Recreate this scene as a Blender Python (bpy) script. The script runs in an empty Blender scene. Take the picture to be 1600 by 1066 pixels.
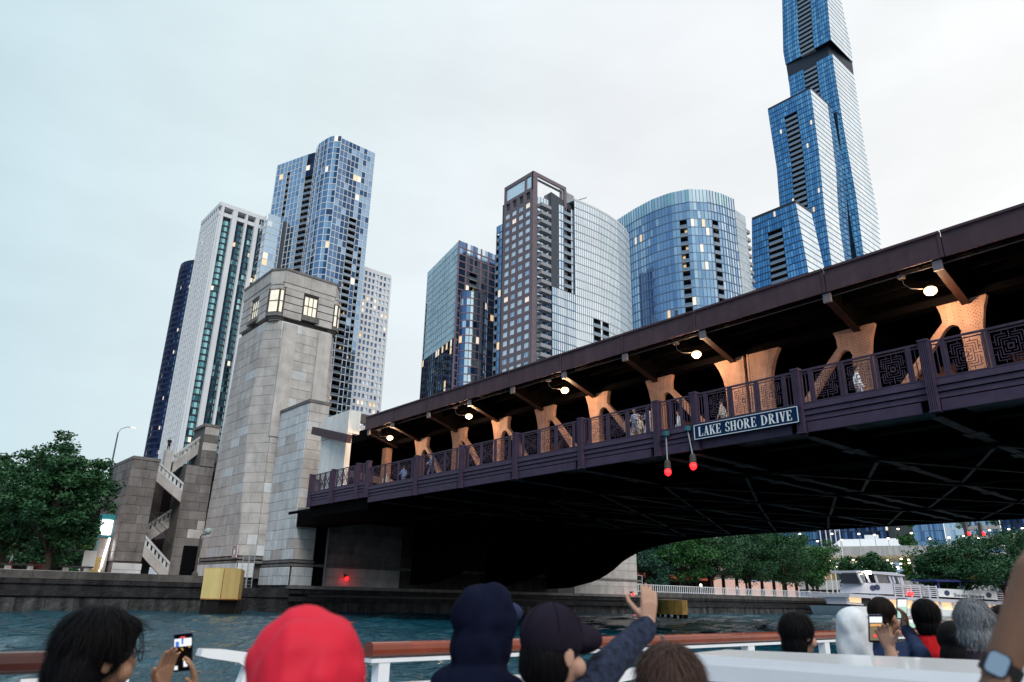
import bpy, bmesh, math, random
import numpy as np
from mathutils import Vector, Matrix, noise
random.seed(7)
RND = random.Random(11)
sc = bpy.context.scene
# ------------------------------------------------------------------ camera
# world frame: +Y runs along the bridge (south), +X runs up the river (west), z=0 is the water
EYE = np.array([-28.7365, -21.9316, 1.65]); FPX = 1126.0
_p, _r, _y = math.radians(19.7), math.radians(1.12), math.radians(40.871)
_Fh = np.array([math.sin(_y), math.cos(_y), 0.0]); _Rh = np.array([math.cos(_y), -math.sin(_y), 0.0])
FWD = _Fh*math.cos(_p) + np.array([0, 0, math.sin(_p)])
_U = np.cross(_Rh, FWD)
RGT = _Rh*math.cos(_r) + _U*math.sin(_r)
UPV = -_Rh*math.sin(_r) + _U*math.cos(_r)
cam_d = bpy.data.cameras.new('camera'); cam = bpy.data.objects.new('camera', cam_d)
sc.collection.objects.link(cam); sc.camera = cam
cam_d.sensor_width = 36; cam_d.lens = FPX/1600*36
cam_d.clip_start = 0.05; cam_d.clip_end = 6000
M = Matrix.Identity(4)
for i in range(3):
    M[i][0] = RGT[i]; M[i][1] = UPV[i]; M[i][2] = -FWD[i]; M[i][3] = EYE[i]
cam.matrix_world = M
cam_d.dof.use_dof = True; cam_d.dof.focus_distance = 45; cam_d.dof.aperture_fstop = 3.2
# ------------------------------------------------------------------ sky: dusk, the sun just set in the north-west
w = bpy.data.worlds.new('World'); sc.world = w; w.use_nodes = True
nt = w.node_tree; nt.nodes.clear()
def N(t, **k):
    n_ = nt.nodes.new(t)
    for a, b in k.items(): setattr(n_, a, b)
    return n_
out = N('ShaderNodeOutputWorld'); bg = N('ShaderNodeBackground'); nt.links.new(bg.outputs[0], out.inputs[0])
tc = N('ShaderNodeTexCoord'); 
SUNAZ = 0.12      # sun azimuth from +X towards +Y, radians
dot = N('ShaderNodeVectorMath', operation='DOT_PRODUCT'); dot.inputs[1].default_value = (0.93, -0.30, 0.05)
nt.links.new(tc.outputs['Generated'], dot.inputs[0])
mr = N('ShaderNodeMapRange'); mr.inputs[1].default_value = -1; mr.inputs[2].default_value = 1
nt.links.new(dot.outputs['Value'], mr.inputs[0])
cr = N('ShaderNodeValToRGB'); e = cr.color_ramp
e.elements[0].position = 0.0; e.elements[0].color = (.18, .32, .52, 1)
e.elements[1].position = 1.0; e.elements[1].color = (1.05, 1.05, 1.03, 1)
for p_, c_ in ((.28, (.50, .69, .79, 1)), (.50, (.745, .875, .915, 1)), (.72, (.865, .90, .935, 1))):
    el = e.elements.new(p_); el.color = c_
nt.links.new(mr.outputs[0], cr.inputs[0])
sky = N('ShaderNodeTexSky', sky_type='NISHITA', sun_disc=False, sun_elevation=math.radians(3), sun_rotation=math.radians(100))
sk = N('ShaderNodeMix', data_type='RGBA', blend_type='MULTIPLY'); sk.inputs[0].default_value = 1
nt.links.new(sky.outputs[0], sk.inputs[6]); sk.inputs[7].default_value = (.12, .12, .12, 1)
mx = N('ShaderNodeMix', data_type='RGBA'); mx.inputs[0].default_value = .06
nt.links.new(cr.outputs[0], mx.inputs[6]); nt.links.new(sk.outputs[2], mx.inputs[7])
nz = N('ShaderNodeTexNoise'); nz.inputs['Scale'].default_value = 3.4; nz.inputs['Detail'].default_value = 5; nz.inputs['Roughness'].default_value = .55
mp = N('ShaderNodeMapping'); mp.inputs['Scale'].default_value = (1, 1, 2.6)
nt.links.new(tc.outputs['Generated'], mp.inputs[0]); nt.links.new(mp.outputs[0], nz.inputs[0])
cm = N('ShaderNodeMapRange'); cm.inputs[1].default_value = .35; cm.inputs[2].default_value = .7; cm.inputs[3].default_value = .945; cm.inputs[4].default_value = 1.04
nt.links.new(nz.outputs['Fac'], cm.inputs[0])
ml = N('ShaderNodeMix', data_type='RGBA', blend_type='MULTIPLY'); ml.inputs[0].default_value = 1
nt.links.new(mx.outputs[2], ml.inputs[6]); nt.links.new(cm.outputs[0], ml.inputs[7])
nt.links.new(ml.outputs[2], bg.inputs[0]); bg.inputs[1].default_value = 1.06
sun_d = bpy.data.lights.new('sun', 'SUN'); sun_d.energy = 1.9; sun_d.angle = math.radians(25); sun_d.color = (1, .93, .86)
sun = bpy.data.objects.new('sun', sun_d); sc.collection.objects.link(sun)
sun.rotation_euler = Vector((.30, .66, -.69)).to_track_quat('-Z', 'Y').to_euler()
sc.view_settings.view_transform = 'Standard'; sc.view_settings.look = 'None'
sc.view_settings.exposure = 0; sc.view_settings.gamma = 1
sc.cycles.max_bounces = 6; sc.cycles.diffuse_bounces = 2; sc.cycles.glossy_bounces = 4
sc.cycles.sample_clamp_indirect = 4
# ------------------------------------------------------------------ surveying helpers: where a sight line meets a surveyed plane
def ray(px, py): return FWD + RGT*(px-800)/FPX - UPV*(py-533)/FPX
def atz(px, py, z): d = ray(px, py); return EYE + d*(z-EYE[2])/d[2]
def atx(px, py, x): d = ray(px, py); return EYE + d*(x-EYE[0])/d[0]
def aty(px, py, y): d = ray(px, py); return EYE + d*(y-EYE[1])/d[1]
def atr(px, py, r): d = ray(px, py); return EYE + d*r/math.hypot(d[0], d[1])
def atd(px, py, r): d = ray(px, py); return EYE + d*r/np.linalg.norm(d)
# ------------------------------------------------------------------ object helpers
COL = sc.collection
def tag(o, label=None, cat=None, group=None, kind=None):
    if label: o['label'] = label
    if cat: o['category'] = cat
    if group: o['group'] = group
    if kind: o['kind'] = kind
    return o
def empty(name, loc=(0, 0, 0), label=None, cat=None, group=None, rz=0, parent=None):
    o = bpy.data.objects.new(name, None); COL.objects.link(o)
    o.location = Vector(loc); o.rotation_euler = (0, 0, rz); o.empty_display_size = .2
    if parent: o.parent = parent
    return tag(o, label, cat, group)
def link(name, me, parent=None, loc=(0, 0, 0), rz=0):
    o = bpy.data.objects.new(name, me); COL.objects.link(o); o.location = Vector(loc); o.rotation_euler = (0, 0, rz)
    if parent: o.parent = parent
    return o
def copy_tree(o, parent=None):
    c = o.copy(); COL.objects.link(c); c.parent = parent
    for ch in list(o.children): copy_tree(ch, c)
    return c
class MB:
    """collects shapes, then links them as one mesh"""
    def __init__(s): s.v = []; s.f = []; s.m = []; s.mi = 0
    def add(s, vs, fs, mi=None):
        b = len(s.v); s.v.extend([tuple(map(float, p)) for p in vs]); mi = s.mi if mi is None else mi
        for f in fs: s.f.append(tuple(i+b for i in f)); s.m.append(mi)
    def quad(s, a, b, c, d, mi=None): s.add([a, b, c, d], [(0, 1, 2, 3)], mi)
    def box(s, x0, x1, y0, y1, z0, z1, mi=None):
        s.add([(x0, y0, z0), (x1, y0, z0), (x1, y1, z0), (x0, y1, z0), (x0, y0, z1), (x1, y0, z1), (x1, y1, z1), (x0, y1, z1)],
              [(0, 3, 2, 1), (4, 5, 6, 7), (0, 1, 5, 4), (1, 2, 6, 5), (2, 3, 7, 6), (3, 0, 4, 7)], mi)
    def prism(s, poly, z0, z1, mi=None, top=None):
        n_ = len(poly); t = top or poly
        s.add([(p[0], p[1], z0) for p in poly]+[(p[0], p[1], z1) for p in t],
              [tuple(range(n_-1, -1, -1)), tuple(range(n_, 2*n_))]+[(i, (i+1) % n_, n_+(i+1) % n_, n_+i) for i in range(n_)], mi)
    def slab(s, poly, o, ax, ay, an, th, mi=None):
        """2D outline in the plane (o, ax, ay), thickness th along an"""
        o = np.array(o, float); ax = np.array(ax, float); ay = np.array(ay, float); an = np.array(an, float); n_ = len(poly)
        a = [o+ax*p[0]+ay*p[1]+an*th/2 for p in poly]; b = [q-an*th for q in a]
        s.add(a+b, [tuple(range(n_)), tuple(range(2*n_-1, n_-1, -1))]+[(i, n_+i, n_+(i+1) % n_, (i+1) % n_) for i in range(n_)], mi)
    def bar(s, a, b, w_, h_=None, mi=None, up=(0, 0, 1)):
        a = Vector(a); b = Vector(b); h_ = h_ or w_; d = (b-a).normalized(); u_ = Vector(up)
        if abs(d.dot(u_)) > .98: u_ = Vector((0, 1, 0))
        x = d.cross(u_).normalized()*w_/2; z = x.cross(d).normalized()*h_/2
        s.add([a-x-z, a+x-z, a+x+z, a-x+z, b-x-z, b+x-z, b+x+z, b-x+z],
              [(0, 1, 2, 3), (7, 6, 5, 4), (0, 4, 5, 1), (1, 5, 6, 2), (2, 6, 7, 3), (3, 7, 4, 0)], mi)
    def tube(s, pts, rad, n_=8, mi=None, caps=True):
        pts = [Vector(p) for p in pts]; k = len(pts); rad = rad if isinstance(rad, (list, tuple)) else [rad]*k
        vs = []; px = None
        for i, p in enumerate(pts):
            d = (pts[min(i+1, k-1)]-pts[max(i-1, 0)]).normalized()
            u_ = Vector((0, 0, 1)) if abs(d.z) < .9 else Vector((0, 1, 0))
            x = d.cross(u_).normalized() if px is None else (px-d*px.dot(d)).normalized()
            px = x; y = d.cross(x)
            for j in range(n_):
                t = 2*math.pi*j/n_; vs.append(p+(x*math.cos(t)+y*math.sin(t))*rad[i])
        fs = [(i*n_+j, i*n_+(j+1) % n_, (i+1)*n_+(j+1) % n_, (i+1)*n_+j) for i in range(k-1) for j in range(n_)]
        if caps: fs += [tuple(range(n_-1, -1, -1)), tuple(range((k-1)*n_, k*n_))]
        s.add(vs, fs, mi)
    def ball(s, c, r, nu=12, nv=8, sc_=(1, 1, 1), rot=None, mi=None):
        c = Vector(c); vs = []; fs = []
        for i in range(nv+1):
            a = math.pi*i/nv
            for j in range(nu):
                b = 2*math.pi*j/nu
                p = Vector((math.sin(a)*math.cos(b)*r*sc_[0], math.sin(a)*math.sin(b)*r*sc_[1], math.cos(a)*r*sc_[2]))
                if rot: p = rot @ p
                vs.append(c+p)
        for i in range(nv):
            for j in range(nu): fs.append((i*nu+j, (i+1)*nu+j, (i+1)*nu+(j+1) % nu, i*nu+(j+1) % nu))
        s.add(vs, fs, mi)
    def mesh(s, name, mats):
        me = bpy.data.meshes.new(name); me.from_pydata(s.v, [], s.f)
        mats = mats if isinstance(mats, (list, tuple)) else [mats]
        for m_ in mats: me.materials.append(m_)
        if len(mats) > 1: me.polygons.foreach_set('material_index', s.m)
        me.update(); return me
    def build(s, name, mats, parent=None, loc=(0, 0, 0), rz=0, smooth=False):
        me = s.mesh(name, mats)
        if smooth: me.shade_smooth()
        return link(name, me, parent, loc, rz)
# ------------------------------------------------------------------ materials
MATS = {}
def mat(name, col, rough=.7, metal=0, var=.0, scale=3.0, bump=0, bscale=20, emit=None, es=0, streak=0, objvar=0, spec=.22, world=True, coat=0):
    if name in MATS: return MATS[name]
    m_ = bpy.data.materials.new(name); m_.use_nodes = True; t = m_.node_tree; b = t.nodes['Principled BSDF']
    L = t.links.new; n_ = t.nodes.new
    b.inputs['Roughness'].default_value = rough; b.inputs['Metallic'].default_value = metal
    b.inputs['Specular IOR Level'].default_value = spec; b.inputs['Coat Weight'].default_value = coat
    b.inputs['Base Color'].default_value = (*col, 1)
    if emit: b.inputs['Emission Color'].default_value = (*emit, 1); b.inputs['Emission Strength'].default_value = es
    src = None
    if var or bump or streak or objvar:
        g = n_('ShaderNodeNewGeometry'); tcx = n_('ShaderNodeTexCoord')
        coord = g.outputs['Position'] if world else tcx.outputs['Object']
    fac = None
    def combine(f, val):
        if f is None: return val
        a = n_('ShaderNodeMath'); a.operation = 'MULTIPLY'; L(f, a.inputs[0]); L(val, a.inputs[1]); return a.outputs[0]
    def rng(o, a0, a1, b0, b1):
        r_ = n_('ShaderNodeMapRange'); r_.inputs[1].default_value = a0; r_.inputs[2].default_value = a1; r_.inputs[3].default_value = b0; r_.inputs[4].default_value = b1
        L(o, r_.inputs[0]); return r_.outputs[0]
    if var:
        z = n_('ShaderNodeTexNoise'); z.inputs['Scale'].default_value = scale; z.inputs['Detail'].default_value = 7; z.inputs['Roughness'].default_value = .62
        L(coord, z.inputs['Vector']); fac = combine(fac, rng(z.outputs['Fac'], .3, .7, 1-var, 1+var))
    if streak:
        mp_ = n_('ShaderNodeMapping'); mp_.inputs['Scale'].default_value = (1.3, 1.3, .12); L(coord, mp_.inputs[0])
        z = n_('ShaderNodeTexNoise'); z.inputs['Scale'].default_value = 1.0; z.inputs['Detail'].default_value = 6; L(mp_.outputs[0], z.inputs['Vector'])
        fac = combine(fac, rng(z.outputs['Fac'], .35, .68, 1+streak*.4, 1-streak))
    if objvar:
        oi = n_('ShaderNodeObjectInfo'); fac = combine(fac, rng(oi.outputs['Random'], 0, 1, 1-objvar, 1+objvar))
    if fac is not None:
        mxx = n_('ShaderNodeMix'); mxx.data_type = 'RGBA'; mxx.blend_type = 'MULTIPLY'; mxx.inputs[0].default_value = 1
        mxx.inputs[6].default_value = (*col, 1); L(fac, mxx.inputs[7]); L(mxx.outputs[2], b.inputs['Base Color'])
    if bump:
        z = n_('ShaderNodeTexNoise'); z.inputs['Scale'].default_value = bscale; z.inputs['Detail'].default_value = 5; L(coord, z.inputs['Vector'])
        bp = n_('ShaderNodeBump'); bp.inputs['Strength'].default_value = bump; bp.inputs['Distance'].default_value = 1/bscale
        L(z.outputs['Fac'], bp.inputs['Height']); L(bp.outputs[0], b.inputs['Normal'])
    MATS[name] = m_; return m_
def glass(name, col, rough=.04, wob=.035, metal=.9, emit=None, es=0):
    """coated facade glass: each pane sits a little differently, so the sky it mirrors wobbles"""
    m_ = mat(name, col, rough, metal, var=.12, scale=.06, emit=emit, es=es)
    t = m_.node_tree; b = t.nodes['Principled BSDF']; g = t.nodes.new('ShaderNodeNewGeometry')
    z = t.nodes.new('ShaderNodeTexNoise'); z.inputs['Scale'].default_value = .35; z.inputs['Detail'].default_value = 2
    t.links.new(g.outputs['Position'], z.inputs['Vector'])
    bp = t.nodes.new('ShaderNodeBump'); bp.inputs['Strength'].default_value = wob; bp.inputs['Distance'].default_value = .6
    t.links.new(z.outputs['Fac'], bp.inputs['Height']); t.links.new(bp.outputs[0], b.inputs['Normal'])
    return m_
stone = mat('limestone', (.50, .475, .46), .85, var=.2, scale=.7, bump=.35, bscale=14, streak=.12, objvar=.08)
stone_light = mat('pale_limestone', (.62, .64, .66), .85, var=.12, scale=1.2, bump=.3, bscale=14, streak=.13, objvar=.10)
stone_dark = mat('weathered_limestone', (.19, .178, .175), .88, var=.25, scale=1.1, bump=.4, bscale=12, streak=.2, objvar=.16)
stone_core = mat('mortar', (.13, .12, .115), .9, var=.2, scale=3)
conc = mat('concrete', (.30, .29, .28), .85, var=.2, scale=.8, bump=.25, bscale=9, streak=.35)
conc_dark = mat('wet_concrete', (.026, .026, .029), .7, var=.5, scale=.7, bump=.5, bscale=4, streak=.55)
conc_pale = mat('pale_concrete', (.55, .54, .53), .8, var=.1, scale=.5, streak=.2)
steel = mat('maroon_steel', (.088, .050, .062), .6, var=.18, scale=.9, bump=.1, bscale=8, streak=.2)
steel_rail = mat('plum_railing_paint', (.068, .046, .082), .5, var=.2, scale=2.5)
steel_under = mat('undershade_steel', (.003, .0025, .003), .8, var=.4, scale=.8, spec=.04)  # near-black copy of bridge steel; the underside's shade is in its colour
steel_truss = mat('lamplit_truss_steel', (.46, .27, .20), .55, var=.22, scale=1.6, streak=.25)  # brown truss steel with the warm lamp light mixed into its colour
steel_flange = mat('worn_waterlit_flange', (.045, .046, .052), .5, var=.95, scale=1.2)  # patchy worn steel; the grey tone paints light thrown up by the river
rivet_m = mat('rivet_rust', (.12, .06, .05), .6)
white_p = mat('white_gloss_paint', (.84, .86, .90), .25, var=.04, scale=2, coat=.3)
asphalt = mat('asphalt', (.05, .05, .05), .9, var=.2, scale=2)
# ================================================================== water, river bed, banks
def water_mat():
    m_ = bpy.data.materials.new('river_water'); m_.use_nodes = True; t = m_.node_tree; b = t.nodes['Principled BSDF']
    b.inputs['Base Color'].default_value = (.006, .060, .092, 1); b.inputs['Roughness'].default_value = .07; b.inputs['IOR'].default_value = 1.33
    g = t.nodes.new('ShaderNodeNewGeometry')
    last = None
    for sc_, st, dist in ((1.1, .8, .5), (4.5, .8, .14), (13, .5, .03)):
        mp_ = t.nodes.new('ShaderNodeMapping'); mp_.inputs['Rotation'].default_value = (0, 0, .5); mp_.inputs['Scale'].default_value = (1, 1.7, 1)
        z = t.nodes.new('ShaderNodeTexNoise'); z.inputs['Scale'].default_value = sc_; z.inputs['Detail'].default_value = 4; z.inputs['Distortion'].default_value = .6
        t.links.new(g.outputs['Position'], mp_.inputs[0]); t.links.new(mp_.outputs[0], z.inputs['Vector'])
        bp = t.nodes.new('ShaderNodeBump'); bp.inputs['Strength'].default_value = st; bp.inputs['Distance'].default_value = dist
        t.links.new(z.outputs['Fac'], bp.inputs['Height'])
        if last: t.links.new(last.outputs[0], bp.inputs['Normal'])
        last = bp
    t.links.new(last.outputs[0], b.inputs['Normal']); return m_
def build_water():
    # fan of cells round the boat, real waves, cells grow with distance
    na, nr = 620, 300
    az = np.radians(np.linspace(-75, 165, na)); rr = np.concatenate([np.geomspace(1.2, 180, nr-6), [240, 330, 500, 900, 1800, 4500]])
    A, R_ = np.meshgrid(az, rr); X = EYE[0]+np.sin(A)*R_; Y = EYE[1]+np.cos(A)*R_
    Z = np.zeros_like(X); r_ = np.random.RandomState(5)
    for i in range(46):
        L_ = .28*1.115**i if i < 30 else r_.uniform(.5, 6); th = r_.normal(.75, .75); k = 2*math.pi/L_
        amp = .0085*L_**.62; cell = R_*.012
        Z += amp*np.sin(k*(X*math.cos(th)+Y*math.sin(th))+r_.uniform(0, 6.3)+.8*np.sin(.37*X+.21*Y+i))*np.clip(1.4-cell*2.2/L_, 0, 1)
    Z *= 1.5
    Z[rr > 200] = 0
    v = np.stack([X, Y, Z], -1).reshape(-1, 3); i = np.arange(nr-1)[:, None]*na+np.arange(na-1)[None]
    f = np.stack([i, i+na, i+na+1, i+1], -1).reshape(-1, 4)
    me = bpy.data.meshes.new('river'); me.from_pydata(v.tolist(), [], f.tolist()); me.materials.append(water_mat()); me.shade_smooth()
    tag(link('river', me), kind='structure')
build_water()
g = MB(); g.quad((-3000, -3000, -4), (4000, -3000, -4), (4000, 4000, -4), (-3000, 4000, -4)); tag(g.build('river_bed', mat('silt', (.03, .035, .03), .9)), kind='structure')
paving = mat('paving', (.23, .225, .22), .85, var=.2, scale=.5)
g = MB()   # south bank land behind the quay walls
g.prism([(-3000, 50.6), (0, 50.6), (0, 56), (56, 56), (56, 62), (4000, 62), (4000, 4000), (-3000, 4000)], -3.9, 3.12)
tag(g.build('south_bank_ground', paving), kind='structure')
# ---- quay wall, left: cap stones, timber fenders, rough lower wall
def quay(name, x0, x1, y, top, label, mats=(stone_dark, conc_dark), step=3.2, group=None):
    t = empty(name, ((x0+x1)/2, y, 0), label, 'quay wall'); cx = (x0+x1)/2
    b = MB(); b.box(x0-cx, x1-cx, 0, .8, -3.8, top-.62); b.build('wall_face', mats[1], t)
    k = int((x1-x0)/step); um = MB(); um.box(-.5, .5, -.5, .5, 0, .62); cap = um.mesh('cap_stone', mat('quay_cap_stone', (.095, .09, .088), .85, var=.35, scale=1.2, streak=.2, objvar=.2))
    near = max(0, k-34)
    for i in range(k):
        wd = (x1-x0)/k
        if wd*(k-i) > 110: continue
        o = link('cap_stone', cap, t, (x0-cx+wd*(i+.5), .35+RND.uniform(-.02, .02), top-.62)); o.scale = (wd-.03, 1.0, 1)
    b = MB(); b.box(x0-cx, x1-cx, -.16, 0, top-1.0, top-.66); b.build('ledge', mats[1], t)
    b = MB(); b.box(x0-cx, x1-cx, -.34, 0, top-1.95, top-1.55); b.build('fender_beam', mats[1], t)
    pm = MB(); pm.prism([(-1.0, -.25), (1.0, -.32), (1.0, .1), (-1.0, .1)], -.5, 1.0, top=[(-1.0, -.12), (1.0, -.14), (1.0, .1), (-1.0, .1)])
    pl = pm.mesh('sheet_panel', conc_dark if False else mat('stained_sheet_wall', (.055, .055, .058), .75, var=.5, scale=.9, bump=.6, bscale=3, streak=.75))
    for i in range(int((x1-x0)/2.1)):
        xx = x1-cx-2.1*(i+.5)
        if xx < x1-cx-100: break
        o = link('sheet_panel', pl, t, (xx, -.02+RND.uniform(-.05, .03), .1)); o.scale = (1.03, 1, RND.uniform(.93, 1.05))
    return t
quay('quay_wall', -120, -1.5, 50, 3.15, 'long dark stone quay wall below the tree, left of the bridge tower')
# ---- lawns/plaza bits on top
g = MB(); g.box(-60, -9, 51.2, 52.2, 3.12, 3.2); tag(g.build('promenade_kerb', conc_pale), kind='structure')
# ================================================================== stone block facing
_bu = {}
def block_mesh(m_):
    if m_.name not in _bu:
        b = MB(); e_ = .5; i_ = .47
        vs = [(-e_, -e_, -.05), (e_, -e_, -.05), (e_, e_, -.05), (-e_, e_, -.05), (-e_, -e_, .028), (e_, -e_, .028), (e_, e_, .028), (-e_, e_, .028),
              (-i_, -i_, .05), (i_, -i_, .05), (i_, i_, .05), (-i_, i_, .05)]
        b.add(vs, [(0, 1, 5, 4), (1, 2, 6, 5), (2, 3, 7, 6), (3, 0, 4, 7), (4, 5, 9, 8), (5, 6, 10, 9), (6, 7, 11, 10), (7, 4, 8, 11), (8, 9, 10, 11)])
        _bu[m_.name] = b.mesh('stone_block', m_)
    return _bu[m_.name]
def face_blocks(parent, org, bl, br, tr, tl, course, bw, m_, rnd, proud=.04, gap=.022, skip=None, name='stone_block', light=None, plight=.12):
    """lay stones over the quad bl-br-tr-tl (world coords), each an object parented to parent (at org)"""
    bl, br, tr, tl, org = [Vector(p) for p in (bl, br, tr, tl, org)]
    H_ = ((tl-bl).length+(tr-br).length)/2; rows = max(1, round(H_/course)); n_c = 0
    nrm = (br-bl).cross(tl-bl).normalized()
    for r_ in range(rows):
        v0, v1 = r_/rows, (r_+1)/rows; L0, R0 = bl.lerp(tl, v0), br.lerp(tr, v0); L1, R1 = bl.lerp(tl, v1), br.lerp(tr, v1)
        Wd = ((R0-L0).length+(R1-L1).length)/2; k = max(1, round(Wd/bw)); cuts = [0.0]
        if k == 1 and Wd > bw*.7 and r_ % 2: cuts.append(rnd.uniform(.35, .6))
        else:
            for i in range(1, k): cuts.append(min(.96, max(.04, (i+(.33 if r_ % 2 else -.12)+rnd.uniform(-.16, .16))/k)))
        cuts.append(1.0)
        for a, b in zip(cuts, cuts[1:]):
            if skip and skip((a+b)/2, (v0+v1)/2): continue
            c = (L0.lerp(R0, (a+b)/2)+L1.lerp(R1, (a+b)/2))/2
            ex = ((R0.lerp(L0, 1-b)-L0.lerp(R0, a))+(L1.lerp(R1, b)-L1.lerp(R1, a)))/2
            ey = (L1.lerp(R1, (a+b)/2)-L0.lerp(R0, (a+b)/2))
            lx, ly = ex.length-gap, ey.length-gap
            if lx < .08 or ly < .05: continue
            X = ex.normalized(); Y = ey.normalized(); Z = X.cross(Y).normalized(); Y = Z.cross(X)
            mt = Matrix(((X.x*lx, Y.x*ly, Z.x, 0), (X.y*lx, Y.y*ly, Z.y, 0), (X.z*lx, Y.z*ly, Z.z, 0), (0, 0, 0, 1)))
            mm = light if (light and rnd.random() < plight) else m_
            o = bpy.data.objects.new(name, block_mesh(mm)); COL.objects.link(o); o.parent = parent
            p = c+Z*(proud+rnd.uniform(-.012, .012))-org
            mt.translation = p; o.matrix_local = mt; n_c += 1
    return n_c
# ================================================================== bridge house (octagonal stone tower)
lit_win = mat('lit_window', (.6, .55, .45), .4, emit=(1, .93, .78), es=.62, var=.35, scale=1.6)
dark_frame = mat('bronze_frame', (.08, .075, .07), .5)
bh = empty('bridge_house', (5, 60, 3.2), 'tall tapering limestone bridge tower with lit windows under a flat roof', 'tower')
O = Vector((5, 60, 3.2))
def octo(z):
    K = [(3.15, (65.6, .75), (54.6, 1.05), (53.75, 2.4), (53.75, 9.3), (55.2, 10.6), (66, 10.6)),
         (20.5, (64.6, .9), (57.2, .92), (54.5, 2.45), (54.5, 8.7), (55.9, 9.9), (64.6, 9.9)),
         (31.6, (64.0, .9), (56.2, .92), (54.5, 2.1), (54.5, 8.3), (55.8, 9.35), (64.0, 9.35)),
         (38.0, (63.8, .9), (55.8, .9), (54.5, 1.84), (54.5, 8.2), (55.8, 9.2), (63.8, 9.2))]
    for a, b in zip(K, K[1:]):
        if z <= b[0]+1e-6:
            t = max(0, (z-a[0])/(b[0]-a[0])); return [(p[1]*(1-t)+q[1]*t, p[0]*(1-t)+q[0]*t) for p, q in zip(a[1:], b[1:])]
    return [(p[1], p[0]) for p in K[-1][1:]]
b = MB()
for z0, z1 in ((3.15, 20.5), (20.5, 31.6), (31.6, 37.2)):
    sh = lambda P: [(O.x+(x-O.x)*.93-O.x, O.y+(y-O.y)*.93-O.y) for x, y in P]
    b.prism(sh(octo(z0)), z0-O.z, z1-O.z, top=sh(octo(z1-1e-4)))
b.build('core_wall', stone_core, bh)
P3 = lambda z, i: (octo(z)[i][0], octo(z)[i][1], z)
rs = random.Random(3)
for (z0, z1) in ((5.35, 20.5), (20.5, 31.5)):
    face_blocks(bh, O, P3(z0, 0), P3(z0, 1), P3(z1, 1), P3(z1, 0), 1.12, 2.5, stone, rs, light=stone_light)
    face_blocks(bh, O, P3(z0, 1), P3(z0, 2), P3(z1, 2), P3(z1, 1), 1.12, 1.5, stone, rs, light=stone_light, plight=.1)
    face_blocks(bh, O, P3(z0, 2), P3(z0, 3), P3(z1, 3), P3(z1, 2), 1.12, 2.2, stone, rs, light=stone_light, plight=.22, proud=.03)
    face_blocks(bh, O, P3(z0, 3), P3(z0, 4), P3(z1, 4), P3(z1, 3), 1.12, 1.6, stone, rs)
face_blocks(bh, O, P3(3.2, 0), P3(3.2, 1), P3(4.6, 1), P3(4.6, 0), 1.4, 1.6, stone_light, rs, proud=.14)
face_blocks(bh, O, P3(3.2, 1), P3(3.2, 2), P3(4.6, 2), P3(4.6, 1), 1.4, 1.2, stone_light, rs, proud=.14)
# string courses at the foot, raised pilaster shoulder, pilaster strips
def ringband(z0, z1, grow, m_, name, idx=(0, 1, 2, 3, 4)):
    mb = MB()
    for i, j in zip(idx, idx[1:]):
        a0, b0 = np.array(octo(z0)[i]), np.array(octo(z0)[j]); d = (b0-a0)/np.linalg.norm(b0-a0); nn = np.array([d[1], -d[0]])
        if i == 0: nn = np.array([-1.0, 0])
        if np.dot(nn, (a0+b0)/2-np.array([5, 60])) < 0: nn = -nn
        a1, b1 = a0+nn*grow-d*.05, b0+nn*grow+d*grow*.5
        c = [a1, b1, b0-nn*.2, a0-nn*.2]
        mb.prism([(p[0]-O.x, p[1]-O.y) for p in c], z0-O.z, z1-O.z)
    return mb.build(name, m_, bh)
ringband(4.62, 4.86, .12, stone_dark, 'string_course'); ringband(5.02, 5.26, .09, stone_dark, 'string_course')
# vertical buttress strips on the left face and river face
for (x, yy, z0, z1, a, bq) in ((.62, 57.9, 4.9, 31.2, .5, .35),):
    pass
mb = MB(); mb.box(6.7-O.x, 8.4-O.x, 54.2-O.y, 54.6-O.y, 18-O.z, 31.3-O.z); mb.build('buttress', stone, bh)
mb = MB(); mb.box(2.3-O.x, 4.0-O.x, 54.2-O.y, 54.6-O.y, 18-O.z, 31.3-O.z); mb.build('buttress', stone, bh)
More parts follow.
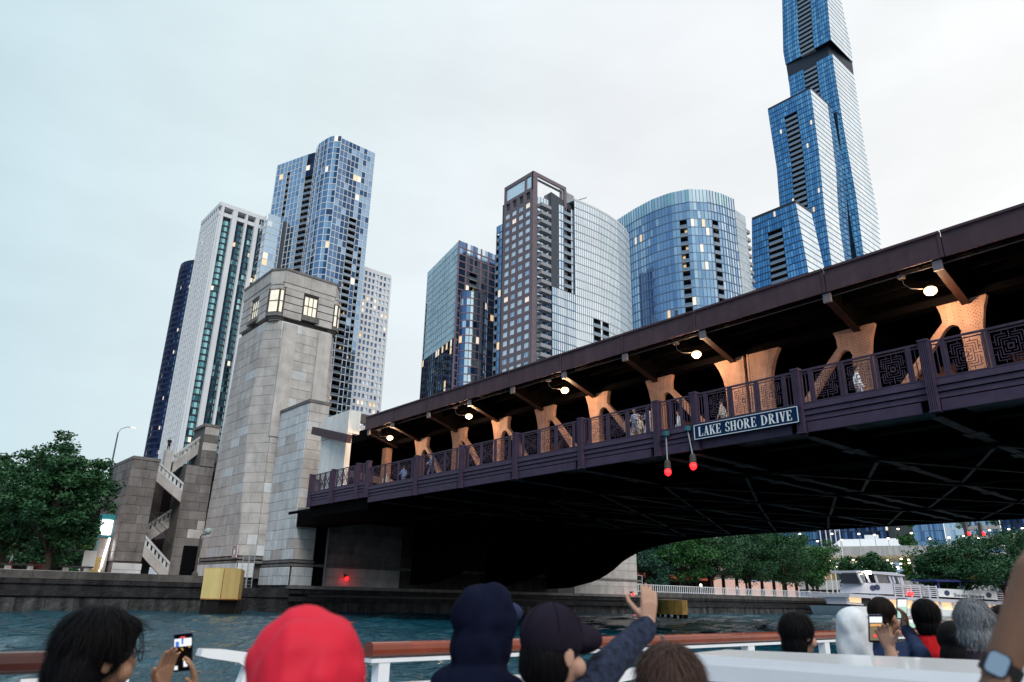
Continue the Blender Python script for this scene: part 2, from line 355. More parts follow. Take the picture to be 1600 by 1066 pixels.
# window storey: grooved bands of stone between windows
def wall_band(a, c, segs, z0, z1, rows, nm='grooved_block'):
    """a->c along a face; segs = [(t0,t1)] solid parts"""
    a = Vector((*a, 0)); c = Vector((*c, 0)); d = (c-a).normalized(); nn = Vector((d.y, -d.x, 0))
    if nn.dot((a+c)/2-Vector((5, 60, 0))) < 0: nn = -nn
    L_ = (c-a).length; h = (z1-z0)/rows
    for t0, t1 in segs:
        for r_ in range(rows):
            m2 = MB(); p0 = a+d*L_*t0; p1 = a+d*L_*t1
            q = [p0+nn*.22, p1+nn*.22, p1-nn*.3, p0-nn*.3]
            if (q[1]-q[0]).cross(q[2]-q[1]).z < 0: q = q[::-1]
            m2.prism([(p.x-O.x, p.y-O.y) for p in q], z0+h*r_+.12-O.z, z0+h*(r_+1)-O.z); m2.build(nm, stone, bh)
def window(a, c, t0, t1, z0, z1, nv, depth=.12, nh=2, bay=False):
    a = Vector((*a, 0)); c = Vector((*c, 0)); d = (c-a).normalized(); nn = Vector((d.y, -d.x, 0))
    if nn.dot((a+c)/2-Vector((5, 60, 0))) < 0: nn = -nn
    L_ = (c-a).length; p0 = a+d*L_*t0; p1 = a+d*L_*t1; fr = MB(); off = -O
    wp = p1-p0; base = nn*(-depth)
    wroot = None
    def Q(t, z, o_): p = p0+wp*t+nn*(o_-depth); return (p.x-O.x, p.y-O.y, z-O.z)
    for i in range(nv+1): fr.bar(Q(i/nv, z0, .03), Q(i/nv, z1, .03), .07 if 0 < i < nv else .11, .10)
    for j in range(nh+1): fr.bar(Q(0, z0+(z1-z0)*j/nh, .03), Q(1, z0+(z1-z0)*j/nh, .03), .08, .09)
    wroot = fr.build('window', dark_frame, bh)
    for i in range(nv):
        for j in range(nh):
            g_ = MB(); g_.quad(Q((i+.04)/nv, z0+(z1-z0)*j/nh, .0), Q((i+.96)/nv, z0+(z1-z0)*j/nh, .0), Q((i+.96)/nv, z0+(z1-z0)*(j+1)/nh, .0), Q((i+.04)/nv, z0+(z1-z0)*(j+1)/nh, .0))
            g_.build('pane', lit_win, wroot)
q = octo(33)
wall_band(q[0], q[1], [(0.0, .36), (.66, 1)], 31.9, 35.6, 4); window(q[0], q[1], .40, .64, 32.9, 35.2, 3, depth=-.05)
wall_band(q[2], q[3], [(.0, .36), (.67, 1)], 31.9, 35.6, 4); window(q[2], q[3], .39, .66, 32.9, 35.3, 3, depth=-.05)
mb = MB(); mb.box(4.3-O.x, 6.5-O.x, 54.15-O.y, 54.6-O.y, 32.2-O.z, 32.8-O.z); mb.build('window_sill', stone_dark, bh)
mb = MB(); mb.box(.55-O.x, 1.0-O.x, 58.2-O.y, 61.4-O.y, 32.3-O.z, 32.8-O.z); mb.build('window_sill', stone_dark, bh)
# corner bays: three-sided lit oriels on corbels
def oriel(A, B):
    A = Vector((*A, 0)); B = Vector((*B, 0)); d = (B-A).normalized(); nn = Vector((d.y, -d.x, 0))
    if nn.dot((A+B)/2-Vector((5, 60, 0))) < 0: nn = -nn
    L_ = (B-A).length; pts = [A+d*L_*.0+nn*.15, A+d*L_*.16+nn*.55, A+d*L_*.84+nn*.55, B+nn*.15]
    back = [B-nn*.5, A-nn*.5]
    def ring(g_): 
        ps = [p+nn*g_+d*(g_*.6 if i > 1 else -g_*.6) for i, p in enumerate(pts)]+back
        if sum((ps[i].x*ps[(i+1) % 6].y-ps[(i+1) % 6].x*ps[i].y) for i in range(6)) < 0: ps = ps[::-1]
        return [(p.x-O.x, p.y-O.y) for p in ps]
    for z0, z1, g_ in ((31.5, 31.75, -.25), (31.75, 32.0, -.12), (32.0, 32.4, .1)):
        m2 = MB(); m2.prism(ring(g_), z0-O.z, z1-O.z); m2.build('corbel', stone_dark, bh)
    for k in range(3):
        m2 = MB(); m2.prism(ring(.02-.07*(k % 2)+(.0)), 35.35+.3*k-O.z, 35.63+.3*k-O.z); m2.build('lintel_band', stone, bh)
    m2 = MB(); m2.prism(ring(-.1), 32.4-O.z, 35.35-O.z); m2.build('bay_core', stone_core, bh)
    for i in range(3):
        window(pts[i][:2], pts[i+1][:2], .03, .97, 32.45, 35.3, 1, depth=-.02)
oriel(q[1], q[2]); oriel(q[3], q[4])
# parapet: tall smooth band and thin coping
for z0, z1, gr, nm in ((35.65, 36.25, .22, 'frieze_stone'), (36.25, 37.75, .3, 'parapet_stone'), (37.75, 38.05, .38, 'coping')):
    for i, j in ((0, 1), (1, 2), (2, 3), (3, 4), (4, 5), (5, 0)):
        pz = octo(37.9); A, B = Vector((*pz[i], 0)), Vector((*pz[j], 0)); d = (B-A).normalized(); nn = Vector((d.y, -d.x, 0))
        if nn.dot((A+B)/2-Vector((5, 60, 0))) < 0: nn = -nn
        k = max(1, int((B-A).length/2.8)) if nm != 'coping' else 1
        if nm == 'frieze_stone' and (i, j) in ((1, 2), (3, 4)): continue
        for s_ in range(k):
            p0, p1 = A.lerp(B, s_/k), A.lerp(B, (s_+1)/k)
            e0 = gr*.45 if s_ == 0 else -.01; e1 = gr*.45 if s_ == k-1 else -.01
            qd = [p0+nn*gr-d*e0, p1+nn*gr+d*e1, p1-nn*.35, p0-nn*.35]
            if (qd[1]-qd[0]).cross(qd[2]-qd[1]).z < 0: qd = qd[::-1]
            m2 = MB(); m2.prism([(p.x-O.x, p.y-O.y) for p in qd], z0-O.z, z1-.012-O.z); m2.build(nm, stone if nm != 'coping' else stone_dark, bh)
m2 = MB(); m2.prism([(x-O.x, y-O.y) for x, y in octo(37.5)], 37.2-O.z, 37.6-O.z); m2.build('roof', conc, bh)
# ================================================================== wing wall
wf = empty('wing_wall', (4.4, 50.6, 2.2), 'pale blue-grey block wing wall standing between the tower and the bridge deck', 'wall'); OW = Vector((4.4, 50.6, 2.2))
b = MB(); b.box(3.3-4.4, 5.5-4.4, 47.1-50.6, 54.0-50.6, 2.2-2.2, 20.9-2.2); b.build('core_wall', stone_core, wf)
r4 = random.Random(8)
face_blocks(wf, OW, (3.3, 54, 4.9), (3.3, 47.1, 4.9), (3.3, 47.1, 20.6), (3.3, 54, 20.6), .98, 2.1, stone_light, r4, light=stone, plight=.12)  # paler, bluer stones: skylight painted onto this face only
face_blocks(wf, OW, (3.3, 47.1, 4.9), (5.5, 47.1, 4.9), (5.5, 47.1, 20.6), (3.3, 47.1, 20.6), .98, 2.2, stone, r4, light=stone_light, plight=.25)
face_blocks(wf, OW, (3.3, 54, 2.5), (3.3, 47.1, 2.5), (3.3, 47.1, 4.2), (3.3, 54, 4.2), .85, 1.5, stone_light, r4, proud=.16)
face_blocks(wf, OW, (3.3, 47.1, 2.5), (5.5, 47.1, 2.5), (5.5, 47.1, 4.2), (3.3, 47.1, 4.2), .85, 1.1, stone_light, r4, proud=.16)
for z in (4.28, 4.62):
    m2 = MB(); m2.box(3.16-4.4, 5.6-4.4, 46.96-50.6, 54-50.6, z-2.2, z+.2-2.2); m2.build('string_course', stone_dark, wf)
m2 = MB(); m2.box(3.15-4.4, 5.65-4.4, 46.95-50.6, 54.1-50.6, 20.62-2.2, 20.95-2.2); m2.build('coping', stone_dark, wf)
# ================================================================== pier under the bridge
pr = empty('bridge_pier', (30, 49, 0), 'long dark stone pier wall under the bridge with a wet ledge', 'pier'); OP = Vector((30, 49, 0))
b = MB(); b.box(5.55-30, 55.8-30, 47.6-49, 55.9-49, -3.8, 8.9); b.build('core_wall', stone_core, pr)
stone_shade = mat('shaded_limestone', (.045, .04, .038), .85, var=.5, scale=.6, streak=.5, objvar=.3)  # darker copy paints the deep shade under the bridge into the stone
face_blocks(pr, OP, (7.0, 47.6, 4.6), (16, 47.6, 4.6), (16, 47.6, 8.8), (7.0, 47.6, 8.8), 1.05, 2.4, stone_dark, r4)
face_blocks(pr, OP, (7.0, 47.6, 2.5), (16, 47.6, 2.5), (16, 47.6, 4.3), (7.0, 47.6, 4.3), .9, 1.6, stone, r4)
face_blocks(pr, OP, (16, 47.6, 2.5), (40, 47.6, 2.5), (40, 47.6, 8.8), (16, 47.6, 8.8), 1.05, 3.0, stone_shade, r4)
face_blocks(pr, OP, (43, 47.6, 2.5), (55.8, 47.6, 2.5), (55.8, 47.6, 8.8), (43, 47.6, 8.8), 1.05, 2.6, stone, r4)
for z0, z1, yy in ((4.3, 4.55, 47.42), (2.2, 2.5, 46.7), (1.75, 2.14, 46.85), (1.05, 1.5, 46.7)):
    m2 = MB(); m2.box(3.2-30, 56.6-30, yy-49, 47.6-49, z0, z1); m2.build('ledge', stone_dark if z0 > 2 else conc_dark, pr)
m2 = MB(); m2.box(2.5-30, 5.5-30, 47.6-49, 50.6-49, -3.8, 2.2); m2.build('pier_foot', conc_dark, pr)
m2 = MB()
for i in range(24):
    x = 3.4+2.2*i; m2.prism([(x-30, 47.0-49), (x+2.12-30, 46.95-49), (x+2.12-30, 47.65-49), (x-30, 47.65-49)], -1, 1.0, top=[(x-30, 47.2-49), (x+2.12-30, 47.16-49), (x+2.12-30, 47.65-49), (x-30, 47.65-49)])
m2.build('stained_foot', mat('stained_sheet_wall', (.1, .1, .1)), pr)
m2 = MB(); m2.prism([(-1.6-30, 49.6-49), (3.3-30, 46.9-49), (3.3-30, 54-49), (-1.6-30, 54-49)], -3.8, 2.2)
m2.prism([(-1.6-30, 49.5-49), (3.2-30, 46.7-49), (3.2-30, 47.2-49), (-1.6-30, 50.2-49)], 1.4, 1.8); m2.build('apron', conc_dark, pr)
m2 = MB(); m2.box(5.6-30, 6.95-30, 47.55-49, 47.6-49, 2.5, 8.9); m2.build('gap_shade', mat('flat_black', (.004, .004, .005), .9, spec=.05), pr)  # black strip proud of the wall paints in the gap's shade
m2 = MB(); m2.tube([(7.0-30, 47.3-49, 2.5), (7.0-30, 47.3-49, 8.6)], .09); m2.build('drain_pipe', mat('grey_pipe', (.3, .32, .35), .5), pr)
# ================================================================== stair tower on the left of the bridge house
st = empty('river_stairs', (-4, 66, 3.1), 'weathered stone stair tower with zigzag balustraded flights left of the bridge tower', 'staircase'); OS = Vector((-4, 66, 3.1))
def sbox(nm, m_, x0, x1, y0, y1, z0, z1): q_ = MB(); q_.box(x0+4, x1+4, y0-66, y1-66, z0-3.1, z1-3.1); return q_.build(nm, m_, st)
r5 = random.Random(21)
sbox('pier_core', stone_core, -7.85, -5.25, 66.05, 76, 3.12, 15.85)
face_blocks(st, OS, (-7.9, 66, 4.7), (-5.2, 66, 4.7), (-5.2, 66, 15.5), (-7.9, 66, 15.5), 1.0, 1.5, stone_dark, r5, light=stone, plight=.06)
face_blocks(st, OS, (-7.9, 74, 4.7), (-7.9, 66, 4.7), (-7.9, 66, 15.5), (-7.9, 74, 15.5), 1.0, 2.2, stone_dark, r5)
face_blocks(st, OS, (-8.0, 66, 3.14), (-5.1, 66, 3.14), (-5.1, 66, 4.5), (-8.0, 66, 4.5), .7, 1.4, stone_light, r5, proud=.15)
sbox('coping', stone_dark, -8.0, -5.1, 65.85, 76.1, 15.55, 15.9)
sbox('pier_core', stone_core, -2.1, 0.9, 66.05, 70, 3.12, 15.7)
face_blocks(st, OS, (-2.2, 66, 3.4), (.9, 66, 3.4), (.9, 66, 15.6), (-2.2, 66, 15.6), 1.0, 1.5, stone_dark, r5, light=stone, plight=.08)
sbox('pier_core', stone_core, -.75, .9, 66.1, 70, 15.7, 20.6)
face_blocks(st, OS, (-.8, 66, 15.7), (.9, 66, 15.7), (.9, 66, 20.4), (-.8, 66, 20.4), 1.0, 1.5, stone_dark, r5, light=stone, plight=.06)
sbox('coping', stone_dark, -.95, .9, 65.85, 70.1, 20.42, 20.75)
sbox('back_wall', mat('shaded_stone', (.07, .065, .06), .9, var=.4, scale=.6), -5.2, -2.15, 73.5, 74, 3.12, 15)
def flight(xa, za, xb, zb, y, hgt=1.0, drop=1.15, pal=stone_light):
    """a stair flight seen side on: string, balustrade rail, square balusters; steps behind it"""
    q_ = MB(); X = lambda x: x+4; Z = lambda z: z-3.1; Y = y-66
    fl = MB(); fl.slab([(X(xa), Z(za-hgt)), (X(xb), Z(zb-hgt)), (X(xb), Z(zb-hgt-drop)), (X(xa), Z(za-hgt-drop))][::-1], (0, Y+.18, 0), (1, 0, 0), (0, 0, 1), (0, -1, 0), .36); s_ = fl.build('flight', stone, st)
    fl = MB(); fl.bar((X(xa), Y+.15, Z(za-.12)), (X(xb), Y+.15, Z(zb-.12)), .34, .24); fl.bar((X(xa), Y+.15, Z(za-hgt+.08)), (X(xb), Y+.15, Z(zb-hgt+.08)), .30, .16); fl.build('handrail', pal, s_)
    k = max(4, int(abs(xb-xa)/.42))
    for i in range(k):
        t = (i+.5)/k; x = xa+(xb-xa)*t; z = za+(zb-za)*t; f2 = MB(); f2.box(X(x)-.13, X(x)+.13, Y+.07, Y+.23, Z(z-hgt+.1), Z(z-.2)); f2.build('baluster', pal, s_)
    n_s = max(6, int(abs(zb-za)/.17)); f3 = MB()
    for i in range(n_s):
        t = (i+.5)/n_s; x = xa+(xb-xa)*t; z = za+(zb-za)*t-hgt; hw = abs(xb-xa)/n_s/2*1.02
        f3.box(X(x)-hw, X(x)+hw, Y+.36, Y+2.3, Z(z-.35), Z(z))
    f3.build('steps', conc, s_)
def sx(px, py, y): p = aty(px, py, y); return p[0], p[2]
a, c = sx(229, 836, 66.2), sx(279, 882, 66.2); flight(-5.3, a[1], -1.6, c[1]-.4, 66.0)
a, c = sx(252, 723, 66.2), sx(298, 757, 66.2); flight(-5.3, a[1]+.1, -2.0, c[1]-.1, 66.0)
a, c = sx(251, 823, 69), sx(291, 798, 69); flight(-4.9, a[1]-.3, -1.9, c[1]+.2, 69.0)
a, c = sx(273, 711, 67.5), sx(321, 684, 67.5); flight(a[0], a[1], -.7, c[1]+.1, 67.4, pal=conc_pale)
a, c = sx(262, 727, 70), sx(298, 750, 70); flight(a[0], a[1]+.5, -2.0, c[1]+.5, 70.0, pal=conc)
sbox('corner_post', stone, -4.35, -3.55, 67.2, 68.2, 14.0, 17.3)
# iron stair railing of the lower landing
q_ = MB()
for i in range(26):
    t = i/25; x = -5.1+3.1*t; q_.bar((x+4, .9, 9.2-3.1-t*2.6), (x+4, .9, 10.2-3.1-t*2.6), .035)
q_.bar((-1.1, .9, 7.1), (2.0, .9, 4.5), .06); q_.bar((-1.1, .9, 6.2), (2.0, .9, 3.6), .05)
for i in range(20):
    x = -5.1+3.0*i/19; q_.bar((x+4, 2.6, 9.3-3.1), (x+4, 2.6, 10.3-3.1), .035)
q_.bar((-1.1, 2.6, 7.2), (1.95, 2.6, 7.2), .06)
q_.build('iron_railing', dark_frame, st)
# ================================================================== figures (continuous bodies by voxel remesh)
def remesh(mb, name, mats, vox, smooth=2, parent=None, fn=None):
    me0 = mb.mesh(name, mats); ob = bpy.data.objects.new(name, me0); COL.objects.link(ob)
    md = ob.modifiers.new('r', 'REMESH'); md.mode = 'VOXEL'; md.voxel_size = vox; md.use_smooth_shade = True
    if smooth:
        m2 = ob.modifiers.new('s', 'SMOOTH'); m2.factor = .5; m2.iterations = smooth
    dg = bpy.context.evaluated_depsgraph_get(); dg.update(); me = bpy.data.meshes.new_from_object(ob.evaluated_get(dg)); me.name = name
    bpy.data.objects.remove(ob); bpy.data.meshes.remove(me0)
    if not me.materials: me.materials.append(mats if not isinstance(mats, (list, tuple)) else mats[0])
    me.shade_smooth()
    if fn: 
        for v in me.vertices: v.co = fn(v.co)
    return link(name, me, parent)
def limb(mb, pts, rad, n_=12):
    mb.tube(pts, rad, n_)
    for p, r_ in zip(pts, rad): mb.ball(p, r_, 12, 8)
SKIN = [mat('skin_fair', (.46, .27, .20), .5, var=.06, scale=14), mat('skin_tan', (.33, .18, .115), .5, var=.06, scale=14), mat('skin_brown', (.16, .085, .055), .5, var=.06, scale=14)]
def cloth(name, col, r_=.9): return mat(name, col, r_, var=.2, scale=9, bump=.5, bscale=420, world=False, spec=.04)
def small_person(loc, rz, h=1.74, pose='stand', top=(.5, .5, .55), legs=(.05, .06, .09), hair=(.02, .015, .012), label='', group=None, skin=0, vox=.03):
    """standing / walking / leaning figure for the middle distance; origin at the feet, faces +Y"""
    s = h/1.74; t = empty('person', loc, label, 'person', group, rz)
    V = lambda x, y, z: (x*s, y*s, z*s)
    st_ = .0 if pose == 'stand' else .22; ar = .05 if pose != 'lean' else .36
    hip = .86; kn = .47
    B = MB(); T = MB(); G = MB()
    for sg in (-1, 1):
        f = st_*sg
        leg = [V(.09*sg, 0, hip), V(.10*sg, f*.6+.03, kn), V(.10*sg, f-.02, .07)]
        limb(B, leg, [.075*s, .055*s, .036*s]); limb(B, [V(.10*sg, f-.03, .045), V(.11*sg, f+.14, .035)], [.04*s, .035*s])
        limb(G, leg[:2]+[V(.10*sg, f-.02, .12)], [.092*s, .072*s, .058*s])
        hand = V(.24*sg, ar-f*.6, .80 if ar < .3 else 1.12); elb = V(.25*sg, -.05-f*.3+ar*.3, 1.10)
        sh_ = V(.185*sg, 0, 1.40)
        limb(B, [sh_, elb, hand], [.045*s, .038*s, .027*s]); limb(B, [hand, V(.235*sg, ar-f*.6+.03, (.80 if ar < .3 else 1.12)-.09)], [.03*s, .022*s])
        limb(T, [sh_, elb], [.06*s, .05*s])
        if pose != 'stand': limb(T, [elb, tuple(np.array(elb)*.3+np.array(hand)*.7)], [.05*s, .042*s])
    B.ball(V(0, 0, 1.2), .17*s, sc_=(1, .62, 1.5)); B.ball(V(0, 0, .95), .155*s, sc_=(1, .7, .8))
    limb(B, [V(0, 0, 1.40), V(0, .02, 1.53)], [.055*s, .052*s]); B.ball(V(0, .025, 1.635), .083*s, sc_=(.92, 1.08, 1.28)); B.ball(V(0, .10, 1.615), .02*s)
    T.ball(V(0, 0, 1.2), .19*s, sc_=(1, .68, 1.45)); T.ball(V(0, 0, 1.36), .17*s, sc_=(1.18, .58, .5)); T.ball(V(0, 0, .98), .175*s, sc_=(1, .75, .6))
    G.ball(V(0, 0, .93), .16*s, sc_=(1.05, .78, .8))
    bd = remesh(B, 'body', SKIN[skin], vox*.8, 1, t)
    remesh(T, 'shirt', cloth('cloth_%d_%d_%d' % tuple(int(c*99) for c in top), top), vox, 2, t)
    remesh(G, 'trousers', cloth('cloth_%d_%d_%d' % tuple(int(c*99) for c in legs), legs), vox, 2, t)
    Hh = MB(); Hh.ball(V(0, .0, 1.672), .092*s, sc_=(.95, 1.05, 1.08)); remesh(Hh, 'hair', mat('hair_%d' % int(hair[0]*200), hair, .6), vox*.8, 1, t)
    return t
def ped(src, loc, rz, label, group=None):
    c = copy_tree(src); c.location = Vector(loc); c.rotation_euler = (0, 0, rz); c['label'] = label
    if group: c['group'] = group
    return c
# ================================================================== the bridge
br = empty('bascule_bridge', (0, 0, 8.4), 'dark maroon double-deck steel bridge crossing the river with patterned railings', 'bridge'); ZB = 8.4
NY = [5.3*t for t in (5.95, 4.92, 3.9, 2.95, 1.97, .98)]; NYR = [5.3*t for t in (-1.43, -2.37, -3.4, -4.45, -5.45)]
NODES = NY+[-.42, -1.96]+NYR
YN, YP = -40, 46
posts = [-29.5, -24.0, -18.2, -12.75, -7.58, -2.36, -.1, 5.1, 10.55, 15.9, 21.2, 27.9, 29.5, 33.6, 37.6]
def lift(y): return 0.0 if y < 27 else .45
b_ = MB()      # fluted post, one mesh shared
b_.box(-.15, .13, -.17, .17, 0, 2.80)
for i in range(5): b_.box(-.19, -.15, -.15+.065*i, -.11+.065*i, .05, 2.72)
b_.box(-.2, .16, -.19, .19, 2.74, 2.82); b_.box(-.2, .14, -.19, .19, 0, .06)
pm = b_.mesh('post', steel_rail)
for y in posts: link('post', pm, br, (-.12, y, lift(y)-.03))
# railing pieces
def medallion(w_, h_):
    q = MB(); th = .022
    for k in range(6):
        f = 1-k*.165; a, c = w_/2*f, h_/2*f
        segs = [((-a, -c), (a, -c)), ((a, -c), (a, c)), ((a, c), (-a, c)), ((-a, c), (-a, -c))]
        for i, (p, r_) in enumerate(segs):      # broken rings make the maze pattern
            p = np.array(p); r_ = np.array(r_)
            if k in (1, 2, 4):
                m1 = p+(r_-p)*.40; m2 = p+(r_-p)*.60
                q.bar((0, p[0], p[1]), (0, m1[0], m1[1]), th); q.bar((0, m2[0], m2[1]), (0, r_[0], r_[1]), th)
            elif k: q.bar((0, p[0], p[1]), (0, r_[0], r_[1]), th)
    for sg in (-1, 1):
        q.bar((0, sg*w_*.5, 0), (0, sg*w_*.26, 0), th); q.bar((0, 0, sg*h_*.5), (0, 0, sg*h_*.26), th)
        q.bar((0, sg*w_*.5, h_*.2), (0, sg*w_*.40, h_*.2), th); q.bar((0, sg*w_*.5, -h_*.2), (0, sg*w_*.40, -h_*.2), th)
        q.bar((0, w_*.2, sg*h_*.5), (0, w_*.2, sg*h_*.40), th); q.bar((0, -w_*.2, sg*h_*.5), (0, -w_*.2, sg*h_*.40), th)
        q.bar((0, sg*w_*.09, 0), (0, 0, h_*.09*1), th*.9); q.bar((0, sg*w_*.09, 0), (0, 0, -h_*.09), th*.9)
    return q
rail_cache = {}
def rail_panel(y0, y1, z, bars=False, x=-.12):
    wd = round(y1-y0, 2); h = 1.42; key = (wd, bars)
    if key not in rail_cache:
        q = MB(); q.bar((0, -wd/2+.03, 0), (0, -wd/2+.03, h), .075); q.bar((0, wd/2-.03, 0), (0, wd/2-.03, h), .075)
        q.bar((0, -wd/2, .04), (0, wd/2, .04), .06, .05); q.bar((0, -wd/2, h-.10), (0, wd/2, h-.10), .05, .04)
        if bars:
            k = max(1, int(wd/.15))
            for i in range(1, k): yy = -wd/2+wd*i/k; q.bar((0, yy, .04), (0, yy, h-.08), .03)
            m2 = None
        else:
            yv = wd/2-.10
            for sg in (-1, 1): q.bar((0, sg*yv, .04), (0, sg*yv, h-.08), .03)
            m2 = medallion(wd-.30, h-.28).mesh('medallion', steel_rail)
        rail_cache[key] = (q.mesh('railing_panel', steel_rail), m2)
    f, m2 = rail_cache[key]; o = link('railing_panel', f, br, (x, (y0+y1)/2, z-ZB))
    if m2: link('medallion', m2, o, (0, 0, (1.42)/2-.02))
for a, c in zip(posts, posts[1:]):
    z = 9.62+lift((a+c)/2); L_ = c-a-.34; y0 = a+.17; y1 = c-.17
    q = MB(); q.bar((-.12, a, z+1.45-ZB), (-.12, c, z+1.45-ZB), .09, .07); q.bar((-.12, a, z-.02-ZB), (-.12, c, z-.02-ZB), .05, .05); q.build('top_rail', steel_rail, br)
    if L_ > 3:
        e_ = .42; wn = (L_-2*e_)/3
        rail_panel(y0, y0+e_, z, True); rail_panel(y1-e_, y1, z, True)
        for i in range(3): rail_panel(y0+e_+wn*i+.03, y0+e_+wn*(i+1)-.03, z)
    else:
        k = max(1, round(L_/.72))
        for i in range(k): rail_panel(y0+L_/k*i, y0+L_/k*(i+1), z, True)
    # stepped fascia girder and plain bottom plate
    dz = lift((a+c)/2)
    for i, (z0, z1, xo) in enumerate(((9.37, 9.58, -.20), (9.13, 9.33, -.16), (8.89, 9.09, -.12))):
        q = MB(); q.prism([(xo, y0), (xo+.3, y0), (xo+.3, y1), (xo, y1)][::-1], z0+dz-ZB, z1+dz-ZB, top=[(xo+.02, y0), (xo+.3, y0), (xo+.3, y1), (xo+.02, y1)][::-1]); q.build('fascia_moulding', steel_rail, br)
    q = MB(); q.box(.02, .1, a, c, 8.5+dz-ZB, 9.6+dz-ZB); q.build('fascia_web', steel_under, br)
    if L_ > 1.2:
        q = MB(); q.box(-.12, .06, y0+.32, y1-.04, 8.42+dz-ZB, 8.84+dz-ZB); q.build('bottom_plate', steel_rail, br)
q = MB(); q.bar((-.12, 37.7, 11.5-ZB), (2.9, 41.5, 11.5-ZB), .09); q.bar((-.12, 37.7, 10.1-ZB), (2.9, 41.5, 10.1-ZB), .06)
for i in range(16): q.bar((-.12+3*i/15, 37.7+3.8*i/15, 10.1-ZB), (-.12+3*i/15, 37.7+3.8*i/15, 11.5-ZB), .04)
q.build('end_railing', steel_rail, br)
# lower deck, sidewalk, roadway
q = MB(); q.prism([(.1, YN), (6.3, YN), (6.3, 47), (3.2, 47), (3.2, 42), (.1, 38)], 9.42-ZB, 9.68-ZB); q.build('sidewalk', conc, br)
q = MB(); q.box(6.3, 38.4, YN, 58, 9.3-ZB, 9.55-ZB); q.build('lower_roadway', asphalt, br)
# outer edge below the fixed end
q = MB(); q.prism([(.15, 28), (5.5, 28), (5.5, 47.0), (3.3, 47.0), (3.3, 42), (.15, 38)], 8.0-ZB, 9.4-ZB); q.build('fixed_span_beam', steel_under, br)
# floor beams with worn bottom flanges, their grey painting in light off the water, lateral bracing
beam = MB(); beam.box(.35, 38.3, -.03, .03, 0, .95); bm_ = beam.mesh('floor_beam', steel_under)
fl_ = MB(); fl_.box(.35, 38.3, -.2, .2, -.03, 0)
for i in range(6): fl_.box(4+6*i, 5.0+6*i, -.38, .38, -.05, -.031)
fm_ = fl_.mesh('bottom_flange', steel_flange)
ny_all = sorted(NODES); 
for y in ny_all:
    if abs(y) > 28 and y > 0: continue
    o = link('floor_beam', bm_, br, (0, y, 8.33-ZB)); link('bottom_flange', fm_, o, (0, 0, 0))
brc = MB(); brc.bar((0, 0, 0), (10.6, 4.9, 0), .16, .05); brc.bar((0, 4.9, -.06), (10.6, 0, -.06), .16, .05); bmesh_ = brc.mesh('lateral_brace', steel_flange)
tn = MB()
for yy in (0, 1.2, 2.4, 3.6, 4.6): tn.bar((0, yy, 0), (10.6, yy, 0), .07, .05)
for a, c in zip(ny_all, ny_all[1:]):
    if c-a < 3 or c > 27: continue
    for xx in (7.2, 17.7, 28.0):
        o = link('lateral_brace', bmesh_, br, (xx-.2, a, 8.27-ZB)); o.scale = (1, (c-a)/4.9, 1)
q = MB()
for xx in (2.4, 5, 9.6, 12.2, 15, 20.4, 23.2, 26, 31, 34, 36): q.box(xx-.08, xx+.08, YN, 47, 9.05-ZB, 9.3-ZB)
q.build('stringer', steel_under, br)
# trusses: arched bottom chord plates
def zc(y):
    ys = [-40, 20, 25, 29, 32.5, 35, 37, 39.5, 44, 47.4]; zs = [8.25, 8.25, 8.1, 7.75, 7.1, 6.2, 4.9, 3.9, 3.1, 3.0]
    return float(np.interp(y, ys, zs))
for xx in (7.0, 17.5, 28, 38):
    q = MB(); ys = list(np.linspace(-40, 20, 4))+list(np.linspace(22, 47.4, 22))
    zc_ = zc if xx > 8 else (lambda y: 8.25)
    for a, c in zip(ys, ys[1:]):
        top = 9.35
        q.slab([(a, zc_(a)-ZB), (c, zc_(c)-ZB), (c, top-ZB), (a, top-ZB)], (xx, 0, 0), (0, 1, 0), (0, 0, 1), (1, 0, 0), .35)
        q.bar((xx, a, zc_(a)-.03-ZB), (xx, c, zc_(c)-.03-ZB), .75, .06)
    q.build('truss_chord', steel_under, br)
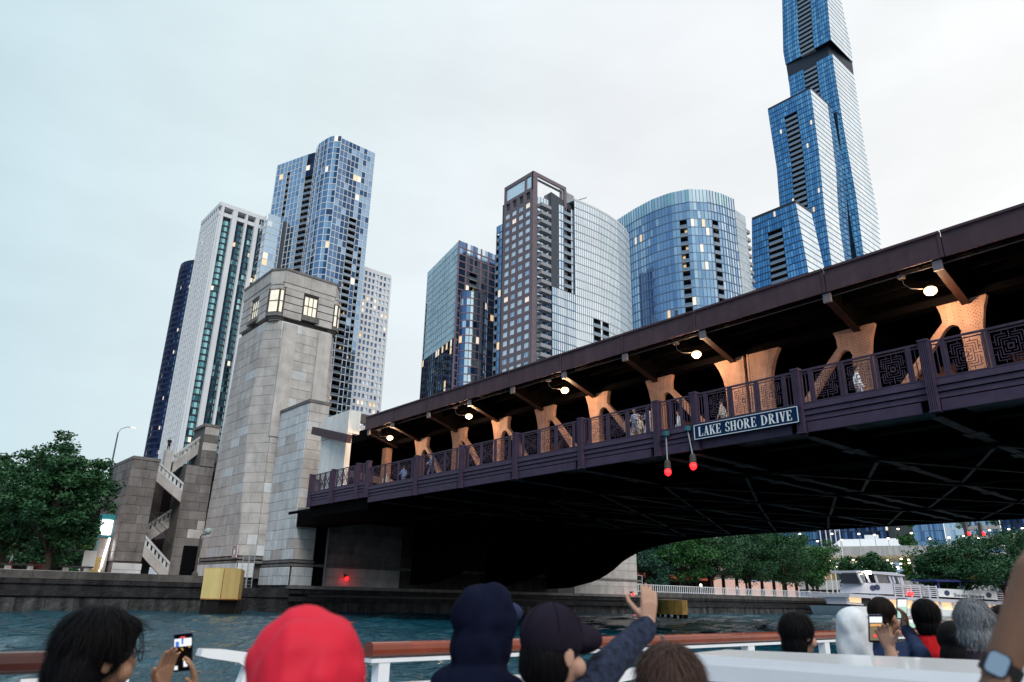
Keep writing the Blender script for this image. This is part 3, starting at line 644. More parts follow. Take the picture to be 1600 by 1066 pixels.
# truss uprights with gusset tops, lamp glow tinted into their steel
def arc(cx, cz, r_, a0, a1, k=7): return [(cx+r_*math.cos(math.radians(a0+(a1-a0)*i/k)), cz+r_*math.sin(math.radians(a0+(a1-a0)*i/k))) for i in range(k+1)]
def upright(sg):
    q = MB()
    right = [(.42, 9.5), (.42, 12.9), (.45, 13.4), (.52, 13.9), (.64, 14.4), (.82, 14.9), (.95, 15.3)]
    left = [(-1.35, 15.3), (-1.22, 14.9), (-1.12, 14.5), (-1.12, 14.15)]
    # gusset plate + upper leg pieces as convex-ish strips
    def strip(A, B_):
        for (a, c), (d, e_) in zip(zip(A, B_), zip(A[1:], B_[1:])): q.slab([a, c, e_, d] if sg > 0 else [a, d, e_, c], (0, 0, -ZB), (0, sg, 0), (0, 0, 1), (1, 0, 0), .30)
    strip([(-.42, 9.5), (-.42, 12.9), (-.42, 13.55)], [(.42, 9.5), (.42, 12.9), (.46, 13.55)])
    # arch crown between the legs
    ar_in = [(-.42, 13.55), (-.50, 13.8), (-.66, 13.93), (-.86, 13.93), (-1.05, 13.80), (-1.30, 13.50)]
    ar_out = [(.46, 13.55), (.55, 14.0), (.1, 14.3), (-.6, 14.35), (-1.12, 14.15), (-1.70, 13.95-.4)]
    strip(ar_in, ar_out)
    strip([(.55, 14.0), (.64, 14.4), (.82, 14.9), (.95, 15.3)], [(.1, 14.3), (-.2, 14.6), (-.3, 14.95), (-.3, 15.3)])
    strip([(.1, 14.3), (-.2, 14.6), (-.3, 14.95), (-.3, 15.3)], [(-1.12, 14.15), (-1.14, 14.6), (-1.22, 14.9), (-1.35, 15.3)])
    strip([(-1.30, 13.50), (-4.6, 9.5)], [(-1.70, 13.55), (-5.25, 9.5)])
    me = q.mesh('truss_upright', steel_truss)
    f = MB()
    for xo in (-.24, .24):  # flange plates proud of the web give the built-up section its edges
        for (a, c) in (((-.40, 9.5), (-.40, 13.5)), ((.40, 9.5), (.40, 13.3))):
            f.bar((xo*.75, sg*a[0], a[1]-ZB), (xo*.75, sg*c[0], c[1]-ZB), .07, .07)
    me2 = f.mesh('edge_angle', steel_truss)
    v = MB()
    def rv(a, z):
        p = (-.155, sg*a, z-ZB); r_ = .028
        v.add([(p[0], p[1]-r_, p[2]), (p[0], p[1], p[2]-r_), (p[0], p[1]+r_, p[2]), (p[0], p[1], p[2]+r_), (p[0]-.022, p[1], p[2])], [(0, 1, 4), (1, 2, 4), (2, 3, 4), (3, 0, 4)])
    z = 9.6
    while z < 15.1:
        for a in ((-.28, .28) if z < 13.6 else (-.28, .1, .3, .48)): rv(a, z); rv(a-.1, z+.07)
        if z > 14.1: rv(-.6, z); rv(-.9, z)
        z += .17
    for i in range(26):
        t = i/26; rv(-1.42-3.45*t, 13.35-3.85*t); rv(-1.66-3.45*t, 13.35-3.85*t)
    return me, me2, v.mesh('rivets', rivet_m)
UP = {1: upright(1), -1: upright(-1)}
for xx, ys in ((7.0, NY+NYR), (18, NY+NYR[:3]), (29, NY+NYR[:3]), (38, NY+NYR[:3])):
    for y in ys:
        sg = 1 if y > 0 else -1
        o = link('truss_upright', UP[sg][0], br, (xx, y, 0))
        if xx == 7.0:
            link('edge_angle', UP[sg][1], o); tag(link('rivets', UP[sg][2], o), kind='stuff')
# paired centre uprights: broad riveted plates, flared outward at the top
for sg, y in ((1, -.42), (-1, -1.96)):
    q = MB(); A = [(-.68, 9.5), (-.68, 13), (-.68, 15.3)]; 
    outr = [(.62, 9.5), (.62, 12.6), (.66, 13.3), (.78, 13.9), (1.0, 14.5), (1.3, 15.0), (1.42, 15.3)]
    inn = [(-.68, p[1]) for p in outr]
    for (a, c), (d, e_) in zip(zip(inn, outr), zip(inn[1:], outr[1:])): q.slab([a, c, e_, d] if sg > 0 else [a, d, e_, c], (0, 0, -ZB), (0, sg, 0), (0, 0, 1), (1, 0, 0), .35)
    q.bar((-.19, -sg*.62, 9.5-ZB), (-.19, -sg*.62, 15.2-ZB), .05, .1); q.bar((-.19, sg*.56, 9.5-ZB), (-.19, sg*.56, 13-ZB), .05, .1)
    o = q.build('truss_upright', steel_truss, br, (7, y, 0)); v = MB()
    z = 9.6
    while z < 15.2:
        for a in (-.6, -.42, .30, .5):
            r_ = .028; p = (-.19, sg*(a+(.0 if z < 13 or a < 0 else (z-13)*.25)), z-ZB)
            v.add([(p[0], p[1]-r_, p[2]), (p[0], p[1], p[2]-r_), (p[0], p[1]+r_, p[2]), (p[0], p[1], p[2]+r_), (p[0]-.022, p[1], p[2])], [(0, 1, 4), (1, 2, 4), (2, 3, 4), (3, 0, 4)])
        z += .15
    tag(v.build('rivets', rivet_m, o), kind='stuff')
# upper deck: slab, fascia plates, outriggers, stringers, conduit
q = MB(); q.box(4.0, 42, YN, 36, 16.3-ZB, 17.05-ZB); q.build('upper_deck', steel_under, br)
joints = [36.05]+[5.3*t for t in (5.9, 4.95, 3.96, 2.98, 1.99, .98, -.02, -1.44, -2.44, -3.5, -4.5, -5.5, -7.4)]
for a, c in zip(joints, joints[1:]):
    q = MB(); q.box(3.78, 3.86, c+.02, a-.02, 16.0-ZB, 17.2-ZB); q.box(3.70, 3.78, c+.03, a-.03, 17.12-ZB, 17.24-ZB); q.box(3.74, 3.78, c+.02, c+.14, 16.0-ZB, 17.12-ZB); q.build('fascia_plate', steel, br)
    k = 5
    for i in range(k):
        yy = c+(a-c)*(i+.5)/k; q = MB(); q.box(3.95, 4.3, yy-(a-c)/k*.46, yy+(a-c)/k*.46, 15.92-ZB, 16.28-ZB); q.build('gutter_section', steel_under, br)
ogm = MB(); ogm.add([(4.0, -.14, 15.62-ZB), (7.0, -.14, 14.75-ZB), (7.0, -.14, 16.3-ZB), (4.0, -.14, 16.3-ZB), (4.0, .14, 15.62-ZB), (7.0, .14, 14.75-ZB), (7.0, .14, 16.3-ZB), (4.0, .14, 16.3-ZB)], [(0, 1, 2, 3), (7, 6, 5, 4), (0, 4, 5, 1), (3, 2, 6, 7), (0, 3, 7, 4)])
ogm.box(7.0, 38, -.05, .05, 14.9-ZB, 16.3-ZB); og = ogm.mesh('outrigger_beam', steel_under)
ogf = MB(); ogf.bar((4.0, 0, 15.6-ZB), (7.0, 0, 14.72-ZB), .36, .04); ogfm = ogf.mesh('beam_flange', mat('rusty_flange', (.022, .009, .008), .6, var=.3))
cap_ = MB(); cap_.box(3.86, 4.0, -.19, .19, 15.50-ZB, 15.95-ZB); capm = cap_.mesh('end_plate', mat('grey_steel_plate', (.2, .17, .19), .5))
for y in [5.3*6.7]+NODES:
    if y == -1.96: continue
    o = link('outrigger_beam', og, br, (0, y, 0)); link('beam_flange', ogfm, o); link('end_plate', capm, o)
q = MB()
for xx in (5.3, 6.4, 9, 11, 13, 15.5): q.box(xx-.07, xx+.07, YN, 36, 15.75-ZB, 16.3-ZB)
q.build('deck_stringer', steel_under, br)
q = MB(); q.tube([(4.15, YN, 15.86-ZB), (4.15, 36, 15.86-ZB)], .03, 6); q.build('conduit', mat('galvanised', (.16, .14, .15), .4, .6), br)
q = MB(); q.box(6.7, 7.35, YN, 36, 15.0-ZB, 15.35-ZB); q.build('top_chord', steel_under, br)
# far side parapet of the upper deck
q = MB(); q.box(41.6, 41.8, YN, 36, 16-ZB, 17.2-ZB); q.build('far_fascia', steel, br)
q = MB(); q.box(6.5, 45, 58.5, 59, 9.3-ZB, 17.4-ZB); q.build('dark_backing', steel_under, br)  # dark wall added to close the open view between the decks
q = MB(); q.box(6.0, 42, 36.05, 63, 16.0-ZB, 17.05-ZB); q.build('approach_deck', steel_under, br)
q = MB(); q.bar((7.2, 36, 11.5-ZB), (7.2, 50, 14.6-ZB), .5, .6); q.bar((7.2, 37.5, 9.5-ZB), (7.2, 37.5, 15-ZB), .6, .8); q.build('approach_frame', steel_truss, br)
# white control-house panels at the tower end
panel_w = mat('white_wall_panel', (.84, .83, .80), .7, var=.08, scale=.8, streak=.12)
wb = empty('panelled_gatehouse', (3.95, 42.2, 9.8), 'white panelled box wall between the tower and the bridge upper deck', 'wall')
q = MB(); q.box(-1.2, -.9, -4.5, .1, -.1, 7.2); q.box(-1.2, 20, -4.6, -4.3, 7.2, 8.1); q.build('panel_wall', stone_core, wb)
for i in range(8):
    for z0, z1 in ((.0, 2.0), (2.03, 5.9)):
        q = MB(); q.box(-1.27, -1.19, -.57*(i+1)+.10+.012, -.57*i+.10-.012, z0-.1, z1); q.build('wall_panel', panel_w, wb)
q = MB(); q.box(-1.32, -1.17, -4.62, .15, 5.95, 8.1); q.build('top_panel', panel_w, wb)
q = MB(); q.box(-1.34, -.8, -5.0, -4.5, -.1, 5.94); q.build('corner_post', panel_w, wb)
q = MB(); q.box(-1.33, -.1, -5.05, -4.62, 5.96, 8.1); q.build('top_panel', panel_w, wb)
p0 = Vector(atx(490, 673, 2.75)); p1 = Vector(atx(546, 686, 2.0)); q = MB(); q.bar(p0-Vector((3.95, 42.2, 9.8)), p1-Vector((3.95, 42.2, 9.8)), .4, .75); q.build('link_beam', steel, wb)
# ---- approach spans behind the tower
ap = empty('approach_viaduct', (20, 120, 0), 'dark approach viaduct carrying the road behind the stair tower', 'viaduct')
q = MB(); q.box(-17.5, 18, -56, 130, 15.9, 16.9); q.build('upper_girder', steel, ap)
q = MB(); q.box(-17.7, -17.5, -56, 130, 16.9, 17.9); q.build('parapet', conc, ap)
q = MB(); q.box(-17.5, 18, -60, 130, 8.6, 9.5); q.build('lower_girder', steel, ap)
for i in range(6): q = MB(); q.box(-16, -15, -20+26*i, -18.8+26*i, 3.1, 15.9); q.build('support_column', conc, ap)
# west approach wing on the left, half hidden by the tree: girders over the plaza
av = empty('side_ramp', (-14, 92, 0), 'concrete ramp with a brown girder half hidden behind the tree and stair tower', 'ramp')
q = MB(); q.box(-60, 8, 0, 10, 12.6, 13.2); q.build('deck_edge', conc, av); q = MB(); q.box(-60, 8, .3, 10, 10.9, 12.6); q.build('girder', steel, av)
q = MB(); q.box(-60, 8, .05, .4, 13.2, 14.3); q.build('parapet', conc, av)
for i in range(5): q = MB(); q.box(-52+13*i, -50.8+13*i, 4, 5.2, 3.1, 10.9); q.build('support_column', conc, av)
q = MB(); q.box(-60, 8, 9.5, 10, 3.1, 10.9); q.build('back_wall', conc_dark, av)
# ================================================================== lamps on the bridge
lamp_hot = mat('lamp_glow', (1, .9, .7), .4, emit=(1, .66, .30), es=4.2)
def bridge_lamp(y, label):
    t = empty('bridge_lamp', (5.0, y, 15.35), label, 'lamp', 'lamps under the upper deck')
    q = MB(); q.tube([(-.7, .85, .45), (-.75, .8, .1), (-.6, .6, -.12), (-.3, .3, -.15), (0, 0.05, -.12)], .018, 8); q.build('lamp_arm', mat('galvanised', (.16, .14, .15)), t)
    q = MB(); q.tube([(0, 0, .05), (0, 0, -.06), (0, 0, -.16)], [.07, .17, .20], 14); q.build('lamp_housing', dark_frame, t)
    q = MB(); q.ball((0, 0, -.24), .24, 16, 10, (1.15, 1.15, .85)); q.build('lamp_globe', lamp_hot, t, smooth=True)
    q = MB(); q.box(-.9, -.55, .75, 1.0, .42, .55); q.build('junction_box', mat('galvanised', (.16, .14, .15)), t)
    ld = bpy.data.lights.new('lamp_light', 'POINT'); ld.energy = 520; ld.color = (1, .62, .34); ld.shadow_soft_size = .2
    lo = bpy.data.objects.new('lamp_light', ld); COL.objects.link(lo); lo.parent = t; lo.location = (-.1, 0, -.55)
for y, lb in ((5.3*-2.22, 'nearest of the glaring lamps under the upper deck, at the right'), (5.3*.15, 'glaring lamp left of the paired centre uprights, second from the right'),
              (5.3*2.16, 'middle one of the five warm lamps under the upper deck'), (5.3*4.16, 'second warm lamp from the tower under the upper deck'), (5.3*6.33, 'warm lamp closest to the white panelled wall by the tower')):
    bridge_lamp(y, lb)
bridge_lamp(5.3*-4.5, 'warm lamp under the upper deck beyond the right edge')
# red navigation lights
red_hot = mat('red_lamp', (1, .1, .08), .4, emit=(1, .004, .006), es=9); teal_m = mat('teal_collar', (.03, .13, .16), .5)
def nav(p, h, label, tilt=0):
    t = empty('navigation_light', p, label, 'signal light', 'red navigation lights'); x, y, z = 0, 0, 0
    q = MB(); q.tube([(0, 0, .1), (0, 0, -.12)], .17, 12); q.build('collar', teal_m, t)
    q = MB(); q.tube([(0, 0, -.1), (0, tilt, -h)], .032, 8); q.build('hanger_pipe', mat('galvanised_pale', (.40, .43, .47), .5), t)
    q = MB(); q.tube([(0, tilt, -h+.05), (0, tilt, -h-.05), (0, tilt, -h-.4)], [.09, .15, .16], 12); q.build('lamp_cage', dark_frame, t)
    q = MB(); q.ball((0, tilt, -h-.52), .16, 14, 10, (1, 1, 1.15)); q.build('lamp_lens', red_hot, t, smooth=True)
    ld = bpy.data.lights.new('lamp_light', 'POINT'); ld.energy = 14; ld.color = (1, .05, .06); ld.shadow_soft_size = .15
    lo = bpy.data.objects.new('lamp_light', ld); COL.objects.link(lo); lo.parent = t; lo.location = (0, tilt, -h-.8)
nav((-.32, -.72, 9.4), 1.35, 'left red navigation light hanging below the bridge centre')
nav((-.32, -2.0, 9.45), 1.28, 'right red navigation light hanging below the bridge centre', -.18)
def pier_light(p, label):
    t = empty('pier_light', p, label, 'signal light', 'red pier lights')
    q = MB(); q.box(-.12, .12, -.1, .3, .12, .4); q.build('bracket', dark_frame, t); q = MB(); q.ball((0, -.12, 0), .17, 14, 10); q.build('lamp_lens', red_hot, t, smooth=True)
    ld = bpy.data.lights.new('lamp_light', 'POINT'); ld.energy = 9; ld.color = (1, .05, .06); ld.shadow_soft_size = .12
    lo = bpy.data.objects.new('lamp_light', ld); COL.objects.link(lo); lo.parent = t; lo.location = (0, -.5, 0)
p = aty(541, 904, 47.2); pier_light(tuple(p), 'red light on the stone pier wall right of the tower')
p = aty(988, 929, 46.9); pier_light(tuple(p), 'red light at the far end of the pier, behind the raised hand')
# the road sign
sg_ = empty('road_sign', (-.36, -5.0, 9.2), 'dark blue name sign with white letters reading LAKE SHORE DRIVE on the bridge', 'sign')
blue_sign = mat('sign_blue', (.006, .028, .085), .8, spec=.1); white_ink = mat('sign_white', (.88, .9, .92), .7)
SY0, SY1, SZ0, SZ1 = -2.36, -7.62, 8.80, 9.56
q = MB(); q.box(-.02, .04, SY1+5.0, SY0+5.0, SZ0-9.2, SZ1-9.2); q.build('sign_board', blue_sign, sg_)
q = MB()
for a, c in (((SY0-.05, SZ0+.05), (SY1+.05, SZ0+.05)), ((SY0-.05, SZ1-.05), (SY1+.05, SZ1-.05)), ((SY0-.05, SZ0+.05), (SY0-.05, SZ1-.05)), ((SY1+.05, SZ0+.05), (SY1+.05, SZ1-.05))):
    q.bar((-.026, a[0]+5, a[1]-9.2), (-.026, c[0]+5, c[1]-9.2), .028, .028)
q.build('sign_border', white_ink, sg_)
# serif capitals built from strokes; cell height 1, thick stems and thin serifs
def stroke_letter(ch):
    T_, t = .17, .06; W_ = .62; S = []
    def r(x0, x1, y0, y1): S.append([(x0, y0), (x1, y0), (x1, y1), (x0, y1)])
    def stem(x, w_=T_): r(x, x+w_, 0, 1); r(x-.06, x+w_+.06, 0, .05); r(x-.06, x+w_+.06, .95, 1)
    def ln(a, c, w_): 
        d = np.array(c)-np.array(a); S.append([(a[0]-w_/2, a[1]), (a[0]+w_/2, a[1]), (c[0]+w_/2, c[1]), (c[0]-w_/2, c[1])])
    def bowl(cx, cy, rx, ry, a0, a1, wth, k=10):
        for i in range(k):
            p0 = math.radians(a0+(a1-a0)*i/k); p1 = math.radians(a0+(a1-a0)*(i+1)/k)
            w0 = t*.8+(wth-t*.8)*abs(math.cos(p0)); w1 = t*.8+(wth-t*.8)*abs(math.cos(p1))
            S.append([(cx+(rx-w0)*math.cos(p0), cy+(ry-t)*math.sin(p0)), (cx+rx*math.cos(p0), cy+ry*math.sin(p0)), (cx+rx*math.cos(p1), cy+ry*math.sin(p1)), (cx+(rx-w1)*math.cos(p1), cy+(ry-t)*math.sin(p1))])
    if ch == 'L': stem(.06); r(.1, .58, 0, .055); S.append([(.50, .055), (.58, .055), (.58, .3), (.55, .3)]); adv = .64
    elif ch == 'A':
        ln((.5, 0), (.34, 1), T_); ln((.10, 0), (.33, 1), t); r(.17, .46, .3, .355); r(0, .2, 0, .05); r(.36, .66, 0, .05); adv = .68
    elif ch == 'K': stem(.06); ln((.25, .42), (.58, .96), t); ln((.58, .03), (.34, .55), T_); r(.46, .7, .95, 1); r(.42, .74, 0, .05); adv = .74
    elif ch == 'E':
        stem(.06); r(.1, .56, 0, .055); r(.1, .56, .945, 1); r(.1, .4, .475, .53); r(.38, .42, .38, .62)
        S.append([(.48, .055), (.56, .055), (.56, .26), (.53, .26)]); S.append([(.53, .76), (.56, .76), (.56, .945), (.48, .945)]); adv = .62
    elif ch == 'S': bowl(.28, .74, .24, .27, 25, 270, .14); bowl(.28, .26, .25, .27, 90, -155, .14); r(.46, .5, .70, .95); r(.04, .08, .05, .32); adv = .56
    elif ch == 'H': stem(.06); stem(.48); r(.2, .5, .475, .53); adv = .74
    elif ch == 'O': bowl(.36, .5, .34, .51, 0, 360, .17, 20); adv = .74
    elif ch == 'R': stem(.06); bowl(.25, .74, .32, .26, -90, 90, .16); r(.12, .26, .945, 1); r(.12, .3, .48, .53); ln((.60, 0), (.32, .5), T_); r(.48, .76, 0, .05); adv = .76
    elif ch == 'D': stem(.06); bowl(.2, .5, .50, .5, -90, 90, .18, 12); r(.12, .24, 0, .05); r(.12, .24, .95, 1); adv = .78
    elif ch == 'I': stem(.06); adv = .32
    elif ch == 'V': ln((.34, 0), (.17, 1), T_); ln((.36, 0), (.56, 1), t); r(.02, .32, .95, 1); r(.44, .68, .95, 1); adv = .68
    else: adv = .4
    return S, adv
def lay_text(txt, height, length, mapf, parent, m_, nm='letter', d=.012, gap=.06):
    tot = sum(stroke_letter(c)[1]+gap for c in txt); sxx = length/tot; x = 0
    for c in txt:
        S, adv = stroke_letter(c); q = MB()
        for k_, poly in enumerate(S):
            P_ = [mapf((x+p[0])*sxx, p[1]*height, 0) for p in poly]; Q_ = [mapf((x+p[0])*sxx, p[1]*height, d+.0006*k_) for p in poly]
            q.add(P_+Q_, [(0, 1, 2, 3), (7, 6, 5, 4), (0, 4, 5, 1), (1, 5, 6, 2), (2, 6, 7, 3), (3, 7, 4, 0)])
        if S: q.build(nm, m_, parent)
        x += adv+gap
lay_text('LAKE SHORE DRIVE', .44, 4.72, lambda x, z, d: (-.024-d, SY0-.27-x+5.0, SZ0+.16+z-9.2), sg_, white_ink)
# ---- cars on the lower roadway
tail = mat('tail_light', (1, .1, .05), .4, emit=(1, .06, .03), es=14)
def car(loc, rz, colr, label, group='cars on the lower deck'):
    t = empty('car', loc, label, 'car', group, rz); paint = mat('car_paint_%d' % int(colr[0]*100), colr, .3, var=.03, coat=.6)
    prof = [(-2.2, .45), (-2.25, .8), (-2.1, 1.0), (-1.55, 1.05), (-1.0, 1.42), (.35, 1.45), (1.1, 1.02), (2.05, .9), (2.25, .7), (2.25, .4)]
    q = MB(); n_ = len(prof)
    rings = [(-.86, .97), (-.9, .9), (-.9, .9)]
    secs = [(-.88, .0), (-.80, .0)]
    L1 = [(p[0], -.9+(.16 if p[1] > 1.2 else 0), p[1]) for p in prof]; R1 = [(p[0], .9-(.16 if p[1] > 1.2 else 0), p[1]) for p in prof]
    q.add(L1+R1, [tuple(range(n_)), tuple(range(2*n_-1, n_-1, -1))]+[(i, n_+i, n_+(i+1) % n_, (i+1) % n_) for i in range(n_)]); q.build('body', paint, t)
    gl = mat('car_glass', (.02, .02, .025), .05)
    q = MB()
    for s_ in (-1, 1): q.add([(-1.35, s_*.915, 1.08), (.95, s_*.915, 1.08), (.3, s_*.765, 1.39), (-.95, s_*.765, 1.37)], [(0, 1, 2, 3)])
    q.add([(-1.55, -.74, 1.09), (-1.55, .74, 1.09), (-1.05, .68, 1.41), (-1.05, -.68, 1.41)], [(0, 1, 2, 3)]); q.build('window', gl, t)
    for x in (-1.4, 1.4):
        for s_ in (-1, 1):
            q = MB(); q.tube([(x, s_*.72, .34), (x, s_*.93, .34)], .34, 16); wh = q.build('wheel', mat('tyre', (.02, .02, .02), .8), t)
            q = MB(); q.tube([(x, s_*.9, .34), (x, s_*.945, .34)], .19, 12); q.build('rim', mat('alloy', (.4, .4, .42), .3, .8), wh)
    for s_ in (-1, 1):
        q = MB(); q.box(-2.31, -2.2, s_*.7-.17, s_*.7+.17, .74, .94); q.build('tail_light', tail, t)
        q = MB(); q.box(2.2, 2.28, s_*.68-.16, s_*.68+.16, .66, .78); q.build('headlight', mat('headlight_lens', (.6, .6, .55), .2, emit=(1, .95, .8), es=2), t)
    ld = bpy.data.lights.new('brake_light', 'POINT'); ld.energy = 22; ld.color = (1, .1, .05); ld.shadow_soft_size = .3
    lo = bpy.data.objects.new('brake_light', ld); COL.objects.link(lo); lo.parent = t; lo.location = (-2.7, 0, .85)
    return t
car((11.2, -8.6, 9.55), math.radians(90), (.3, .02, .02), 'red car on the lower deck right of the name sign')
car((11.0, -1.4, 9.55), math.radians(90), (.04, .04, .045), 'dark car on the lower deck behind the name sign')
car((11.3, 9.5, 9.55), math.radians(90), (.25, .25, .27), 'silver car on the lower deck left of the navigation lights')
car((11.0, 19.5, 9.55), math.radians(90), (.07, .02, .03), 'dark red car on the lower deck under the second lamp from the tower')
# ---- people on the footway
pa = small_person(atx(673, 742, 1.3)*[1, 1, 0]+[0, 0, 9.69], math.radians(90), 1.80, 'lean', (.14, .22, .42), (.10, .12, .2), label='man in a blue shirt leaning on the railing near the tower')
pb = small_person(atx(993, 690, 1.2)*[1, 1, 0]+[0, 0, 9.69], math.radians(90), 1.80, 'lean', (.42, .45, .55), (.30, .3, .36), label='person in a pale grey shirt at the railing left of the paired posts')
pc = small_person(atx(1344, 620, 2.2)*[1, 1, 0]+[0, 0, 9.69], math.radians(-170), 1.80, 'walk', (.62, .66, .72), (.35, .35, .42), label='person in a white shirt walking behind the right-hand railing')
pd = small_person(atx(1130, 660, 3.0)*[1, 1, 0]+[0, 0, 9.69], math.radians(10), 1.82, 'walk', (.5, .45, .4), (.2, .18, .18), label='person in beige behind the railing above the name sign')
ped(pb, atx(1014, 690, 1.1)*[1, 1, 0]+[0, 0, 9.64], math.radians(70), 'companion in grey beside the person at the railing, on the right of the two')
ped(pd, atx(603, 750, 3.2)*[1, 1, 0]+[0, 0, 9.67], math.radians(-160), 'small beige walker on the footway nearest the tower')
ped(pa, atx(630, 750, 2.5)*[1, 1, 0]+[0, 0, 9.67], math.radians(0), 'walker in blue passing under the first lamp by the tower')
ped(pc, atx(1062, 680, 1.6)*[1, 1, 0]+[0, 0, 9.2], math.radians(30), 'white-shirted figure between the paired posts at the bridge centre')
ped(pd, atx(1000, 700, 2.4)*[1, 1, 0]+[0, 0, 9.69], math.radians(170), 'person passing behind the couple at the railing')
# ================================================================== skyline
G_BLUE = [glass('blue_glass_a', (.24, .38, .58)), glass('blue_glass_b', (.34, .49, .67)), glass('blue_glass_c', (.13, .22, .38)), glass('blue_glass_d', (.46, .60, .74)), glass('blue_glass_e', (.05, .10, .20))]
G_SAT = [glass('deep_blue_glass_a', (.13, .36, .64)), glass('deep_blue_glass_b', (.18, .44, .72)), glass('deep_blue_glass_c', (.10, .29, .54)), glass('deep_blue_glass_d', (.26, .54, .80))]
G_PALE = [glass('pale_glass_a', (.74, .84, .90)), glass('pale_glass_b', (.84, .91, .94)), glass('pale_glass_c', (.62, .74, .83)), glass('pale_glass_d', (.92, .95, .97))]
G_TEAL = [glass('teal_glass_a', (.30, .58, .60)), glass('teal_glass_b', (.12, .34, .38)), glass('teal_glass_c', (.05, .13, .17)), glass('teal_glass_d', (.48, .72, .72))]
G_NAVY = [glass('navy_glass_a', (.03, .05, .12)), glass('navy_glass_b', (.05, .09, .2)), glass('navy_glass_c', (.02, .025, .05)), glass('navy_glass_d', (.12, .2, .36))]
LIT = [mat('lit_pane_warm', (.5, .4, .3), .3, emit=(1, .70, .38), es=.75), mat('lit_pane_pale', (.6, .55, .5), .3, emit=(1, .86, .66), es=.7)]
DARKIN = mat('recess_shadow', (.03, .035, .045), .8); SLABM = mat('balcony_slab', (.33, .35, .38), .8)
MUL_B = mat('blue_mullion', (.16, .24, .36), .4, .3); MUL_P = mat('pewter_mullion', (.42, .48, .55), .4, .3); MUL_D = mat('dark_mullion', (.04, .05, .07), .4, .3); MUL_W = mat('white_mullion', (.66, .70, .74), .5)
def polylen(P):
    return sum(math.hypot(b[0]-a[0], b[1]-a[1]) for a, b in zip(P, P[1:]))
def along(P, t):
    tot = polylen(P); d = t*tot
    for a, b in zip(P, P[1:]):
        l = math.hypot(b[0]-a[0], b[1]-a[1])
        if d <= l+1e-9: f = d/l if l else 0; return (a[0]+(b[0]-a[0])*f, a[1]+(b[1]-a[1])*f)
        d -= l
    return P[-1]
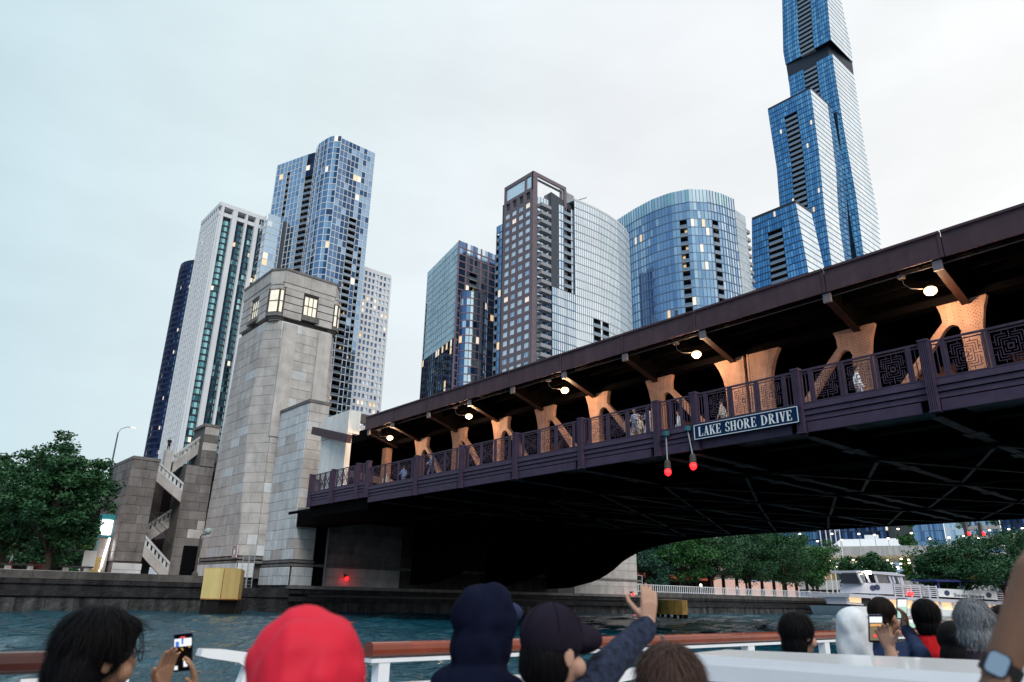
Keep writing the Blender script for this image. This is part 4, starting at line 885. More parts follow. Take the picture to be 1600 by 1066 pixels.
class Tower:
    """a building: plan(z) gives the visible front polyline and back points; faces = list of (polyline index range)"""
    def __init__(s, label, cat='building', z0=3.0, group=None, base=None):
        s.root = empty(label[1], base or (0, 0, 0), label[0], cat, group); s.B = Vector(base or (0, 0, 0)); s.n = 0
    def face(s, planf, z0, z1, floors, bays, glassm, frame, lit=.03, slots=(), slab_h=.5, slab_out=.12, mull=.12, mull_every=1, rnd=None, recess=1.7, litrows=(), spandrel=None, balcony=False, vert=True, seedv=1, clusters=True):
        """planf(z) -> polyline; panes in a grid of floors x bays; slots = [(bay0,bay1,floor0,floor1)] open balcony bays"""
        rnd = random.Random(seedv*31+s.n); s.n += 1; fh = (z1-z0)/floors; B = s.B
        ng = len(glassm); mats = list(glassm)+LIT; pm = MB(); fm = MB(); dm = MB(); sl = MB()
        nbl = [[0]*bays for _ in range(floors)]
        colbias = [rnd.random() for _ in range(bays)]; rowb = [rnd.random() for _ in range(floors)]
        for f in range(floors):
            za = z0+fh*f; zb = za+fh; Pa = planf(za); Pb = planf(zb)
            PA = [along(Pa, i/bays) for i in range(bays+1)]; PB = [along(Pb, i/bays) for i in range(bays+1)]
            Pc = [along(planf(za+slab_h), i/bays) for i in range(bays+1)]
            for i in range(bays):
                a0, a1, b0, b1 = PA[i], PA[i+1], PB[i], PB[i+1]
                dx, dy = a1[0]-a0[0], a1[1]-a0[1]; L_ = math.hypot(dx, dy) or 1; nx, ny = dy/L_, -dx/L_
                op = any(q[0] <= i < q[1] and q[2] <= f < q[3] for q in slots)
                if op:
                    r_ = recess
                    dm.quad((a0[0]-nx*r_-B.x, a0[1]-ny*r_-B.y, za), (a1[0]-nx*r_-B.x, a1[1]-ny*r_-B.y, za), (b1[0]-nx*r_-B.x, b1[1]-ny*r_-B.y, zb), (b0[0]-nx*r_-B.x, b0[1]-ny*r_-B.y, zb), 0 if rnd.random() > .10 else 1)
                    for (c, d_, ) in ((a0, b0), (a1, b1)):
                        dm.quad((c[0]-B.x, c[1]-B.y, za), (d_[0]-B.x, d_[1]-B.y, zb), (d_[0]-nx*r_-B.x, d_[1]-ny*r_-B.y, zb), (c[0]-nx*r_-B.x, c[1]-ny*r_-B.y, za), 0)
                    o_ = .25 if balcony else .02
                    sl.prism([(a0[0]-nx*r_-B.x, a0[1]-ny*r_-B.y), (a1[0]-nx*r_-B.x, a1[1]-ny*r_-B.y), (a1[0]+nx*o_-B.x, a1[1]+ny*o_-B.y), (a0[0]+nx*o_-B.x, a0[1]+ny*o_-B.y)][::-1], za, za+.32)
                    sl.quad((a0[0]+nx*o_-B.x, a0[1]+ny*o_-B.y, za+.32), (a1[0]+nx*o_-B.x, a1[1]+ny*o_-B.y, za+.32), (a1[0]+nx*o_-B.x, a1[1]+ny*o_-B.y, za+1.25), (a0[0]+nx*o_-B.x, a0[1]+ny*o_-B.y, za+1.25), 1)
                    continue
                p = rnd.random()
                litp = lit*.6*(4.0 if (clusters and rowb[f] > .85) else .5)
                if f in litrows: litp = .75
                if p < litp: mi = ng+(0 if rnd.random() < .4 else 1)
                else:
                    mi = min(ng-1, int(rnd.random()**1.3*ng)) if rnd.random() > .75 else int(colbias[i]*ng*.999)
                ins = .04
                def pt(c, d_, t, z): return (c[0]+(d_[0]-c[0])*t-nx*.0-B.x, c[1]+(d_[1]-c[1])*t-B.y, z)
                pm.quad(pt(Pc[i], Pc[i+1], 0, za+slab_h*.5), pt(Pc[i], Pc[i+1], 1, za+slab_h*.5), pt(b0, b1, 1, zb), pt(b0, b1, 0, zb), mi)
            # floor band
            run = []
            for i in range(bays):
                op = any(q[0] <= i < q[1] and q[2] <= f < q[3] for q in slots)
                if op: continue
                a0, a1 = PA[i], PA[i+1]; dx, dy = a1[0]-a0[0], a1[1]-a0[1]; L_ = math.hypot(dx, dy) or 1; nx, ny = dy/L_, -dx/L_; o_ = slab_out
                c0, c1 = Pc[i], Pc[i+1]
                fm.add([(a0[0]+nx*o_-B.x, a0[1]+ny*o_-B.y, za), (a1[0]+nx*o_-B.x, a1[1]+ny*o_-B.y, za), (c1[0]+nx*o_-B.x, c1[1]+ny*o_-B.y, za+slab_h), (c0[0]+nx*o_-B.x, c0[1]+ny*o_-B.y, za+slab_h),
                        (a0[0]-nx*.1-B.x, a0[1]-ny*.1-B.y, za), (a1[0]-nx*.1-B.x, a1[1]-ny*.1-B.y, za), (c1[0]-nx*.1-B.x, c1[1]-ny*.1-B.y, za+slab_h), (c0[0]-nx*.1-B.x, c0[1]-ny*.1-B.y, za+slab_h)],
                       [(0, 1, 2, 3), (0, 4, 5, 1), (3, 2, 6, 7)], 0)
            if vert:
                for i in range(0, bays+1, mull_every):
                    inop = any(q[0] < i < q[1] and q[2] <= f < q[3] for q in slots)
                    if inop: continue
                    j = min(i, bays-1); a0, a1 = PA[j], PA[j+1]; dx, dy = a1[0]-a0[0], a1[1]-a0[1]; L_ = math.hypot(dx, dy) or 1; nx, ny = dy/L_, -dx/L_; tx, ty = dx/L_*mull/2, dy/L_*mull/2
                    c = PA[i]; d_ = PB[i]; o_ = slab_out+.05
                    fm.add([(c[0]-tx+nx*o_-B.x, c[1]-ty+ny*o_-B.y, za), (c[0]+tx+nx*o_-B.x, c[1]+ty+ny*o_-B.y, za), (d_[0]+tx+nx*o_-B.x, d_[1]+ty+ny*o_-B.y, zb), (d_[0]-tx+nx*o_-B.x, d_[1]-ty+ny*o_-B.y, zb),
                            (c[0]-tx-nx*.1-B.x, c[1]-ty-ny*.1-B.y, za), (c[0]+tx-nx*.1-B.x, c[1]+ty-ny*.1-B.y, za), (d_[0]+tx-nx*.1-B.x, d_[1]+ty-ny*.1-B.y, zb), (d_[0]-tx-nx*.1-B.x, d_[1]-ty-ny*.1-B.y, zb)],
                           [(0, 1, 2, 3), (4, 0, 3, 7), (1, 5, 6, 2)], 0)
        tag(pm.build('window_panes', mats, s.root), kind='stuff'); tag(fm.build('mullions', frame, s.root), kind='stuff')
        if dm.v:
            tag(dm.build('recess_wall', [DARKIN, LIT[0]], s.root), kind='stuff'); tag(sl.build('balconies', [SLABM, mat('balcony_glass', (.25, .32, .4), .1, .6)], s.root), kind='stuff')
    def body(s, planf, z0, z1, m_, inset=2.2, roof=True, steps=1, back=()):
        q = MB(); B = s.B
        for k in range(steps):
            za = z0+(z1-z0)*k/steps; zb = z0+(z1-z0)*(k+1)/steps
            A_ = [(p[0]-B.x, p[1]-B.y) for p in planf(za)]; C_ = [(p[0]-B.x, p[1]-B.y) for p in planf(zb)]; q.prism(A_, za, zb, top=C_)
        q.build('core', m_, s.root)
def inset_poly(P, c, d):
    return [(p[0]+(c[0]-p[0])/max(1e-6, math.hypot(c[0]-p[0], c[1]-p[1]))*d, p[1]+(c[1]-p[1])/max(1e-6, math.hypot(c[0]-p[0], c[1]-p[1]))*d) for p in P]
core_m = mat('tower_core', (.08, .09, .11), .8); roof_m = mat('roof_gravel', (.25, .25, .26), .9)
def boxtower(lbl, nm, x0, x1, y0, y1, zt, floors, bl, brr, gl, gr, frame, base=None, **k):
    """rectangular: east face x=x0 (left in view) from y1 to y0, north face y=y0 from x0 to x1"""
    T = Tower((lbl, nm), base=(x0, y0, 3.0)); T.B = Vector((x0, y0, 3.0)); T.B.z = 0
    T.root.location = (x0, y0, 0)
    kl = {a[2:]: b for a, b in k.items() if a.startswith('l_')}; kr = {a[2:]: b for a, b in k.items() if a.startswith('r_')}; kk = {a: b for a, b in k.items() if a[:2] not in ('l_', 'r_')}
    T.face(lambda z: [(x0, y1), (x0, y0)], 3, zt, floors, bl, gl, frame, **{**kk, **kl})
    T.face(lambda z: [(x0, y0), (x1, y0)], 3, zt, floors, brr, gr, frame, **{**kk, **kr})
    q = MB(); e_ = 2.0; q.box(e_, x1-x0, e_, y1-y0, 3, zt); q.box(-.05, x1-x0, -.05, y1-y0, zt, zt+1.0); q.box(x1-x0-.4, x1-x0, 0, y1-y0, 3, zt); q.box(0, x1-x0, y1-y0-.4, y1-y0, 3, zt); q.build('core', core_m, T.root)
    return T
# -- dark round tower far left: lobed cylinder
cx, cy, R_ = 82.5, 366.0, 14.5
def cyl(z): return [(cx-R_*math.cos(a), cy-R_*math.sin(a)*1.0) for a in [math.radians(-70+t*(200)/22) for t in range(23)]]
T = Tower(('dark round apartment tower with navy bands, leftmost of the skyline', 'round_tower'), base=(cx, cy, 0))
T.face(cyl, 3, 168, 54, 44, G_NAVY+G_BLUE[:1], mat('navy_band', (.018, .025, .07), .4), lit=.05, slab_h=1.15, slab_out=.25, mull=.2)
q = MB(); q.tube([(0, 0, 3), (0, 0, 168)], R_-1.5, 28); q.tube([(0, 0, 168), (0, 0, 170.5)], R_+.1, 28); q.build('core', mat('navy_band', (.018, .025, .07)), T.root)
# -- white piered tower with teal glass bays
T = Tower(('white tower with tall white piers and teal glass bays left of the stone tower', 'pier_tower'), base=(59.5, 284.6, 0)); wh = mat('white_pier', (.74, .76, .80), .6, streak=.06)
X0, Y0 = 59.5, 284.6
T.face(lambda z: [(X0, Y0+24), (X0, Y0)], 3, 163, 54, 9, [G_PALE[1], G_PALE[2], G_TEAL[1], G_PALE[3]], MUL_W, lit=.02, slab_h=1.2, slab_out=.5, mull=.8, slots=[(1, 2, 0, 52), (4, 5, 0, 52), (7, 8, 0, 52)], recess=1.0)
xs = [0, 3.2]; bays = []
x = X0; widths = [('p', 1.6), ('g', 3.6), ('p', 2.6), ('g', 3.4), ('p', 1.4), ('g', 3.2), ('p', 2.2), ('g', 3.2), ('p', 1.6)]
pq = MB()
for k_, w_ in widths:
    if k_ == 'g':
        T.face(lambda z, x=x, w_=w_: [(x, Y0), (x+w_*.25, Y0-.8), (x+w_*.75, Y0-.8), (x+w_, Y0)], 3, 161, 54, 3, G_TEAL, MUL_D, lit=.05, slab_h=.8, slab_out=.1, mull=.15)
    else:
        pp = MB(); pp.prism([(x-X0, .2), (x-X0+.25, -1.3), (x+w_-X0-.25, -1.3), (x+w_-X0, .2)], 3, 168.5); pp.build('white_pier', wh, T.root)
    x += w_
q = MB(); q.box(.6, x-X0, .9, 24, 3, 163); q.build('core', core_m, T.root)
q = MB(); q.box(-.6, x-X0, -.6, 24, 163.2, 165); q.box(-.8, x-X0, -1.35, 24, 167.6, 169.5); q.build('crown_band', wh, T.root)
for i in range(9): q = MB(); q.box(-.7, .2, 24-2.7*i-1.0, 24-2.7*i, 3, 168.2); q.build('white_pier', wh, T.root)
# -- tall blue glass tower right behind, with a lower wing
ptsm = [(435, 253), (482, 236), (522, 212), (534, 213), (585, 236)]; main = [tuple(atz(px, py, 205)[:2]) for px, py in ptsm]
T = Tower(('tallest left-hand blue glass tower with a dark vertical balcony slot, rising behind the stone tower', 'glass_tower'), base=(main[3][0], main[3][1], 0)); Bv = T.B
lp = [main[0], main[1], main[2]]
T.face(lambda z: [main[0], main[1]], 3, 203, 62, 8, [G_BLUE[1], G_BLUE[3], G_BLUE[0], G_PALE[2]], MUL_W, lit=.03, slots=[(3, 4, 44, 60)], slab_h=.35, mull=.22)  # brightness put into this face's pane colours; the curve gets darker ones
T.face(lambda z: [main[1], (main[1][0]+2.0, main[1][1]-4.5)], 3, 203, 62, 2, G_NAVY, MUL_D, lit=.03, slots=[(0, 2, 0, 58)], slab_h=.35, recess=2.5)
a_ = (main[1][0]+2.0, main[1][1]-4.5); m2_ = main[2]
curve = [a_, (a_[0]-1.0, a_[1]-5), (m2_[0]-1.2, m2_[1]+3), m2_, main[3]]
T.face(lambda z: curve, 3, 205, 62, 12, [G_BLUE[0], G_BLUE[2], G_BLUE[1], G_BLUE[0], G_BLUE[4]], MUL_W, lit=.04, slab_h=.35, mull=.28, mull_every=2)
T.face(lambda z: [main[3], (main[4][0]+.5, main[3][1])], 3, 204, 62, 9, [G_BLUE[0], G_BLUE[1], G_BLUE[2], G_BLUE[4]], MUL_W, lit=.05, slab_h=.35, mull=.22, slots=[(4, 6, 0, 50), (7, 8, 0, 46)], recess=2.6, balcony=True)
q = MB(); back = [(main[4][0]+.5, main[3][1]+2.8), (main[4][0]+.5, main[3][1]+36), (main[0][0]+2.2, main[0][1]+6)]
poly = [(main[0][0]+2.8, main[0][1]), (main[1][0]+3, main[1][1]+.5), (a_[0]+3.2, a_[1]+1), (m2_[0]+2.6, m2_[1]+2.9), (main[3][0]+1, main[3][1]+2.9)]+back
q.prism([(p[0]-Bv.x, p[1]-Bv.y) for p in poly], 3, 203); q.build('core', core_m, T.root)
q = MB(); q.box(main[4][0]+.2-Bv.x, main[4][0]+.6-Bv.x, .2, 36, 3, 204); q.build('side_wall', G_NAVY[1], T.root)
wgp = [tuple(atz(px, py, 170)[:2]) for px, py in ((385, 351), (434, 331))]; xw = 78.5
T = Tower(('lower pale blue glass wing with a balcony column beside the white piered tower', 'glass_wing'), base=(xw, 276, 0))
T.face(lambda z: [(xw, 300), (xw, 276)], 3, 168, 50, 12, [G_BLUE[3], G_BLUE[1], G_PALE[0], G_BLUE[0]], MUL_W, lit=.03, slots=[(3, 4, 0, 49)], slab_h=.35, mull=.3, mull_every=2)
T.face(lambda z: [(xw, 276), (xw+7, 276)], 3, 168, 50, 3, [G_BLUE[3], G_BLUE[1], G_PALE[0]], MUL_W, lit=.08, slab_h=.35, mull=.2)
q = MB(); q.box(2, 20, 2, 24, 3, 168); q.box(0, 20, 23, 24, 3, 168); q.build('core', core_m, T.root)
# -- white grid building
p0, p1 = atz(540, 415, 150), atz(610, 434, 150)
T = Tower(('white gridded apartment block with rows of small dark square windows, right of the stone tower', 'grid_tower'), base=(p0[0], 263.5, 0)); nb = 11
T.face(lambda z: [(p0[0], 263.5), (p1[0], 263.5)], 3, 149, 46, nb, [G_NAVY[3], G_BLUE[2], G_NAVY[1], G_PALE[2], G_BLUE[0]], wh, lit=.13, slab_h=1.25, slab_out=.45, mull=.85)
q = MB(); q.box(.2, p1[0]-p0[0], .3, 20, 3, 149); q.box(0, p1[0]-p0[0], -.5, 20, 149, 151); q.box(p1[0]-p0[0], p1[0]-p0[0]+.5, -.4, 20, 3, 150); q.build('core', wh, T.root)
# -- teal glass block with rounded bay; left face has reflections painted into its panes
q1, q2, q3 = [tuple(atz(px, py, 130)[:2]) for px, py in ((669, 422), (718, 372), (778, 385))]
T = Tower(('teal glass block with a rounded bay and pink mullions left of the brick tower', 'glass_block'), base=(q2[0], q2[1], 0))
G_AQ = [glass('aqua_glass_a', (.52, .70, .80), .25, metal=.12), glass('aqua_glass_b', (.60, .78, .86), .25, metal=.12), glass('aqua_glass_c', (.44, .62, .74), .25, metal=.15)]  # pale tints stand for sky mirrored in the upper panes
T.face(lambda z: [q1, q2], 90, 129, 14, 16, G_AQ, mat('pale_blue_frame', (.40, .54, .60), .5), lit=.01, slab_h=.25, mull=.1, slots=[(0, 1, 0, 9)])
T.face(lambda z: [q1, q2], 3, 90, 30, 16, G_NAVY+[G_TEAL[2]], MUL_D, lit=.12, slab_h=.25, mull=.1)  # navy tints paint the dark reflection on the lower panes
pink = mat('pink_granite', (.24, .17, .21), .6)
T.face(lambda z: [q2, (q3[0]+3, q2[1])], 3, 129, 44, 10, [G_BLUE[1], G_BLUE[0], G_NAVY[3], G_PALE[0]], pink, lit=.05, slab_h=.45, mull=.55, mull_every=2, slots=[(3, 5, 24, 40), (0, 1, 0, 22)])
bx = q2[0]+7.5; 
T.face(lambda z: [(bx-6.0*math.cos(math.radians(a)), q2[1]-.5-4.2*math.sin(math.radians(a))) for a in range(0, 181, 15)], 3, 108, 36, 12, [G_NAVY[3], G_BLUE[0], G_BLUE[2], G_NAVY[1], G_PALE[0]], pink, lit=.07, slab_h=.4, mull=.2, mull_every=3)
q = MB(); q.prism([(bx-5.8*math.cos(math.radians(a))-q2[0], -.5-4.0*math.sin(math.radians(a))) for a in range(0, 181, 15)], 3, 108.5); q.prism([(q1[0]-q2[0]+2, q1[1]-q2[1]), (2, 2), (q3[0]-q2[0]+3, 2), (q3[0]-q2[0]+3, 30), (q1[0]-q2[0]+2, 32)], 3, 129); q.build('core', core_m, T.root)
# -- brick framed tower with curved glass
brick = mat('brown_brick', (.20, .160, .185), .85, var=.12, scale=.5)
C = (115.5, 135.3); T = Tower(('brown brick tower with white windows and a sweeping curved glass front', 'brick_tower'), base=(C[0], C[1], 0)); ZT = 140
q = MB(); q.box(.5, 16, 2.2, 16.5, 3, 134); q.build('core', core_m, T.root)
FH = 3.15; nfl = 41
# left (east) brick face: piers, spandrels, single windows as parts
bm = MB(); ys_ = [.0, 1.5, 3.6, 5.0, 7.1, 8.5, 10.6, 12.0, 14.1, 15.2]
for a, c in ((0, 1.5), (3.6, 5.0), (7.1, 8.5), (10.6, 12.0), (14.1, 15.2)): bm.box(-.02, .5, a, c, 3, 133)
for f in range(nfl):
    z = 4+FH*f
    for a, c in ((1.5, 3.6), (5.0, 7.1), (8.5, 10.6), (12.0, 14.1)): bm.box(.0, .5, a, c, z-1.25, z)
bm.box(0, .5, 0, 15.2, 133, 134.2); bm.box(0, .6, 0, 15.2, 139, 140.4); bm.box(0, .5, 0, 1.0, 134.2, 139); bm.box(0, .5, 14.2, 15.2, 134.2, 139); bm.box(0, .5, 3.6, 4.4, 134.2, 139)
bm.build('brick_wall', brick, T.root)
wf_ = MB(); 
for a, c in ((.0, .08), (1.0, 1.09), (2.02, 2.1)): wf_.box(.12, .22, a, c, 0, 1.9)
for z in (0, 1.82): wf_.box(.12, .22, 0, 2.1, z, z+.08)
wfm = wf_.mesh('window', MUL_W); pns = []
for k_, g_ in enumerate((G_PALE[1], G_PALE[3], G_BLUE[3], LIT[1])): 
    z_ = MB(); z_.quad((.2, 2.1, 0), (.2, 0, 0), (.2, 0, 1.9), (.2, 2.1, 1.9)); pns.append(z_.mesh('pane', g_))
for f in range(11, nfl-1):
    for a in (1.5, 5.0, 8.5, 12.0):
        o = link('window', wfm, T.root, (0, a, 4+FH*f)); link('pane', pns[RND.choice([0, 0, 0, 1, 1, 2, 2, 3 if RND.random() < .3 else 1])], o)
z_ = MB()
for f in range(0, 11):
    for a in (1.5, 5.0, 8.5, 12.0): z_.quad((.2, a+2.1, 4+FH*f), (.2, a, 4+FH*f), (.2, a, 5.9+FH*f), (.2, a+2.1, 5.9+FH*f))
tag(z_.build('window_panes', G_PALE[1], T.root), kind='stuff')
z_ = MB(); z_.quad((.3, 14.2, 134.2), (.3, 1, 134.2), (.3, 1, 139), (.3, 14.2, 139)); z_.build('loggia_glass', G_PALE[1], T.root)
for i in range(8): z_ = MB(); z_.box(.2, .32, 4.4+1.22*i, 4.5+1.22*i, 134.2, 139); z_.build('loggia_mullion', MUL_W, T.root)
# left glass strip with balconies
T.face(lambda z: [(C[0]+1.0, C[1]+20), (C[0]+1.0, C[1]+15.2)], 3, 127, 39, 3, G_BLUE, MUL_B, lit=.03, slots=[(0, 1, 0, 38)], balcony=True)
# front: brick corner pier and top beam
bm = MB(); bm.box(0, 2.0, -.02, .5, 3, 139); bm.box(0, 16, -.02, .6, 139, 140.4); bm.box(15, 16.2, .0, .6, 3, 139); bm.build('brick_frame', brick, T.root)
z_ = MB(); z_.quad((2, 1.2, 128), (15, 1.2, 128), (15, 1.2, 139), (2, 1.2, 139)); z_.build('crown_glass', G_PALE[3], T.root)
T.face(lambda z: [(C[0]+2.0, C[1]+1.5), (C[0]+5.5, C[1]+.6)], 3, 132, 42, 3, G_PALE, MUL_B, lit=.03, slab_h=.3)
T.face(lambda z: [(C[0]+5.5, C[1]+.6), (C[0]+18.8, C[1]-.6)], 98, 132, 11, 12, [G_PALE[0], G_PALE[2], G_BLUE[3], G_PALE[1]], MUL_B, lit=.02, slab_h=.3, mull=.1, slots=[(8, 11, 0, 11)], balcony=True)
T.face(lambda z: [(C[0]+5.5, C[1]+.6), (C[0]+8, C[1]+.2)], 3, 98, 31, 2, G_NAVY[2:]+G_BLUE[:1], MUL_B, lit=.05, slab_h=.3, mull=.1)
T.face(lambda z: [(C[0]+8.0, C[1]-1.0), (C[0]+18.8, C[1]-1.2)], 3, 99, 31, 12, [G_PALE[0], G_PALE[1], G_PALE[2], G_PALE[3]], MUL_B, lit=.01, slab_h=.3, mull=.1)
cur = [(18.8, -1.2), (24, -1.7), (30, -2.0), (36, -1.8), (42, -1.0), (48, .6), (53.5, 3.0)]
T.face(lambda z: [(C[0]+a, C[1]+b) for a, b in cur], 3, 136, 43, 40, [G_PALE[1], G_PALE[3], G_PALE[3], G_PALE[1]], MUL_P, lit=.0, slab_h=.28, mull=.07, slots=[(9, 13, 9, 29), (14, 18, 9, 29)], balcony=True)
q = MB(); q.prism([(8, -.6), (18.8, 1.0), (24, .6), (36, .6), (48, 2.8), (53.3, 3.4), (53.3, 22), (8, 22)], 3, 135); q.prism([(8, -.9), (18.6, -.9), (18.6, 1), (8, 1)], 98.5, 99.4); q.build('core', core_m, T.root)
q = MB(); q.prism([(a, b-.1) for a, b in cur]+[(53.5, 22), (16, 22)], 135.8, 136.6); q.build('roof_edge', MUL_W, T.root)
q = MB(); q.box(17, 24, 4, 10, 135, 142); q.build('penthouse', mat('penthouse_panel', (.3, .3, .33), .7), T.root)
balc = MB(); balc.box(0, 4.6, -1.9, .4, 0, .28); balc.box(0, .06, -1.9, .2, .28, 1.2); balc.box(4.54, 4.6, -1.9, .2, .28, 1.2); balc.box(0, 4.6, -1.9, -1.84, .28, 1.2)
bmh = balc.mesh('balcony', mat('balcony_grey', (.32, .33, .36), .6))
for f in range(10, 40): link('balcony', bmh, T.root, (2.1, -.1, 4+3.15*f))
bk = MB(); bk.box(0, 3.4, -1.5, .3, 0, .28); bk.box(0, 3.4, -1.5, -1.44, .28, 1.15); bkm = bk.mesh('balcony', mat('balcony_grey', (.3, .3, .3)))
for f in range(10, 40): link('balcony', bkm, T.root, (.6, 16, 4+3.15*f))
for (x_, l_) in ((27, 'antenna'), (36, 'antenna')):
    q = MB(); q.bar((x_, 6, 136), (x_, 6, 142), .25); q.bar((x_, 6, 142), (x_+5, 5, 145 if x_ < 30 else 142.2), .22); q.build('roof_crane', MUL_D, T.root)
# -- curved blue glass building
ring = [(149.4, 127), (147.9, 118), (147.4, 110), (148.3, 103.7), (151.1, 97.5), (156, 93.7), (161, 92), (167.2, 91.1)]
T = Tower(('blue curved glass tower with two dark balcony columns, right of the brick tower', 'curved_tower'), base=(151, 97, 0))
T.face(lambda z: ring, 3, 126, 40, 40, [G_BLUE[1], G_BLUE[3], G_BLUE[0], G_PALE[2], G_BLUE[1]], MUL_B, lit=.02, slab_h=.3, mull=.1, slots=[(22, 24, 0, 38), (31, 33, 0, 38)], balcony=True)
T.face(lambda z: ring, 126, 131, 1, 40, [G_PALE[0], G_PALE[2], G_TEAL[3]], MUL_B, lit=0, slab_h=.3, mull=.12)
T.face(lambda z: [(167.2, 91.1), (174, 91.4)], 3, 127, 40, 8, [G_PALE[1], G_PALE[3], G_PALE[0]], MUL_W, lit=.0, slab_h=.4, mull=.12)
q = MB(); q.prism([(x-151+2.3, y-97+1.4) for x, y in ring]+[(22, -5), (22, 30), (3, 32)], 3, 126); q.box(8, 16, 6, 14, 126, 133); q.build('core', core_m, T.root)
q = MB(); q.prism([(x-151+.1, y-97) for x, y in ring]+[(22, 30), (3, 32)], 126, 126.5); q.build('roof', roof_m, T.root)
st_m = MB(); st_m.box(0, 3.2, 0, 5, 0, .35); st_m.box(0, 3.2, -.06, 0, 0, 1.2); st_m.box(3.14, 3.2, 0, 5, 0, 1.2); stm = st_m.mesh('balcony', mat('balcony_grey', (.3, .3, .3)))
for f in range(16, 39): o = link('balcony', stm, T.root, (22.2+(3.2 if f < 27 else 0), -5.6, 4+3.08*f))
q = MB(); q.box(22, 25.3, -4.8, 14, 3, 86); q.box(22, 22.4, -5, 14, 86, 124); q.build('balcony_wall', core_m, T.root)
# -- low stone base building in front of it
boxtower('tan stone lower block peeking above the bridge left of the curved tower', 'stone_block_building', 134, 150, 92, 104, 62, 18, 5, 7, G_PALE, G_PALE, mat('tan_stone', (.42, .37, .33), .8), slab_h=1.4, mull=1.2, mull_every=1)
# -- three staggered crystal towers
def crystal(lbl, base_xy, levels, zmax, floorsz, slotR, zr0=3, slot_f=None, lit=.03, dark=None, split=None):
    """levels: (z, left extent along +y, corner shift x, corner shift y, right extent along +x)"""
    T = Tower((lbl, 'crystal_tower'), base=(base_xy[0], base_xy[1], 0))
    zs = [l[0] for l in levels]
    def at(z, k): return float(np.interp(z, zs, [l[k] for l in levels]))
    def cor(z): return (base_xy[0]+at(z, 2), base_xy[1]+at(z, 3))
    L = lambda z: [(cor(z)[0], cor(z)[1]+at(z, 1)), cor(z)]
    R2 = lambda z: [cor(z), (cor(z)[0]+at(z, 4), cor(z)[1])]
    segs = [(3, zmax)] if not split else [(3, split[0]), (split[1], zmax)]
    for a, c in segs:
        nf = int((c-a)/floorsz); sl = [(int(slotR[0]*1.45), int(slotR[1]*1.45), max(0, int((slotR[2]-a)/floorsz)), int((min(slotR[3], c)-a)/floorsz))] if slotR else []
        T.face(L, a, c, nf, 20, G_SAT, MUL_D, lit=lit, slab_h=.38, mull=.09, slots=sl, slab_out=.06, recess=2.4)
        T.face(R2, a, c, nf, 18, [G_PALE[0], G_PALE[1], G_PALE[3], G_PALE[0]], glass('steel_blue_line', (.10, .16, .26)), lit=.0, slab_h=.42, mull=.07, slab_out=.05, vert=False)  # pale panes paint the bright sky's reflection onto this face
    q = MB(); n_ = 24
    for k_ in range(n_):
        za = 3+(zmax-3)*k_/n_; zb = 3+(zmax-3)*(k_+1)/n_
        def pl(z):
            c = cor(z); return [(c[0]+2.8-base_xy[0], c[1]+2.8-base_xy[1]), (c[0]+at(z, 4)-base_xy[0], c[1]+.3-base_xy[1]), (c[0]+at(z, 4)-base_xy[0], c[1]+at(z, 1)-base_xy[1]), (c[0]+.3-base_xy[0], c[1]+at(z, 1)-base_xy[1])]
        q.prism(pl(za), za, zb, top=pl(zb))
    c = cor(zmax); q.prism([(c[0]-base_xy[0], c[1]-base_xy[1]), (c[0]+at(zmax, 4)-base_xy[0], c[1]-base_xy[1]), (c[0]+at(zmax, 4)-base_xy[0], c[1]+at(zmax, 1)-base_xy[1]), (c[0]-base_xy[0], c[1]+at(zmax, 1)-base_xy[1])], zmax-.1, zmax+1.2)
    q.build('core', MUL_D, T.root); return T
def lev(px_l, px_c, py_c, px_r, y_fix, x_fix, bxy):
    """survey one level from the edges seen in the photograph; corner point on the line of sight at the tower's range"""
    rr_ = math.hypot(bxy[0]-EYE[0], bxy[1]-EYE[1]); c = atr(px_c, py_c, rr_)
    pyl = py_c+(px_l-px_c)*(917-py_c)/(-243-px_c); pyr = py_c+(px_r-px_c)*(963-py_c)/(2168-px_c)
    l = atx(px_l, pyl, c[0]); r_ = aty(px_r, pyr, c[1])
    return (c[2], l[1]-c[1], c[0]-bxy[0], c[1]-bxy[1], r_[0]-c[0])
b8 = (215.8, 92.6)
L8 = [lev(1175, 1243, 317, 1268, 0, 0, b8), lev(1176, 1262, 420, 1292, 0, 0, b8)]; L8 = sorted(L8+[(3, L8[1][1], L8[1][2], L8[1][3], L8[1][4])])
TA = crystal('lowest and leftmost of the three staggered blue crystal towers', b8, L8, L8[-1][0], 2.75, (5, 9, 30, L8[-1][0]-9), lit=.006)
b9 = (256.6, 97.7)
L9 = [lev(1200, 1266, 139, 1300, 0, 0, b9), lev(1214, 1279, 235, 1320, 0, 0, b9), lev(1221, 1288, 330, 1326, 0, 0, b9), lev(1216, 1300, 420, 1334, 0, 0, b9)]; L9 = sorted(L9+[(3, L9[3][1], L9[3][2], L9[3][3], L9[3][4])])
TB = crystal('middle one of the three staggered blue crystal towers, with a wide dark balcony column', b9, L9, L9[-1][0], 2.75, (5, 9, 30, L9[-1][0]-8), lit=.015)
b10 = (284.5, 84)
L10 = [lev(1222, 1287, -60, 1306, 0, 0, b10), lev(1224, 1296, 40, 1330, 0, 0, b10), lev(1234, 1302, 100, 1337, 0, 0, b10), lev(1242, 1318, 200, 1351, 0, 0, b10), lev(1240, 1338, 310, 1372, 0, 0, b10), lev(1246, 1348, 390, 1379, 0, 0, b10)]
L10 = sorted(L10+[(3, L10[5][1], L10[5][2], L10[5][3], L10[5][4])])
zt10 = L10[-1][0]; zmid = L10[-2][0]
T10 = crystal('tallest of the three staggered blue crystal towers, running out of the top of the picture', b10, L10, zt10, 2.75, (5, 9, 160, zt10), lit=.006, split=(zmid-17.5, zmid-9))
